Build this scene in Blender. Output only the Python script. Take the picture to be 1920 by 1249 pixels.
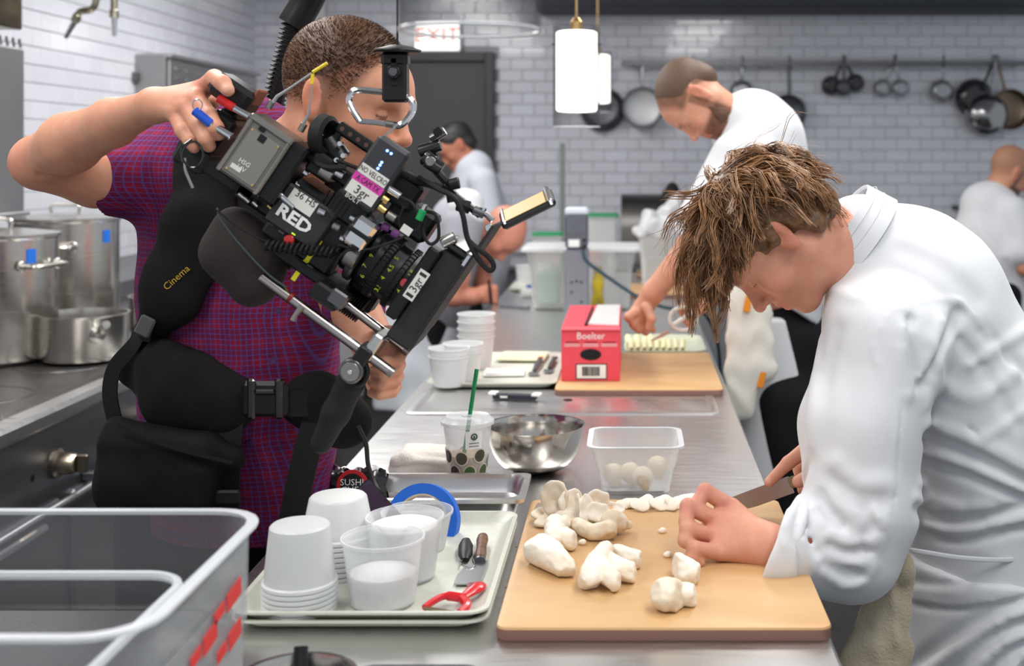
import bpy, math, random
import numpy as np
from mathutils import Vector, Matrix
random.seed(7); RNG = np.random.default_rng(7)
scene = bpy.context.scene
for o in list(bpy.data.objects): bpy.data.objects.remove(o)

# ------------------------------------------------------------------ camera
F, CX, CY, H = 2260.0, 1180.0, 290.0, 1.57     # focal length in px, principal point in px, eye height
cam_d = bpy.data.cameras.new('camera'); cam = bpy.data.objects.new('camera', cam_d)
scene.collection.objects.link(cam); scene.camera = cam
cam.location = (0, 0, H); cam.rotation_euler = (math.pi/2, 0, 0)
cam_d.sensor_width = 36; cam_d.lens = 36*F/1920
cam_d.shift_x = -(CX-960)/1920; cam_d.shift_y = -(624.5-CY)/1920
cam_d.clip_start = .05; cam_d.clip_end = 60
cam_d.dof.use_dof = True; cam_d.dof.focus_distance = 2.1; cam_d.dof.aperture_fstop = 3.8

# ------------------------------------------------------------------ world, lights, exposure
w = bpy.data.worlds.new('world'); scene.world = w; w.use_nodes = True
w.node_tree.nodes['Background'].inputs[0].default_value = (.86, .93, 1, 1)
w.node_tree.nodes['Background'].inputs[1].default_value = .46
vs = scene.view_settings
vs.view_transform = 'Standard'; vs.look = 'None'; vs.gamma = 1; vs.use_curve_mapping = False; vs.exposure = 0.27
def area(name, loc, sx, sy, power, col=(1, .98, .95)):
    l = bpy.data.lights.new(name, 'AREA'); l.shape = 'RECTANGLE'; l.size = sx; l.size_y = sy; l.energy = power; l.color = col
    o = bpy.data.objects.new(name, l); scene.collection.objects.link(o); o.location = loc
    return o
CEIL = 2.95
LIGHTS = [(-1.35,.7),(-1.35,2.4),(-1.35,4.1),(-1.35,5.8),(.75,.7),(.75,2.4),(.75,4.1)]
for x, y in LIGHTS: area('ceiling_lamp', (x, y, CEIL-.06), .55, 1.15, 25)

area('hood_fill_lamp', (-1.85, 5.0, 2.62), .3, 1.6, 13)  # unseen fill light added above the range to brighten left wall and pots

# ------------------------------------------------------------------ helpers: coordinates
def P(px, py, Y): return np.array([(px-CX)*Y/F, Y, H-(py-CY)*Y/F])
def on(px, py, z):                        # the point at height z seen at that place of the photograph
    Y = F*(H-z)/(py-CY); return np.array([(px-CX)*Y/F, Y, z])
def A3(v): return np.array(v, float)
def nrm(v): v = A3(v); return v/np.linalg.norm(v)
def C(r, g, b):
    f = lambda c: (c/255/12.92 if c/255 <= .04045 else ((c/255+.055)/1.055)**2.4)
    return (f(r), f(g), f(b), 1)
def Rz(a): c, s = math.cos(a), math.sin(a); return np.array([[c,-s,0],[s,c,0],[0,0,1]])
def Rx(a): c, s = math.cos(a), math.sin(a); return np.array([[1,0,0],[0,c,-s],[0,s,c]])
def Ry(a): c, s = math.cos(a), math.sin(a); return np.array([[c,0,s],[0,1,0],[-s,0,c]])
def frame(z, x=(1,0,0)):                  # rotation whose columns are x', y', z'
    z = nrm(z); x = A3(x); x = x-z*(x@z)
    if np.linalg.norm(x) < 1e-4: x = A3((0,1,0)); x = x-z*(x@z)
    x = nrm(x); return np.stack([x, np.cross(z, x), z], 1)

# ------------------------------------------------------------------ helpers: materials
MATS = {}
def mat(name, col=(.8,.8,.8,1), rough=.5, metal=0., bump=None, tint=None, coat=0., emit=0., clear=None, aniso=None,
        attr=False, trans=0., sheen=0., sss=0., spec=.5, clearcol=None, rnd=0.):
    if name in MATS: return MATS[name]
    m = bpy.data.materials.new(name); m.use_nodes = True; MATS[name] = m
    nt = m.node_tree; N = nt.nodes; L = nt.links; b = N['Principled BSDF']; out = N['Material Output']
    if len(col) == 3: col = (*col, 1)
    b.inputs['Base Color'].default_value = col; b.inputs['Roughness'].default_value = rough
    b.inputs['Metallic'].default_value = metal; b.inputs['Coat Weight'].default_value = coat
    b.inputs['Specular IOR Level'].default_value = spec
    if sheen: b.inputs['Sheen Weight'].default_value = sheen
    if sss:
        b.inputs['Subsurface Weight'].default_value = sss; b.inputs['Subsurface Radius'].default_value = (.012,.005,.003)
        b.inputs['Subsurface Scale'].default_value = 1.
    tc = N.new('ShaderNodeTexCoord')
    src = None
    if attr:
        a = N.new('ShaderNodeAttribute'); a.attribute_name = 'Col'; src = a.outputs['Color']; L.new(src, b.inputs['Base Color'])
    def noise(scale, detail=4., stretch=None):
        n = N.new('ShaderNodeTexNoise'); n.inputs['Scale'].default_value = scale; n.inputs['Detail'].default_value = detail
        if stretch:
            mp = N.new('ShaderNodeMapping'); mp.inputs['Scale'].default_value = stretch
            L.new(tc.outputs['Object'], mp.inputs[0]); L.new(mp.outputs[0], n.inputs['Vector'])
        else: L.new(tc.outputs['Object'], n.inputs['Vector'])
        return n
    if tint:                              # (scale, second colour, amount, stretch)
        n = noise(tint[0], 5., tint[3] if len(tint) > 3 else None)
        r = N.new('ShaderNodeMapRange'); r.inputs[1].default_value = .35; r.inputs[2].default_value = .65; r.inputs[4].default_value = tint[2]
        L.new(n.outputs[0], r.inputs[0])
        mx = N.new('ShaderNodeMix'); mx.data_type = 'RGBA'; L.new(r.outputs[0], mx.inputs[0])
        if src: L.new(src, mx.inputs[6])
        else: mx.inputs[6].default_value = col
        mx.inputs[7].default_value = tint[1]; src = mx.outputs[2]; L.new(src, b.inputs['Base Color'])
    if rnd:
        oi = N.new('ShaderNodeObjectInfo'); hv = N.new('ShaderNodeHueSaturation')
        r = N.new('ShaderNodeMapRange'); r.inputs[3].default_value = 1-rnd; r.inputs[4].default_value = 1+rnd
        L.new(oi.outputs['Random'], r.inputs[0]); L.new(r.outputs[0], hv.inputs['Value'])
        if src: L.new(src, hv.inputs['Color'])
        else: hv.inputs['Color'].default_value = col
        src = hv.outputs[0]; L.new(src, b.inputs['Base Color'])
    if bump:                              # (scale, strength, stretch)
        n = noise(bump[0], 6., bump[2] if len(bump) > 2 else None)
        bp = N.new('ShaderNodeBump'); bp.inputs['Strength'].default_value = bump[1]; bp.inputs['Distance'].default_value = .002
        L.new(n.outputs[0], bp.inputs['Height']); L.new(bp.outputs[0], b.inputs['Normal'])
    if aniso:                             # brushed steel: long streaks vary the roughness
        n = noise(aniso[0], 3., aniso[1])
        r = N.new('ShaderNodeMapRange'); r.inputs[3].default_value = rough*.75; r.inputs[4].default_value = rough*1.3
        L.new(n.outputs[0], r.inputs[0]); L.new(r.outputs[0], b.inputs['Roughness'])
    if trans: b.inputs['Transmission Weight'].default_value = trans
    if emit:
        b.inputs['Emission Color'].default_value = col; b.inputs['Emission Strength'].default_value = emit
    if clear is not None:                 # thin clear plastic or glass: (see-through amount facing, at grazing angle)
        t = N.new('ShaderNodeBsdfTransparent'); t.inputs[0].default_value = clearcol or (1,1,1,1)
        lw = N.new('ShaderNodeLayerWeight'); lw.inputs[0].default_value = .35
        r = N.new('ShaderNodeMapRange'); r.inputs[3].default_value = 1-clear[0]; r.inputs[4].default_value = 1-clear[1]
        L.new(lw.outputs['Facing'], r.inputs[0])
        mx = N.new('ShaderNodeMixShader'); L.new(r.outputs[0], mx.inputs[0]); L.new(t.outputs[0], mx.inputs[1]); L.new(b.outputs[0], mx.inputs[2])
        L.new(mx.outputs[0], out.inputs['Surface'])
    return m
def plaid():
    m = bpy.data.materials.new('plaid_cotton'); m.use_nodes = True; nt = m.node_tree; N = nt.nodes; L = nt.links; b = N['Principled BSDF']
    b.inputs['Roughness'].default_value = .85; b.inputs['Specular IOR Level'].default_value = .2
    tc = N.new('ShaderNodeTexCoord'); sp = N.new('ShaderNodeSeparateXYZ')
    wob = N.new('ShaderNodeTexNoise'); wob.inputs['Scale'].default_value = 5
    L.new(tc.outputs['Object'], wob.inputs['Vector'])
    wv = N.new('ShaderNodeVectorMath'); wv.operation = 'MULTIPLY_ADD'; wv.inputs[1].default_value = (.02,.02,.02)
    L.new(wob.outputs['Color'], wv.inputs[0]); L.new(tc.outputs['Object'], wv.inputs[2]); L.new(wv.outputs[0], sp.inputs[0])
    def mth(op, a, bb):
        n = N.new('ShaderNodeMath'); n.operation = op
        for i, v in enumerate((a, bb)):
            if isinstance(v, (int, float)): n.inputs[i].default_value = v
            else: L.new(v, n.inputs[i])
        return n.outputs[0]
    def stripe(v, pitch, width, off=0.):
        s = mth('FRACT', mth('ADD', mth('DIVIDE', v, pitch), off), 0); return mth('LESS_THAN', s, width)
    u = mth('ADD', sp.outputs[0], mth('MULTIPLY', sp.outputs[1], -.8)); z = sp.outputs[2]
    def mix(f, a, bcol):
        x = N.new('ShaderNodeMix'); x.data_type = 'RGBA'; L.new(f, x.inputs[0])
        if isinstance(a, tuple): x.inputs[6].default_value = a
        else: L.new(a, x.inputs[6])
        x.inputs[7].default_value = bcol; return x.outputs[2]
    red, blue, pur = C(138,24,52), C(80,74,142), C(96,26,70)
    def h(x): return mth('MULTIPLY', x, .55)
    c = mix(h(stripe(u,.034,.5)), red, pur); c = mix(h(stripe(z,.034,.5,.3)), c, pur)
    c = mix(mth('MULTIPLY', stripe(u,.0092,.24), .55), c, blue); c = mix(mth('MULTIPLY', stripe(z,.0092,.24), .55), c, blue)
    L.new(c, b.inputs['Base Color'])
    n = N.new('ShaderNodeTexNoise'); n.inputs['Scale'].default_value = 30; bp = N.new('ShaderNodeBump'); bp.inputs['Strength'].default_value = .35; bp.inputs['Distance'].default_value = .004
    L.new(tc.outputs['Object'], n.inputs['Vector']); L.new(n.outputs[0], bp.inputs['Height']); L.new(bp.outputs[0], b.inputs['Normal'])
    MATS['plaid'] = m; return m
plaid()
steel   = mat('brushed_steel', (.74,.74,.74,1), .30, 1, aniso=(3., (4,30,30)), tint=(3., (.66,.655,.64,1), .6))
steelx  = mat('brushed_steel_panel', (.50,.50,.51,1), .38, 1, aniso=(6., (40,40,1)))
potst   = mat('pot_steel', (.62,.60,.57,1), .24, 1, aniso=(5., (1,1,30)), tint=(4., (.42,.40,.36,1), .5))
bowlst  = mat('bowl_steel', (.60,.57,.53,1), .16, 1, tint=(5.,(.45,.42,.38,1),.5))
chrome  = mat('chrome', (.8,.8,.82,1), .12, 1)
dsteel  = mat('dark_steel', (.16,.16,.17,1), .35, 1)
blk     = mat('black_plastic', (.008,.008,.009,1), .42, spec=.35)
blkm    = mat('black_metal', (.010,.010,.011,1), .36, .2, bump=(300., .08), spec=.4)
blkg    = mat('black_gloss', (.01,.01,.012,1), .12, coat=.4)
rubber  = mat('black_rubber', (.010,.010,.010,1), .65, spec=.3)
fabric  = mat('black_nylon', (.0065,.0055,.0055,1), .8, bump=(420., .5), spec=.25)
web     = mat('black_webbing', (.011,.010,.010,1), .7, bump=(900., .6), spec=.3)
white   = mat('white_print', (.8,.8,.78,1), .6)
cup     = mat('frosted_plastic', (.80,.82,.82,1), .34, clear=(.36,.12))
cupc    = mat('clear_deli_plastic', (.8,.82,.84,1), .2, clear=(.72,.3))
clearp  = mat('clear_polycarbonate', (.42,.44,.46,1), .12, clear=(.93,.5))
clearrim= mat('clear_rim', (.72,.75,.79,1), .12, clear=(.45,.15))
glass   = mat('lamp_glass', (.02,.022,.024,1), .04, clear=(.94,.55))

# ------------------------------------------------------------------ helpers: shapes -> (verts, faces)
def join(parts):
    V = []; Fc = []; k = 0
    for v, f in parts:
        V.append(np.asarray(v, float).reshape(-1,3)); Fc += [tuple(i+k for i in q) for q in f]; k += len(V[-1])
    return np.concatenate(V), Fc
def xf(vf, R=None, t=(0,0,0), s=1.):
    v = np.asarray(vf[0], float)*s
    if R is not None: v = v @ np.asarray(R).T
    return v+A3(t), vf[1]
def box(c, size, R=None, bev=0.):
    hx, hy, hz = A3(size)/2
    if bev <= 0:
        v = [(x*hx,y*hy,z*hz) for x in (-1,1) for y in (-1,1) for z in (-1,1)]
        f = [(0,1,3,2),(4,6,7,5),(0,4,5,1),(2,3,7,6),(0,2,6,4),(1,5,7,3)]
        return xf((v, f), R, c)
    bev = min(bev, .49*min(size)); V = []; idx = {}
    for x in (-1,1):
        for y in (-1,1):
            for z in (-1,1):
                for a in range(3):
                    p = [x*(hx-bev), y*(hy-bev), z*(hz-bev)]; p[a] = (x,y,z)[a]*(hx,hy,hz)[a]
                    idx[x,y,z,a] = len(V); V.append(p)
    f = []
    def face(l):
        cen = np.mean([V[i] for i in l], 0); n = np.cross(A3(V[l[1]])-V[l[0]], A3(V[l[2]])-V[l[1]])
        f.append(tuple(l) if n@cen > 0 else tuple(l[::-1]))
    for a in range(3):
        b_, c_ = (a+1)%3, (a+2)%3
        for s in (-1,1):
            l = []
            for p, q in ((-1,-1),(1,-1),(1,1),(-1,1)):
                k = [0,0,0]; k[a] = s; k[b_] = p; k[c_] = q; l.append(idx[(*k, a)])
            face(l)
        for p in (-1,1):
            for q in (-1,1):
                k0 = [0,0,0]; k0[b_] = p; k0[c_] = q; k1 = list(k0); k0[a] = -1; k1[a] = 1
                face([idx[(*k0,b_)], idx[(*k1,b_)], idx[(*k1,c_)], idx[(*k0,c_)]])
    for x in (-1,1):
        for y in (-1,1):
            for z in (-1,1): face([idx[x,y,z,0], idx[x,y,z,1], idx[x,y,z,2]])
    return xf((V, f), R, c)
def loft(loops, cap0=True, cap1=True, closed=True):
    n = len(loops[0]); V = np.concatenate([np.asarray(l, float) for l in loops]); f = []
    m = n if closed else n-1
    for i in range(len(loops)-1):
        for j in range(m):
            a = i*n+j; b = i*n+(j+1)%n; f.append((a, b, b+n, a+n))
    if cap0: f.append(tuple(range(n))[::-1])
    if cap1: f.append(tuple(range((len(loops)-1)*n, len(loops)*n)))
    return V, f
def lathe(prof, n=32, c=(0,0,0), R=None, cap0=False, cap1=False):
    loops = []
    for r, z in prof:
        r = max(r, 1e-5)
        loops.append([(r*math.cos(2*math.pi*k/n), r*math.sin(2*math.pi*k/n), z) for k in range(n)])
    return xf(loft(loops, cap0, cap1), R, c)
def cyl(a, b, r, n=20, r2=None):
    a, b = A3(a), A3(b); L_ = np.linalg.norm(b-a); r2 = r if r2 is None else r2
    e = min(.12*min(r,r2), .2*L_)
    return lathe([(r-e,0),(r,e),(r2,L_-e),(r2-e,L_)], n, a, frame(b-a), True, True)
def ball(c, r, n=16, m=10, R=None):
    r = A3(r)*np.ones(3)
    v, f = lathe([(math.sin(math.pi*i/m), -math.cos(math.pi*i/m)) for i in range(m+1)], n)
    return xf((v*r, f), R, c)
def spline(pts, k=6):
    p = [A3(q) for q in pts]; p = [2*p[0]-p[1]]+p+[2*p[-1]-p[-2]]; out = []
    for i in range(1, len(p)-2):
        for j in range(k):
            t = j/k; a,b,c,d = p[i-1],p[i],p[i+1],p[i+2]
            out.append(.5*((2*b)+(c-a)*t+(2*a-5*b+4*c-d)*t*t+(3*b-a-3*c+d)*t**3))
    out.append(p[-2]); return out
def tube(pts, r, n=8, closed=False, flat=None):
    pts = [A3(p) for p in pts]; m = len(pts); rs = r if hasattr(r, '__len__') else [r]*m
    loops = []; up = None
    for i in range(m):
        if closed: t = pts[(i+1)%m]-pts[i-1]
        else: t = pts[min(i+1,m-1)]-pts[max(i-1,0)]
        t = nrm(t)
        if up is None: up = A3((0,0,1)) if abs(t[2]) < .9 else A3((0,1,0))
        if flat is not None: up = A3(flat[0])
        x = nrm(np.cross(t, up)); y = np.cross(x, t)
        if flat is None: up = y
        k = 1. if flat is None else flat[1]
        loops.append([pts[i]+rs[i]*(math.cos(2*math.pi*j/n)*x+k*math.sin(2*math.pi*j/n)*y) for j in range(n)])
    if closed: loops.append(loops[0])
    return loft(loops, not closed, not closed)
def strap(pts, width, wdir, th=.003):     # flat band along a path; wdir = direction across the band
    pts = [A3(p) for p in pts]; loops = []
    for i, p in enumerate(pts):
        t = nrm(pts[min(i+1,len(pts)-1)]-pts[max(i-1,0)]); wd = A3(wdir[i] if np.ndim(wdir) > 1 else wdir)
        wd = nrm(wd-t*(wd@t)); n_ = np.cross(t, wd); a = wd*width/2; b = n_*th/2
        loops.append([p-a-b, p+a-b, p+a+b, p-a+b])
    return loft(loops)
def rrect(w, h, r, z=0., c=(0,0), k=5):
    out = []
    for cx, cy, a0 in ((w/2-r,h/2-r,0),(-w/2+r,h/2-r,90),(-w/2+r,-h/2+r,180),(w/2-r,-h/2+r,270)):
        for i in range(k+1):
            a = math.radians(a0+90*i/k); out.append((c[0]+cx+r*math.cos(a), c[1]+cy+r*math.sin(a), z))
    return out
def prism(poly, z0, z1, R=None, t=(0,0,0)):
    return xf(loft([[(x,y,z0) for x,y in poly], [(x,y,z1) for x,y in poly]]), R, t)
def plate(poly3, th, n):                  # polygon in space given a thickness along n
    n = nrm(n)*th; return loft([[A3(p) for p in poly3], [A3(p)+n for p in poly3]])

# ------------------------------------------------------------------ helpers: objects
ORI = {}
def tag(o, label=None, cat=None, group=None, kind=None):
    if label: o['label'] = label
    if cat: o['category'] = cat
    if group: o['group'] = group
    if kind: o['kind'] = kind
    return o
def empty(name, loc, label=None, cat=None, group=None, kind=None):
    o = bpy.data.objects.new(name, None); scene.collection.objects.link(o); o.location = loc; o.empty_display_size = .05
    ORI[o] = A3(loc); return tag(o, label, cat, group, kind)
def mesh_from(name, vf, m, smooth=35, col=None):
    me = bpy.data.meshes.new(name); v, f = vf; v = np.asarray(v, float)
    if isinstance(f, np.ndarray):
        me.vertices.add(len(v)); me.vertices.foreach_set('co', v.astype(np.float32).ravel())
        me.loops.add(f.size); me.polygons.add(len(f)); k = f.shape[1]
        me.polygons.foreach_set('loop_start', np.arange(0, f.size, k, dtype=np.int32))
        me.loops.foreach_set('vertex_index', f.astype(np.int32).ravel()); me.update(calc_edges=True)
    else: me.from_pydata(v.tolist(), [], f); me.update()
    if smooth:
        me.polygons.foreach_set('use_smooth', np.ones(len(me.polygons), bool))
        if smooth < 180: me.set_sharp_from_angle(angle=math.radians(smooth))
    if col is not None:
        a = me.color_attributes.new('Col', 'FLOAT_COLOR', 'POINT'); c4 = np.ones((len(v),4), np.float32); c4[:,:3] = col
        a.data.foreach_set('color', c4.ravel())
    me.materials.append(m); return me
def obj(name, vf, m, parent=None, label=None, cat=None, group=None, kind=None, smooth=35, col=None, origin=None):
    if isinstance(vf, list): vf = join(vf)
    v = np.asarray(vf[0], float)
    o_ = A3(origin) if origin is not None else np.append((v[:,:2].min(0)+v[:,:2].max(0))/2, v[:,2].min())
    o = bpy.data.objects.new(name, mesh_from(name, (v-o_, vf[1]), m, smooth, col)); scene.collection.objects.link(o)
    o.location = o_
    if parent is not None: o.parent = parent; o.location = o_-ORI[parent]
    ORI[o] = o_; return tag(o, label, cat, group, kind)
def dup(o, delta, parent=None, label=None, rot=None):
    c = o.copy(); scene.collection.objects.link(c)
    if parent is None: c.location = A3(o.location)+A3(delta); ORI[c] = ORI[o]+A3(delta)
    else: c.parent = parent; ORI[c] = ORI[o]
    if rot is not None: c.rotation_euler = rot
    if label: c['label'] = label
    for ch in list(o.children): dup(ch, (0,0,0), c)
    return c
def text(s, size, m, c, xd, yd, parent, name='lettering', lift=.0004, sx=1., shear=0., bold=0.):
    cu = bpy.data.curves.new('t', 'FONT'); cu.body = s; cu.size = size; cu.align_x = 'CENTER'; cu.align_y = 'CENTER'; cu.extrude = lift/2; cu.resolution_u = 2; cu.shear = shear; cu.offset = bold*size
    t = bpy.data.objects.new('t', cu); scene.collection.objects.link(t); bpy.context.view_layer.update()
    me = bpy.data.meshes.new_from_object(t.evaluated_get(bpy.context.evaluated_depsgraph_get()))
    n = len(me.vertices); co = np.zeros(n*3, np.float32); me.vertices.foreach_get('co', co); co = co.reshape(-1,3)
    xd, yd = nrm(xd), nrm(yd); zd = np.cross(xd, yd)
    v = A3(c)+co[:,:1]*sx*xd+co[:,1:2]*yd+(co[:,2:3]+lift/2)*zd
    fs = [tuple(p.vertices) for p in me.polygons]
    bpy.data.objects.remove(t); bpy.data.curves.remove(cu); bpy.data.meshes.remove(me)
    return obj(name, (v, fs), m, parent, smooth=0)

# ------------------------------------------------------------------ helpers: blended solids (signed distance -> one continuous quad surface)
def cap(a, b, r1, r2=None, k=.01, op='u', flat=None):
    return dict(t='cap', a=A3(a), b=A3(b), r1=r1, r2=r1 if r2 is None else r2, k=k, op=op, flat=flat)
def ell(c, r, R=None, k=.01, op='u'): return dict(t='ell', c=A3(c), r=A3(r)*np.ones(3), R=np.eye(3) if R is None else A3(R), k=k, op=op)
def rbx(c, h, rd=.005, R=None, k=.005, op='u'): return dict(t='rbx', c=A3(c), h=A3(h), rd=rd, R=np.eye(3) if R is None else A3(R), k=k, op=op)
def fold(pts, w_, amp): return dict(t='fold', p=[A3(q) for q in pts], w=w_, amp=amp, op='f', k=0)
def cut(p, n, k=.004): return dict(t='cut', p=A3(p), n=nrm(n), op='i', k=k)
def wob(freq, amp, ph=0.): return dict(t='wob', f=freq, amp=amp, ph=ph, op='f', k=0)
def chain(pts, rs, k=.01, flat=None, op='u'):
    return [cap(pts[i], pts[i+1], rs[i], rs[i+1], k, op, flat) for i in range(len(pts)-1)]
def place(prims, R, t, s=1.):
    out = []; R = A3(R); t = A3(t)
    for q in prims:
        q = dict(q)
        for key in ('a','b','c'):
            if key in q: q[key] = R@(q[key]*s)+t
        for key in ('r1','r2','k','w','amp','rd'):
            if key in q: q[key] = q[key]*s
        if q['t'] == 'ell': q['r'] = q['r']*s; q['R'] = R@q['R']
        if q['t'] == 'rbx': q['h'] = q['h']*s; q['R'] = R@q['R']
        if q.get('flat') is not None: q['flat'] = (R@A3(q['flat'][0]), q['flat'][1])
        if q['t'] == 'fold': q['p'] = [R@(u*s)+t for u in q['p']]
        if q['t'] == 'cut': q['p'] = R@(q['p']*s)+t; q['n'] = R@q['n']
        out.append(q)
    return out
def bsph(q):
    if q['t'] == 'cap':
        r = max(q['r1'],q['r2']); r *= max(1., q['flat'][1]) if q['flat'] is not None else 1.
        return (q['a']+q['b'])/2, np.linalg.norm(q['a']-q['b'])/2+r
    if q['t'] == 'ell': return q['c'], q['r'].max()
    if q['t'] == 'rbx': return q['c'], np.linalg.norm(q['h'])
    if q['t'] == 'fold':
        p = np.array(q['p']); c = (p.min(0)+p.max(0))/2; return c, np.linalg.norm(p-c, axis=1).max()+2.5*q['w']
    return None
def dseg(p, a, b):
    ba = b-a; t = np.clip(((p-a)@ba)/max(ba@ba,1e-12), 0, 1); return p-a-t[:,None]*ba, t
def prim(q, p):
    if q['t'] == 'cap':
        v, t = dseg(p, q['a'], q['b']); s = 1.
        if q['flat'] is not None:
            n, fc = q['flat']; n = nrm(n); v = v+((1/fc-1)*(v@n))[:,None]*n; s = min(1., fc)
        return (np.sqrt((v*v).sum(1))-(q['r1']+(q['r2']-q['r1'])*t))*s
    if q['t'] == 'ell':
        v = (p-q['c'])@q['R']; k0 = np.sqrt(((v/q['r'])**2).sum(1)); k1 = np.sqrt(((v/q['r']**2)**2).sum(1))+1e-9
        return k0*(k0-1)/k1
    if q['t'] == 'rbx':
        v = np.abs((p-q['c'])@q['R'])-(q['h']-q['rd'])
        return np.sqrt((np.maximum(v,0)**2).sum(1))+np.minimum(v.max(1),0)-q['rd']
def evaluate(prims, p, marg):
    d = np.full(len(p), 1.0)
    for q in prims:
        if q['t'] == 'cut':
            e = (p-q['p'])@q['n']; k = q['k']; h = np.clip(.5-.5*(e-d)/k, 0, 1); d = e*(1-h)+d*h+k*h*(1-h); continue
        if q['t'] == 'wob':
            f = q['f']; a = p*f+q['ph']
            d = d-q['amp']*(np.sin(a[:,0]+1.3*np.sin(a[:,2]))*np.sin(a[:,1]*1.1+.7*a[:,0])*.6+np.sin(a[:,2]*1.7+a[:,1]+np.sin(a[:,0]*1.9))*.5); continue
        c, r = bsph(q); sel = np.nonzero(((p-c)**2).sum(1) < (r+marg+q['k'])**2)[0]
        if not len(sel): continue
        ps = p[sel]; ds = d[sel]
        if q['t'] == 'fold':
            m = None
            for i in range(len(q['p'])-1):
                v, _ = dseg(ps, q['p'][i], q['p'][i+1]); e = (v*v).sum(1); m = e if m is None else np.minimum(m, e)
            d[sel] = ds-q['amp']*np.exp(-m/q['w']**2); continue
        e = prim(q, ps); k = max(q['k'], 1e-6)
        if q['op'] == 'u':
            h = np.clip(.5+.5*(ds-e)/k, 0, 1); d[sel] = ds*(1-h)+e*h-k*h*(1-h)
        elif q['op'] == 's':
            e = -e; h = np.clip(.5-.5*(e-ds)/k, 0, 1); d[sel] = e*(1-h)+ds*h+k*h*(1-h)
    return d
def solid(prims, res, box_=None):
    lo = np.full(3, 1e9); hi = -lo
    for q in prims:
        if q['op'] == 'u':
            if q['t'] == 'cap':
                r = max(q['r1'],q['r2'])*(max(1., q['flat'][1]) if q['flat'] is not None else 1.)
                lo = np.minimum(lo, np.minimum(q['a'],q['b'])-r); hi = np.maximum(hi, np.maximum(q['a'],q['b'])+r)
            else:
                c, r = bsph(q); lo = np.minimum(lo, c-r); hi = np.maximum(hi, c+r)
    lo -= .012+2*res; hi += .012+2*res
    if box_ is not None: lo = np.maximum(lo, A3(box_[0])); hi = np.minimum(hi, A3(box_[1]))
    B = 6; nb = np.maximum(1, np.ceil((hi-lo)/(B*res)).astype(int)); n = nb*B
    gi = np.stack(np.meshgrid(*[np.arange(k) for k in nb], indexing='ij'), -1).reshape(-1,3)
    half = B*res*.87
    dc = evaluate(prims, lo+(gi*B+(B-1)/2)*res, half*4)
    act = np.abs(dc) < half*2.3
    D = np.where(dc < 0, -1., 1.).astype(np.float32).reshape(nb)
    D = np.repeat(np.repeat(np.repeat(D, B, 0), B, 1), B, 2)
    loc = np.stack(np.meshgrid(*[np.arange(B)]*3, indexing='ij'), -1).reshape(-1,3)
    ga = gi[act]
    for s in range(0, len(ga), 3000):
        idx = (ga[s:s+3000,None,:]*B+loc[None]).reshape(-1,3)
        D[idx[:,0],idx[:,1],idx[:,2]] = evaluate(prims, lo+idx*res, .02)
    ins = (D < 0).astype(np.int8)
    S = np.zeros(np.array(D.shape)-1, np.int8); off = [(i,j,k) for i in (0,1) for j in (0,1) for k in (0,1)]
    sh = D.shape
    for i,j,k in off: S += ins[i:sh[0]-1+i, j:sh[1]-1+j, k:sh[2]-1+k]
    cells = np.argwhere((S > 0) & (S < 8))
    vals = np.stack([D[cells[:,0]+i, cells[:,1]+j, cells[:,2]+k] for i,j,k in off], 1)
    acc = np.zeros((len(cells),3)); cnt = np.zeros(len(cells)); o3 = np.array(off, float)
    for a in range(8):
        for b in range(a+1, 8):
            if abs(o3[a]-o3[b]).sum() == 1:
                va, vb = vals[:,a], vals[:,b]; m = (va < 0) != (vb < 0); t = np.where(m, va/np.where(m, va-vb, 1), 0)
                acc += np.where(m[:,None], o3[a]+t[:,None]*(o3[b]-o3[a]), 0); cnt += m
    V = lo+(cells+acc/cnt[:,None])*res
    vid = np.full(S.shape, -1, np.int32); vid[cells[:,0],cells[:,1],cells[:,2]] = np.arange(len(cells))
    faces = []
    for ax in range(3):
        u, v = (ax+1)%3, (ax+2)%3
        a = np.take(ins, range(0, sh[ax]-1), ax); b = np.take(ins, range(1, sh[ax]), ax)
        e = np.argwhere(a != b); e = e[(e[:,u] > 0) & (e[:,v] > 0) & (e[:,u] < sh[u]-1) & (e[:,v] < sh[v]-1)]
        flip = ins[e[:,0],e[:,1],e[:,2]] == 0
        q = []
        for du, dv in ((0,0),(-1,0),(-1,-1),(0,-1)):
            c = e.copy(); c[:,u] += du; c[:,v] += dv; q.append(vid[c[:,0],c[:,1],c[:,2]])
        q = np.stack(q, 1); q[flip] = q[flip][:, ::-1]; faces.append(q)
    Q = np.concatenate(faces); Q = Q[(Q >= 0).all(1)]
    return V, Q
def drape(prims, lines, y0=1.6, y1=2.6, n=160):     # creases and ridges laid onto a surface: (list of (px,py), width, height)
    out = []; Ys = np.linspace(y0, y1, n)
    for pts, w_, amp in lines:
        dense = spline([(x,y,0) for x,y in pts], 5) if len(pts) > 2 else [A3((*pts[0],0))*(1-t)+A3((*pts[1],0))*t for t in np.linspace(0,1,6)]
        hit = []
        for q in dense:
            ray = np.stack([(q[0]-CX)*Ys/F, Ys, H-(q[1]-CY)*Ys/F], 1); d = evaluate(prims, ray, .05); i = np.nonzero(d < 0)[0]
            if len(i): hit.append(ray[i[0]])
        if len(hit) > 1: out.append(fold(hit, w_, amp))
    return out
def smooth_mesh(V, Q, it=2):
    e = np.concatenate([Q[:,[0,1]],Q[:,[1,2]],Q[:,[2,3]],Q[:,[3,0]]]); e = np.concatenate([e, e[:,::-1]])
    for _ in range(it):
        s = np.zeros_like(V); c = np.zeros(len(V)); np.add.at(s, e[:,0], V[e[:,1]]); np.add.at(c, e[:,0], 1)
        V = V*.5+.5*s/np.maximum(c,1)[:,None]
    return V
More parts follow.
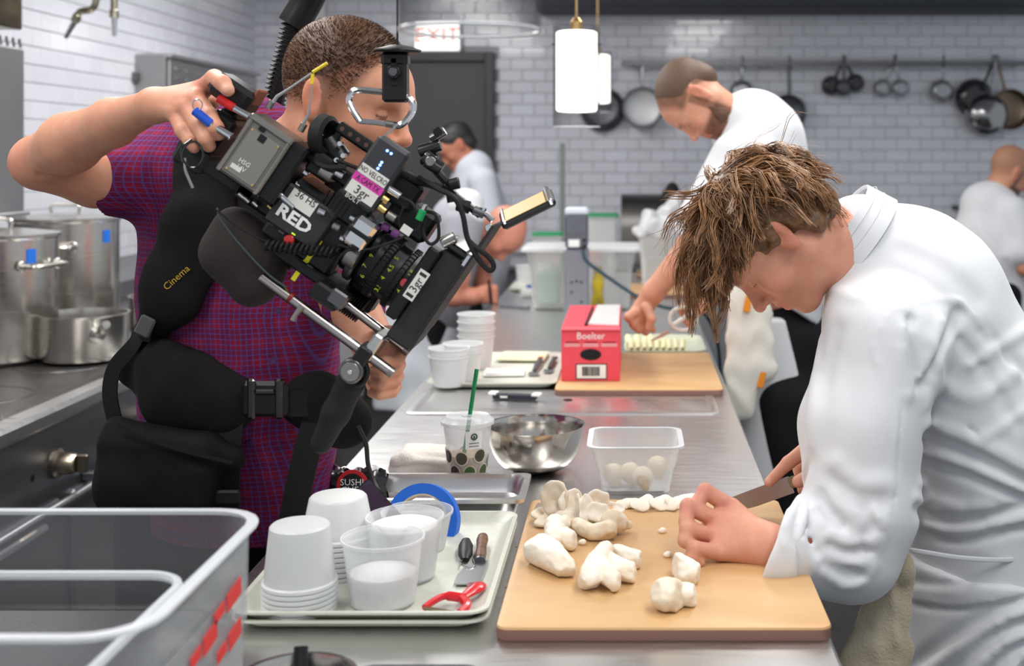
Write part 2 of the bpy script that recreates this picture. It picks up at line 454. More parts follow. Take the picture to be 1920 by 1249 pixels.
def body(name, prims, res, m, parent, paint=None, it=1, **kw):
    V, Q = solid(prims, res); V = smooth_mesh(V, Q, it)
    return obj(name, (V, Q), m, parent, smooth=180, col=None if paint is None else paint(V), **kw)
# ================================================================== the room
XL, YB, RX = -2.45, 7.86, 3.3                # left wall, back wall, how far the back wall runs to the right
TOP = .91
tile_m = mat('glazed_tile', C(206,208,217), .16, coat=.3, rnd=.035, spec=.5)
grout  = mat('grout', C(180,180,185), .85, bump=(120.,.3))
wallp  = mat('wall_paint', C(205,206,210), .7, bump=(80.,.1))
floorm = mat('floor_quarry', C(58,54,52), .5, bump=(60.,.3), tint=(9., C(40,38,38), .8))
slate  = mat('slate_paint', C(52,56,66), .6)
doorm  = mat('door_paint', C(62,63,66), .5, bump=(40.,.05))
obj('floor', box(((XL+RX)/2,3.3,-.05), (RX-XL,9.2,.1)), floorm, kind='structure')
obj('ceiling', box(((XL+RX)/2,3.3,CEIL+.05), (RX-XL,9.2,.1)), wallp, kind='structure')
wb = obj('wall_back', box(((XL+RX)/2,YB+.06,CEIL/2), (RX-XL,.1,CEIL)), grout, kind='structure')
wl = obj('wall_left', box((XL-.06,3.3,CEIL/2), (.1,9.2,CEIL)), grout, kind='structure')
TW, TH, G = .1525, .0745, .0024
def tile_wall(par, ori, ud, nd, u0, u1, z0, z1, skip, score):
    ud, nd = A3(ud), A3(nd); R = np.stack([ud, nd, (0,0,1)], 1)
    unit = box((0,0,0), (TW-G, .012, TH-G), None, .0022); me = None; T = []
    r = 0; z = z0
    while z < z1:
        u = u0-(TW/2 if r%2 else 0)
        while u < u1:
            a, b = max(u, u0), min(u+TW, u1)
            if b-a > .03:
                c = ori+ud*(a+b)/2+A3((0,0,z+TH/2))
                if not skip(c): T.append((score(c), len(T), c, (b-a)/TW))
            u += TW
        z += TH; r += 1
    T.sort(key=lambda t: (-t[0], t[1])); rest = []
    me = mesh_from('tile', (np.asarray(unit[0])@R.T, unit[1]), tile_m, 0)
    for i, (s, _, c, k) in enumerate(T):
        if i < 300:
            o = bpy.data.objects.new('tile', me); scene.collection.objects.link(o); o.parent = par; o.location = c+nd*.004-ORI[par]
            if k < .999: o.scale = tuple(np.abs(ud)*k+1-np.abs(ud))
        else: rest.append(xf((np.asarray(unit[0])*A3((k,1,1)), unit[1]), R, c+nd*.004))
    if rest: obj('tile_field', join(rest), tile_m, par, kind='stuff', smooth=0)
px_of = lambda c: (CX+c[0]*F/c[1], CY-(c[2]-H)*F/c[1])
DX0, DX1, DZ = -1.72, -.875, 2.235
def vis_back(c):
    x, y = px_of(c)
    if x > 1925 or y < -5 or y > 440: return 0
    if 930 < x < 1040: return 3
    if 1500 < x < 1800 and y < 400: return 3
    if 1140 < x < 1290 and y < 350: return 2.5
    if 1290 < x < 1500 and y < 135: return 2
    return 1 if x > 1040 else .5
def vis_left(c):
    x, y = px_of(c)
    if x < 45 or y < -12 or y > 480: return 0
    return 3-c[1]*.1
tile_wall(wb, A3((0,YB,0)), (1,0,0), (0,-1,0), XL, RX, .93, CEIL-.02, lambda c: DX0-.02 < c[0] < DX1+.02 and c[2] < DZ+.02, vis_back)
tile_wall(wl, A3((XL,0,0)), (0,1,0), (1,0,0), 3.4, YB, .97, CEIL-.02, lambda c: False, vis_left)
# dark soffit over the back wall, right of the door
obj('trim_1', [box(((-.585+RX)/2, YB-.16, (2.49+CEIL)/2), (RX+.585,.3,CEIL-2.49), None, .01), box(((-.585+RX)/2,YB-.165,2.487), (RX+.585,.33,.02), None, .004)], slate, kind='structure')
# door
d = obj('door_1', box(((DX0+DX1)/2,YB-.01,DZ/2), (DX1-DX0-.1,.05,DZ-.06), None, .004), doorm, kind='structure')
fr = mat('door_frame_paint', C(46,48,54), .45)
obj('door_frame', [box((DX0+.03,YB-.03,DZ/2), (.06,.09,DZ), None, .004), box((DX1-.03,YB-.03,DZ/2), (.06,.09,DZ), None, .004), box(((DX0+DX1)/2,YB-.03,DZ-.03), (DX1-DX0-.12,.09,.06), None, .004)], fr, d)
obj('door_handle', [cyl((DX0+.16,YB-.03,1.02),(DX0+.16,YB-.08,1.02),.012), cyl((DX0+.16,YB-.08,1.02),(DX0+.27,YB-.08,1.02),.01)], chrome, d)
# exit sign over the door
e = empty('exit_sign', (-1.235,YB-.06,2.27), 'lit white exit sign with red letters over the dark door', 'exit sign')
ex, ez = -1.24, 2.335
obj('housing', box((ex,YB-.05,ez), (.30,.055,.20), None, .006), mat('sign_white', (.8,.8,.8,1), .5), e)
obj('lit_panel', box((ex,YB-.08,ez), (.28,.008,.18), None, .002), mat('sign_glow', (1,.97,.93,1), .5, emit=1.1), e)
text('EXIT', .14, mat('sign_red', (.75,.04,.02,1), .5, emit=.3), (ex,YB-.085,ez), (1,0,0), (0,0,1), e, lift=.002)
# grey services column beside the large lamp, on the wall
obj('wall_conduit', box((-2.0,YB-.06,CEIL-.5), (.07,.07,.98), None, .008), wallp, label='pale vertical conduit on the tiled wall behind the camera operator', cat='conduit')
# pale post behind the middle pendant
obj('post', [box((-.375,6.75,.46), (.05,.05,.9)), box((-.375,6.75,1.26), (.028,.028,.75), None, .004)], mat('post_paint', C(120,128,124), .4, .3), label='thin grey-green upright post below the middle pendant lamp', cat='post')
# ceiling light fixtures
for i, (x, y) in enumerate(LIGHTS):
    t = empty('ceiling_light', (x,y,CEIL-.03), f"{['nearest','second nearest','third nearest','farthest'][i%4 if i < 4 else i-4]} recessed ceiling light {'over the range aisle' if i < 4 else 'over the white-jacketed chefs side'}", 'ceiling light', 'ceiling lights')
    obj('frame', [box((x+s*.29,y,CEIL-.02), (.03,1.24,.05)) for s in (-1,1)]+[box((x,y+s*.605,CEIL-.02), (.55,.03,.05)) for s in (-1,1)], mat('light_frame', (.7,.7,.7,1), .5), t)

# ================================================================== pendant lamps over the island
frost = mat('frosted_lamp_shade', (1,.985,.94,1), .4, emit=2.1)
brass = mat('brass', (.55,.36,.16,1), .3, 1)
def pendant(y, zb, label):
    x = -.165; t = empty('pendant_lamp', (x,y,zb), label, 'pendant lamp', 'pendant lamps over the island')
    obj('glass_cylinder', lathe([(.0745,0),(.0745,.318),(.0715,.318),(.0715,0),(.0745,0)], 48, (x,y,zb)), glass, t)
    obj('glass_rim', lathe([(.0745,0),(.076,.002),(.073,.004),(.071,.002),(.0745,0)], 48, (x,y,zb)), clearrim, t)
    obj('frosted_shade', lathe([(.002,.052),(.04,.048),(.06,.05),(.0645,.056),(.0645,.296),(.058,.3),(.002,.3)], 40, (x,y,zb)), frost, t)
    obj('cap', lathe([(.002,.3),(.02,.302),(.02,.33),(.008,.345),(.002,.345)], 20, (x,y,zb)), brass, t)
    for sx in (-1,1): obj('bracket', cyl((x+sx*.06,y,zb+.26),(x+sx*.078,y,zb+.26),.003), dsteel, t)
    for dx in (.03,.037): obj('screw', ball((x+dx,y-.065,zb+.262),.003), dsteel, t)
    obj('cord', cyl((x,y,zb+.33),(x,y,CEIL),.0038,8), brass, t)
pendant(1.25, 1.697, 'large clear glass pendant lamp nearest the viewer, cut off by the top')
pendant(3.77, 1.655, 'middle frosted cylinder pendant lamp in clear glass, hung on brass cord')
pendant(6.3, 1.79, 'farthest small pendant lamp, half hidden behind the middle one')

# ================================================================== left side: range, hood, pots
XR = -1.5
r = empty('cooking_range', (-1.97,4.2,0), 'long stainless steel cooking range with flat hot plates along left wall', 'range')
panel = mat('range_front_steel', (.30,.31,.33,1), .38, 1, aniso=(5.,(40,1,40)))
hot = mat('hot_plate', (.20,.19,.185,1), .3, 1, tint=(5.,(.32,.31,.30,1),.8))
obj('body', box((-1.99,3.3,.46), (.9,6.2,.80), None, .006), panel, r)
obj('plinth', box((-2.0,3.3,.03), (.8,6.1,.06)), rubber, r)
obj('front_rail', [box((XR-.035,3.3,.885), (.07,6.2,.05), None, .012)], steel, r)
for i in range(5):
    y = 1.2+i*1.02
    pl = obj('hot_plate', box((-1.99,y+.3,.893), (.82,1.0,.034), None, .006), hot, r)
    for yy, rr in ((.0,.14),(.5,.14)):
        obj('burner_ring', lathe([(rr-.006,0),(rr-.005,.002),(rr+.005,.002),(rr+.006,0)], 36, (-1.78,y+.05+yy,.9095)), dsteel, pl)
obj('back_ledge', loft([[(XL+.01,y,.9),(XL+.10,y,.9),(XL+.10,y,.98),(XL+.04,y,1.05),(XL+.01,y,1.08)] for y in (1.0,6.4)]), steelx, r)
for y in (1.55,2.08,2.62,3.2,3.8,4.5):
    kn = obj('knob', lathe([(.038,0),(.04,.012),(.03,.016),(.028,.05),(.024,.06),(.002,.06)], 24, (XR-.04,y+.03,.742), frame((1,0,0))), mat('knob_brass_steel', (.42,.36,.28,1), .28, 1), r)
    obj('grip', box((XR+.035,y+.03,.742), (.03,.012,.05), None, .004), MATS['knob_brass_steel'], kn)
    obj('hole', lathe([(.009,0),(.009,.0015),(.0001,.0015)], 14, (XR-.04,y-.09,.735), frame((1,0,0))), blk, r)
obj('towel_rail', [cyl((XR+.035,1.0,.665),(XR+.035,6.0,.665),.013,12)]+[box((XR,y,.665), (.08,.03,.025), None, .004) for y in (1.3,1.87,2.4,3.4,4.4)], panel, r)
obj('door_latch', [box((XR+.02,2.55,.69), (.12,.05,.012), Ry(.3), .003), box((XR+.05,2.60,.665), (.1,.09,.012), Ry(.5), .003)], chrome, r)
for k in range(6):
    y = .9+k*.95
    dr = obj('oven_door', box((XR-.037,y,.40), (.03,.88,.5), None, .01), panel, r); obj('handle', cyl((XR-.005,y-.3,.61),(XR-.005,y+.3,.61),.012,10), chrome, dr)
# wall cabinet and hood at the far left
obj('wall_cabinet', [box((-2.37,3.9,1.66), (.15,1.35,.62), None, .006), box((-2.37,3.9,1.345), (.17,1.4,.02), None, .004)], steelx, label='grey steel panel hanging on the wall at far left above the stock pots', cat='cabinet')
h_ = empty('exhaust_hood', (-2.3,4.0,2.0), 'brownish steel exhaust hood filter at top left corner', 'hood')
obj('filter_bank', box((-2.36,3.9,2.33), (.14,1.3,.58), None, .006), mat('greasy_steel', (.24,.20,.13,1), .3, 1, tint=(6.,(.08,.07,.05,1),.8)), h_)
obj('canopy', box((-2.05,4.3,2.74), (.78,3.0,.2), None, .01), steelx, h_)
obj('fill_lamp_diffuser', box((-1.85,5.0,2.632), (.32,1.62,.012)), mat('diffuser_white', (.8,.8,.8,1), .4), h_)  # unseen plate above the added fill light, does not glow itself
for i in range(28): obj('bristle', box((-2.3+.0,3.28+i*.047,1.99), (.006,.012,.035), Rx(.35)), steelx, h_)
# pot-filler nozzles hanging down
pipe = mat('tarnished_brass', (.30,.26,.19,1), .28, 1, tint=(30.,(.5,.47,.42,1),.8))
def nozzle(pts, rs, label):
    t = empty('water_nozzle', pts[-1], label, 'nozzle'); obj('pipe', tube(spline(pts,5), .0135, 12), pipe, t)
    a, b = A3(pts[-1]), A3(pts[-2]); u = nrm(a-b)
    obj('collar', cyl(a-u*.02, a+u*.012, .018, 12), pipe, t); obj('tip', cyl(a+u*.01, a+u*.085, .012, 12, .009), chrome, t)
Yn = 4.75
nozzle([P(181,-420,Yn), P(181,-60,Yn), P(180,0,Yn), P(170,18,Yn), P(150,22,Yn), P(142,36,Yn)], None, 'curved tarnished brass water nozzle hanging at upper left')
nozzle([P(214,-420,Yn), P(214,-50,Yn), P(214,0,Yn), P(214,28,Yn)], None, 'straight brass water nozzle beside the curved one')
# cheese-melter / salamander on the wall
s = empty('salamander_grill', (-2.37,6.6,1.62), 'grey steel salamander grill mounted on the tiled left wall', 'grill')
obj('body', box((-2.355,6.68,1.86), (.15,1.4,.38), None, .006), steelx, s)
obj('side_panel', box((-2.37,5.96,1.86), (.16,.03,.40), None, .004), mat('grill_side', (.36,.36,.36,1), .4, 1), s)
obj('top_lip', box((-2.35,6.68,2.06), (.18,1.46,.02), None, .004), steelx, s)
for i in range(8):
    for j in range(2): obj('vent_slot', box((-2.277,6.1+i*.14,2.0-j*.045), (.006,.10,.014), None, .003), mat('slot_steel',(.62,.62,.6,1),.3,1), s)
for z in (1.95,1.82,1.75): obj('hinge', box((-2.435,5.93,z), (.03,.04,.05), None, .004), dsteel, s)
obj('glow_slot', box((-2.277,6.6,1.88), (.006,1.1,.03)), mat('warm_element', (.5,.24,.1,1), .5), s)
# stock pots and saucepans
def stock_pot(c, rad, hh, label, lid=True, ha=-60, tape=None):
    c = A3(c); t = empty('stock_pot', c, label, 'pot', 'stock pots on the range')
    obj('pot_body', lathe([(.002,0),(rad-.02,0),(rad-.004,.012),(rad,.03),(rad,hh-.01),(rad+.006,hh-.004),(rad+.006,hh),(rad-.004,hh),(rad-.006,hh-.03),(rad-.006,.02),(.002,.016)], 56, c), potst, t)
    if lid:
        ld = obj('lid', lathe([(.002,.022),(rad*.5,.018),(rad-.01,.008),(rad+.009,.006),(rad+.009,.0),(rad-.01,.0)], 56, c+A3((0,0,hh+.001))), potst, t)
        obj('lid_handle', tube(spline([c+A3((-.05,0,hh+.02)), c+A3((-.045,0,hh+.05)), c+A3((.045,0,hh+.05)), c+A3((.05,0,hh+.02))],5), .006, 8), potst, ld)
    for a in (ha, ha+180):
        q = math.radians(a); e_ = A3((math.cos(q), math.sin(q), 0)); n_ = A3((-math.sin(q), math.cos(q), 0)); b = c+e_*rad+A3((0,0,hh-.09))
        obj('handle', [tube(spline([b-n_*.07, b-n_*.07+e_*.035, b-n_*.05+e_*.05, b+n_*.05+e_*.05, b+n_*.07+e_*.035, b+n_*.07],5), .0075, 8)]+[cyl(b+s_*n_*.07-e_*.004, b+s_*n_*.07+e_*.006, .017, 14) for s_ in (-1,1)], potst, t)
    if tape:
        q = math.radians(tape); e_ = A3((math.cos(q), math.sin(q), 0)); n_ = A3((-math.sin(q), math.cos(q), 0))
        obj('tape', box(c+e_*(rad+.001)+A3((0,0,hh-.06)), (.004,.03,.045), np.stack([e_,n_,(0,0,1)],1)), mat('blue_tape', C(20,110,215), .6), t)
RT = .911
stock_pot((-2.06,4.40,RT), .185, .425, 'tall steel stock pot with lid, second from the left edge', True, -78, -18)
stock_pot((-2.04,3.88,RT), .185, .40, 'tall steel stock pot cut off by the left edge', True, 160, -30)
def saucepot(c, rad, hh, label, ha, hl=.15):
    c = A3(c); t = empty('saucepan', c, label, 'saucepan', 'low saucepans on the range')
    obj('pan_body', lathe([(.002,0),(rad-.016,0),(rad-.004,.008),(rad,.022),(rad,hh-.008),(rad+.005,hh),(rad-.002,hh),(rad-.005,hh-.02),(rad-.005,.014),(.002,.01)], 48, c), potst, t)
    q = math.radians(ha); e_ = A3((math.cos(q), math.sin(q), 0)); b = c+e_*rad+A3((0,0,hh*.62))
    hd = obj('handle', tube(spline([b-e_*.005, b+e_*.03+A3((0,0,.012)), b+e_*hl*.6+A3((0,0,.034)), b+e_*hl+A3((0,0,.044))],5), [.009]*6+[.011]*5+[.012]*5, 10), potst, t)
    obj('mount', lathe([(.028,0),(.026,.004),(.012,.008),(.001,.008)], 18, b-e_*.002, frame(e_)), potst, hd)
saucepot((-1.755,3.88,RT), .133, .15, 'nearest low saucepan with stub handle facing forward', -50, .10)
saucepot((-1.69,4.42,RT), .133, .145, 'middle low saucepan partly hidden by the nearest one', -40, .10)
saucepot((-1.74,4.95,RT), .13, .14, 'farthest low saucepan beside the operator elbow strap', 20, .12)

# ================================================================== pans on the wall rail
railY = YB-.13; zr = H+(CY-119)*railY/F
rail = empty('pan_rail', (1.2,YB-.02,zr), 'long dark steel rail on tiled wall carrying hanging pans', 'rail')
obj('bar', box((1.26,railY,zr), (2.62,.012,.035), None, .003), dsteel, rail)
for x in (0.02,.85,1.7,2.5): obj('bracket', box((x,YB-.065,zr), (.03,.13,.03), None, .003), dsteel, rail)
pan_dark = mat('pan_dark', (.10,.105,.115,1), .4, .9); pan_mid = mat('pan_grey', (.36,.37,.39,1), .35, .95); pan_in = mat('pan_inside', (.62,.63,.65,1), .5, .6)
def pan(px, py, rp, top, label, dep=.05, face='out', m=None, dy=0., hx=None, wide=False):
    Y = YB-.07-dep-dy; s = Y/F; R_ = rp*s; c = P(px, py, Y); hk = P(hx if hx else px, top, Y)
    t = empty('hanging_pan', c-A3((0,0,R_)), label, 'pan', 'pans hanging on the rail'); m = m or pan_dark
    if face == 'out':      # base towards the room
        pr = [(.001,0),(R_*.55,0),(R_*.6,.003),(R_*.72,.0),(R_*.84,-.012),(R_*.98,-dep*.9),(R_,-dep),(R_*.97,-dep),(R_*.8,-.014),(.001,-.004)]
    else:                  # hollow side towards the room
        pr = [(.001,-dep),(R_*.78,-dep),(R_*.9,-dep*.8),(R_,0),(R_*1.02,.002),(R_*.97,.0),(R_*.86,-dep*.72),(R_*.74,-dep*.9),(.001,-dep*.9)]
    if wide: pr = [(.001,.0)]+[(R_*math.sin(a), -dep*(1-math.cos(a))*1.6) for a in np.linspace(.15,1.45,8)]+[(R_*.96,-dep*1.35),(.001,-.006)]
    pb_ = obj('pan_body', lathe(pr, 36, c, frame((0,-1,0))), m, t)
    if m is pan_in: obj('rim', tube([c+A3((R_*math.cos(q),-.002,R_*math.sin(q))) for q in np.linspace(0,2*math.pi,37)[:-1]], .008, 6, True), pan_dark, pb_)
    up = nrm(hk-c); a = c+up*R_*.92+A3((0,.01,0)); L_ = np.linalg.norm(hk-a)
    hd = obj('handle', [tube([a, a+up*L_*.15+A3((0,-.008,0)), a+up*L_*.6, a+up*L_*.93], [.010,.009,.0105,.012], 8, flat=((0,1,0),.45))], m if m is not pan_in else pan_mid, t)
    obj('hook', tube(spline([a+up*L_*.86+A3((0,.012,0)), A3((hk[0],railY-.02,zr-.02)), A3((hk[0],railY-.012,zr+.045)), A3((hk[0],railY+.012,zr+.05)), A3((hk[0],railY+.016,zr+.02))],5), .0035, 6), chrome if m is pan_in else dsteel, t)
    return t
pan(1205,202,37,110,'large pale frying pan hanging left of the bearded chef', face='in', m=pan_in)
pan(1392,172,23,112,'small pan hanging directly behind the bearded chef neck', m=pan_mid)
pan(1480,210,34,112,'dark frying pan with long pale handle, right of the bearded chef', m=pan_dark)
pan(1130,205,42,112,'dark frying pan half hidden behind the pendant lamps', m=pan_dark)
pan(1300,160,24,112,'pan hidden behind the bearded chef head', m=pan_mid)
pan(1561,160,19,112,'leftmost of three small dark pans bunched on one hook', m=blkg, dep=.04, hx=1580)
pan(1583,164,16,112,'middle of three small dark pans bunched on one hook', m=pan_dark, dep=.04, hx=1582, dy=.05)
pan(1606,155,18,112,'rightmost of three small dark pans bunched on one hook', m=blkg, dep=.04, hx=1584)
pan(1656,165,17,112,'left one of a pair of small grey pans', m=pan_mid, dep=.03, hx=1675)
pan(1690,165,17,112,'right one of a pair of small grey pans', m=pan_mid, dep=.03, hx=1680, dy=.04)
pan(1768,170,22,112,'single small grey pan left of the big bunch', m=pan_mid, dep=.04)
pan(1832,183,37,112,'left large pan of the big bunch by right edge', m=blkg, dep=.06, hx=1866)
pan(1894,205,38,112,'right large brown pan of the big bunch by right edge', m=mat('pan_brown',(.20,.15,.11,1),.35,.9), dep=.05, hx=1870, face='in')
pan(1858,214,42,112,'round bottomed shiny wok in front of the big bunch', m=mat('wok_steel',(.32,.32,.33,1),.16,1), dep=.07, hx=1868, dy=.06, wide=True)

# ================================================================== back counter and what stands on it
bc = empty('back_counter', (.9,7.55,0), 'long steel counter against the back wall under the pans', 'counter')
obj('top', box((1.0,7.5,.895), (4.2,.62,.03), None, .004), steel, bc); obj('cabinet_body', box((1.0,7.55,.45), (4.1,.52,.86)), steelx, bc)
obj('wall_shelf', box((2.55,7.72,H-101*7.7/F), (.9,.28,.03), None, .004), mat('shelf_dark', C(52,66,68), .4, .5), label='dark narrow shelf on the back wall by the far right chef', cat='shelf')
dm = empty('roll_top_warmer', (.22,7.35,TOP), 'large grey steel roll-top warmer on the back counter', 'food warmer')
def halfround(x0, x1, y, z, rr, hb, m, par, nm):
    prof = [(-rr,0)]+[(-rr*math.cos(a), hb+rr*math.sin(a)*.95) for a in np.linspace(.0,math.pi,18)]+[(rr,0)]
    obj(nm, loft([[(x,y+p,z+q) for p,q in prof] for x in (x0,x1)]), m, par)
halfround(-.05,.62,7.4,TOP+.10,.21,.12,mat('warmer_steel',(.23,.22,.21,1),.33,1,aniso=(5.,(1,30,30))),dm,'hood')
obj('base', box((.285,7.4,TOP+.05), (.7,.44,.10), None, .006), steelx, dm)
bx = empty('black_bin', A3((.222,6.62,TOP)), 'black rounded bin behind the bearded chef', 'bin')
body('bin_body', [ell((.235,6.62,TOP+.36),(.08,.08,.12)), cap((.235,6.62,TOP+.48),(.235,6.62,TOP+.36),.03,.06,.03), cap((.222,6.62,TOP+.36),(.222,6.62,TOP+.05),.06,.05,.03), cut((0,0,TOP+.001),(0,0,-1))], .008, rubber, bx)
# ================================================================== the island
isl = empty('island_counter', (-.165,4.0,0), 'long stainless steel kitchen island worktop running into the depth', 'counter')
X0, X1, Y0, Y1 = -.605, .277, .9, 6.75
obj('worktop', box(((X0+X1)/2,(Y0+Y1)/2,TOP-.02), (X1-X0,Y1-Y0,.04), None, .006), steel, isl, origin=(0,3,TOP))
for k in range(6):
    y = Y0+.52+k*.97
    u = empty('island_cabinet', ((X0+X1)/2,y,0), f"{['first','second','third','fourth','fifth','sixth'][k]} steel cabinet unit under the island worktop, counted from the front", 'cabinet', 'cabinet units under the island')
    obj('body', box(((X0+X1)/2,y,.48), (X1-X0-.12,.95,.78), None, .004), steelx, u); obj('plinth', box(((X0+X1)/2,y,.045), (X1-X0-.2,.95,.09)), rubber, u)
    for s_ in (-1,1):
        xx = X0+.06-.01 if s_ < 0 else X1-.06+.01
        dr = obj('door', box((xx,y,.48), (.02,.9,.72), None, .004), steelx, u); obj('handle', cyl((xx+s_*.02,y-.12,.76),(xx+s_*.02,y+.12,.76),.007,8), chrome, dr)
# recessed well cover across the worktop
wc = empty('well_cover', (-.17,3.2,TOP), 'rectangular steel well cover let into the island worktop', 'cover')
obj('plate', loft([rrect(.80,.31,.02,TOP,(-.17,3.21)), rrect(.80,.31,.02,TOP+.003,(-.17,3.21)), rrect(.785,.295,.02,TOP+.005,(-.17,3.21)), rrect(.76,.27,.015,TOP+.005,(-.17,3.21)), rrect(.75,.26,.015,TOP+.002,(-.17,3.21))]), steel, wc)
hp = on(1065,750,TOP+.003); obj('finger_hole', lathe([(.012,0),(.012,.0012),(.0001,.0012)], 16, hp), blk, wc)
# ================================================================== things on the island, near end
def rtray(name, cx, cy, w, l, z, hh, m, label, cat='tray', rr=.03, group=None):
    t = empty(name, (cx,cy,z), label, cat, group)
    L = [rrect(w-.05,l-.05,rr,z+.001,(cx,cy)), rrect(w-.036,l-.036,rr,z+.004,(cx,cy)), rrect(w-.012,l-.012,rr,z+hh-.003,(cx,cy)), rrect(w,l,rr,z+hh-.001,(cx,cy)),
         rrect(w,l,rr,z+hh+.002,(cx,cy)), rrect(w-.014,l-.014,rr,z+hh+.002,(cx,cy)), rrect(w-.042,l-.042,rr,z+.008,(cx,cy)), rrect(w-.056,l-.056,rr,z+.0045,(cx,cy))]
    obj('tray_body', loft(L), m, t); return t
traym = mat('tray_fibreglass', C(202,204,192), .4, bump=(150.,.1), tint=(90., C(192,194,182), .5))
rtray('serving_tray', -.375,1.895,.36,.475,TOP,.016,traym,'lower one of two stacked pale green trays','tray')
rtray('serving_tray', -.375,1.895,.36,.475,TOP+.010,.018,traym,'upper one of two stacked pale green trays, carrying cups and peelers','tray')
TZ = TOP+.0152
# deli cups
def cup_prof(r0, r1, hh, th=.0012):
    return [(.001,0),(r0-.003,0),(r0,.003),(r0+(r1-r0)*.72,hh*.76),(r1-.0028,hh*.78),(r1-.0018,hh-.006),(r1+.0015,hh-.004),(r1+.0015,hh),(r1-.001,hh),(r1-.003,hh-.006),(r1-.004,hh*.79),(r0+(r1-r0)*.7-th,hh*.76),(r0-th,.004),(.001,.003)]
def deli(c, label, m=cup, r0=.045, r1=.0575, hh=.075, inv=False, group=None, fill=None):
    c = A3(c); t = empty('deli_cup', c, label, 'cup', group)
    v, f = lathe(cup_prof(r0,r1,hh), 36)
    if inv: v = v*A3((1,1,-1))+A3((0,0,hh)); f = [q[::-1] for q in f]
    b = obj('cup_wall', (v+c, f), m, t)
    if fill:
        lv, fm, dome, amp = fill; ri = r0+(r1-r0)*.9*lv/hh-.004
        pr = [(.001,.004),(r0-.003,.004),(ri,lv)]+[(ri*k, lv+dome*(1-k*k)) for k in (.85,.6,.3,.02)]
        obj('contents', lathe(pr, 28, c), fm, t)
    return t
salt = mat('white_salt', (.88,.88,.88,1), .9, bump=(500.,.4))
def stack(px, py, n, hh, r0, r1, step, where, grp):
    base = on(px, py, TZ)
    t0 = None
    for i in range(n):
        names = {0:'bottom', n-1:'top'}.get(i, ['second','third','fourth','fifth','sixth','seventh','eighth'][i-1]+' lowest')
        lb = f'{names} upside-down deli cup of the {where} stack'
        if t0 is None: t0 = deli(base, lb, cup, r0, r1, hh, True, grp)
        else: dup(t0, (0,0,i*step), label=lb)
stack(562,1140, 6, .084, .042, .0515, .0072, 'left front', 'left stack of deli cups')
stack(634,1070, 8, .062, .044, .0565, .0078, 'taller rear', 'rear stack of deli cups')
deli(on(718,1130,TZ), 'front deli cup half full of white salt', cupc, .046, .0585, .096, False, 'filled deli cups', (.045,salt,.004,0))
deli(on(759,1082,TZ), 'deli cup heaped full of white salt beside blue tape', cupc, .046, .058, .094, False, 'filled deli cups', (.08,salt,.010,0))
deli(on(782,1028,TZ), 'empty clear deli cup in front of blue tape', cupc, .046, .0575, .062)
# blue tape roll standing on edge, leaning on the pan
t = empty('tape_roll', on(795,1010,TZ), 'roll of blue masking tape standing on edge', 'tape')
bc_ = P(793,978,2.06); Rt = frame(nrm((-.12,-.95,.28)))
ro, ri = .063, .046
obj('tape', lathe([(ri,-.012),(ro,-.012),(ro,.012),(ri,.012),(ri,-.012)], 56, bc_, Rt), mat('blue_painter_tape', C(16,98,205), .55), t)
obj('cardboard_core', lathe([(ri-.003,-.0122),(ri-.0002,-.0122),(ri-.0002,.0122),(ri-.003,.0122),(ri-.003,-.0122)], 48, bc_, Rt), mat('cardboard', C(190,178,156), .8), t)
# smartphone leaning against the cups
t = empty('smartphone', P(718,980,1.98), 'dark smartphone leaning on the empty cup with bright reflection', 'phone')
ph = nrm((.62,.0,-.70)); pn = nrm((.50,-.40,.55)); pw = np.cross(pn, ph); Rp = np.stack([ph, np.cross(pn,ph), pn], 1)
obj('case', xf(loft([rrect(.098,.044,.007,-.0035), rrect(.098,.044,.007,.0035)]), Rp, P(712,953,1.99)), blkg, t)
obj('screen', xf(loft([rrect(.093,.040,.006,.0035), rrect(.093,.040,.006,.0042)]), Rp, P(712,953,1.99)), mat('phone_glass', (.03,.02,.04,1), .04, coat=1), t)
# black foil bag
t = empty('snack_bag', on(665,1000,TOP), 'crumpled black foil bag with red round logo', 'bag')
bagm = mat('black_foil', (.012,.012,.013,1), .25, coat=.5, bump=(35.,.9)); foil = mat('silver_foil', (.7,.7,.72,1), .2, 1, bump=(60.,.8))
bgY = 2.27; W_ = 14; V = []; Fq = []
for j in range(12):
    for i in range(W_+1):
        u = i/W_; v_ = j/11; px = 606+u*118+3*math.sin(j*1.3); py = 985-v_*(118-14*abs(math.sin(u*3.3+.4))-18*u)
        V.append(P(px,py,bgY-.028*math.sin(math.pi*u)*(1-v_)**.5+.004*math.sin(u*17+j)+.012*v_))
for j in range(11):
    for i in range(W_): a = j*(W_+1)+i; Fq.append((a,a+1,a+W_+2,a+W_+1))
nV = len(V); Vb = [A3(p)+A3((0,.012+.03*math.sin(math.pi*(k%(W_+1))/W_)*(1-(k//(W_+1))/11)**.5,0)) for k,p in enumerate(V)]
Fb = [tuple(i+nV for i in q[::-1]) for q in Fq]
obj('pouch', (np.array(V+Vb), Fq+Fb), bagm, t)
obj('torn_edge', strap([P(606+u*118, 985-(118-14*abs(math.sin(u*3.3+.4))-18*u)-4+3*math.sin(u*31), bgY+.012+.006*math.sin(u*23)) for u in np.linspace(0,1,16)], .014, (0,-.3,1), .001), foil, t)
lc = P(661,910,bgY-.036); obj('red_roundel', lathe([(.001,0),(.029,0),(.029,.002),(.001,.002)], 30, lc, frame((0,-1,.05))), mat('logo_red', C(200,20,30), .4), t)
obj('roundel_centre', lathe([(.001,.0022),(.022,.0022),(.001,.003)], 30, lc, frame((0,-1,.05))), blk, t)
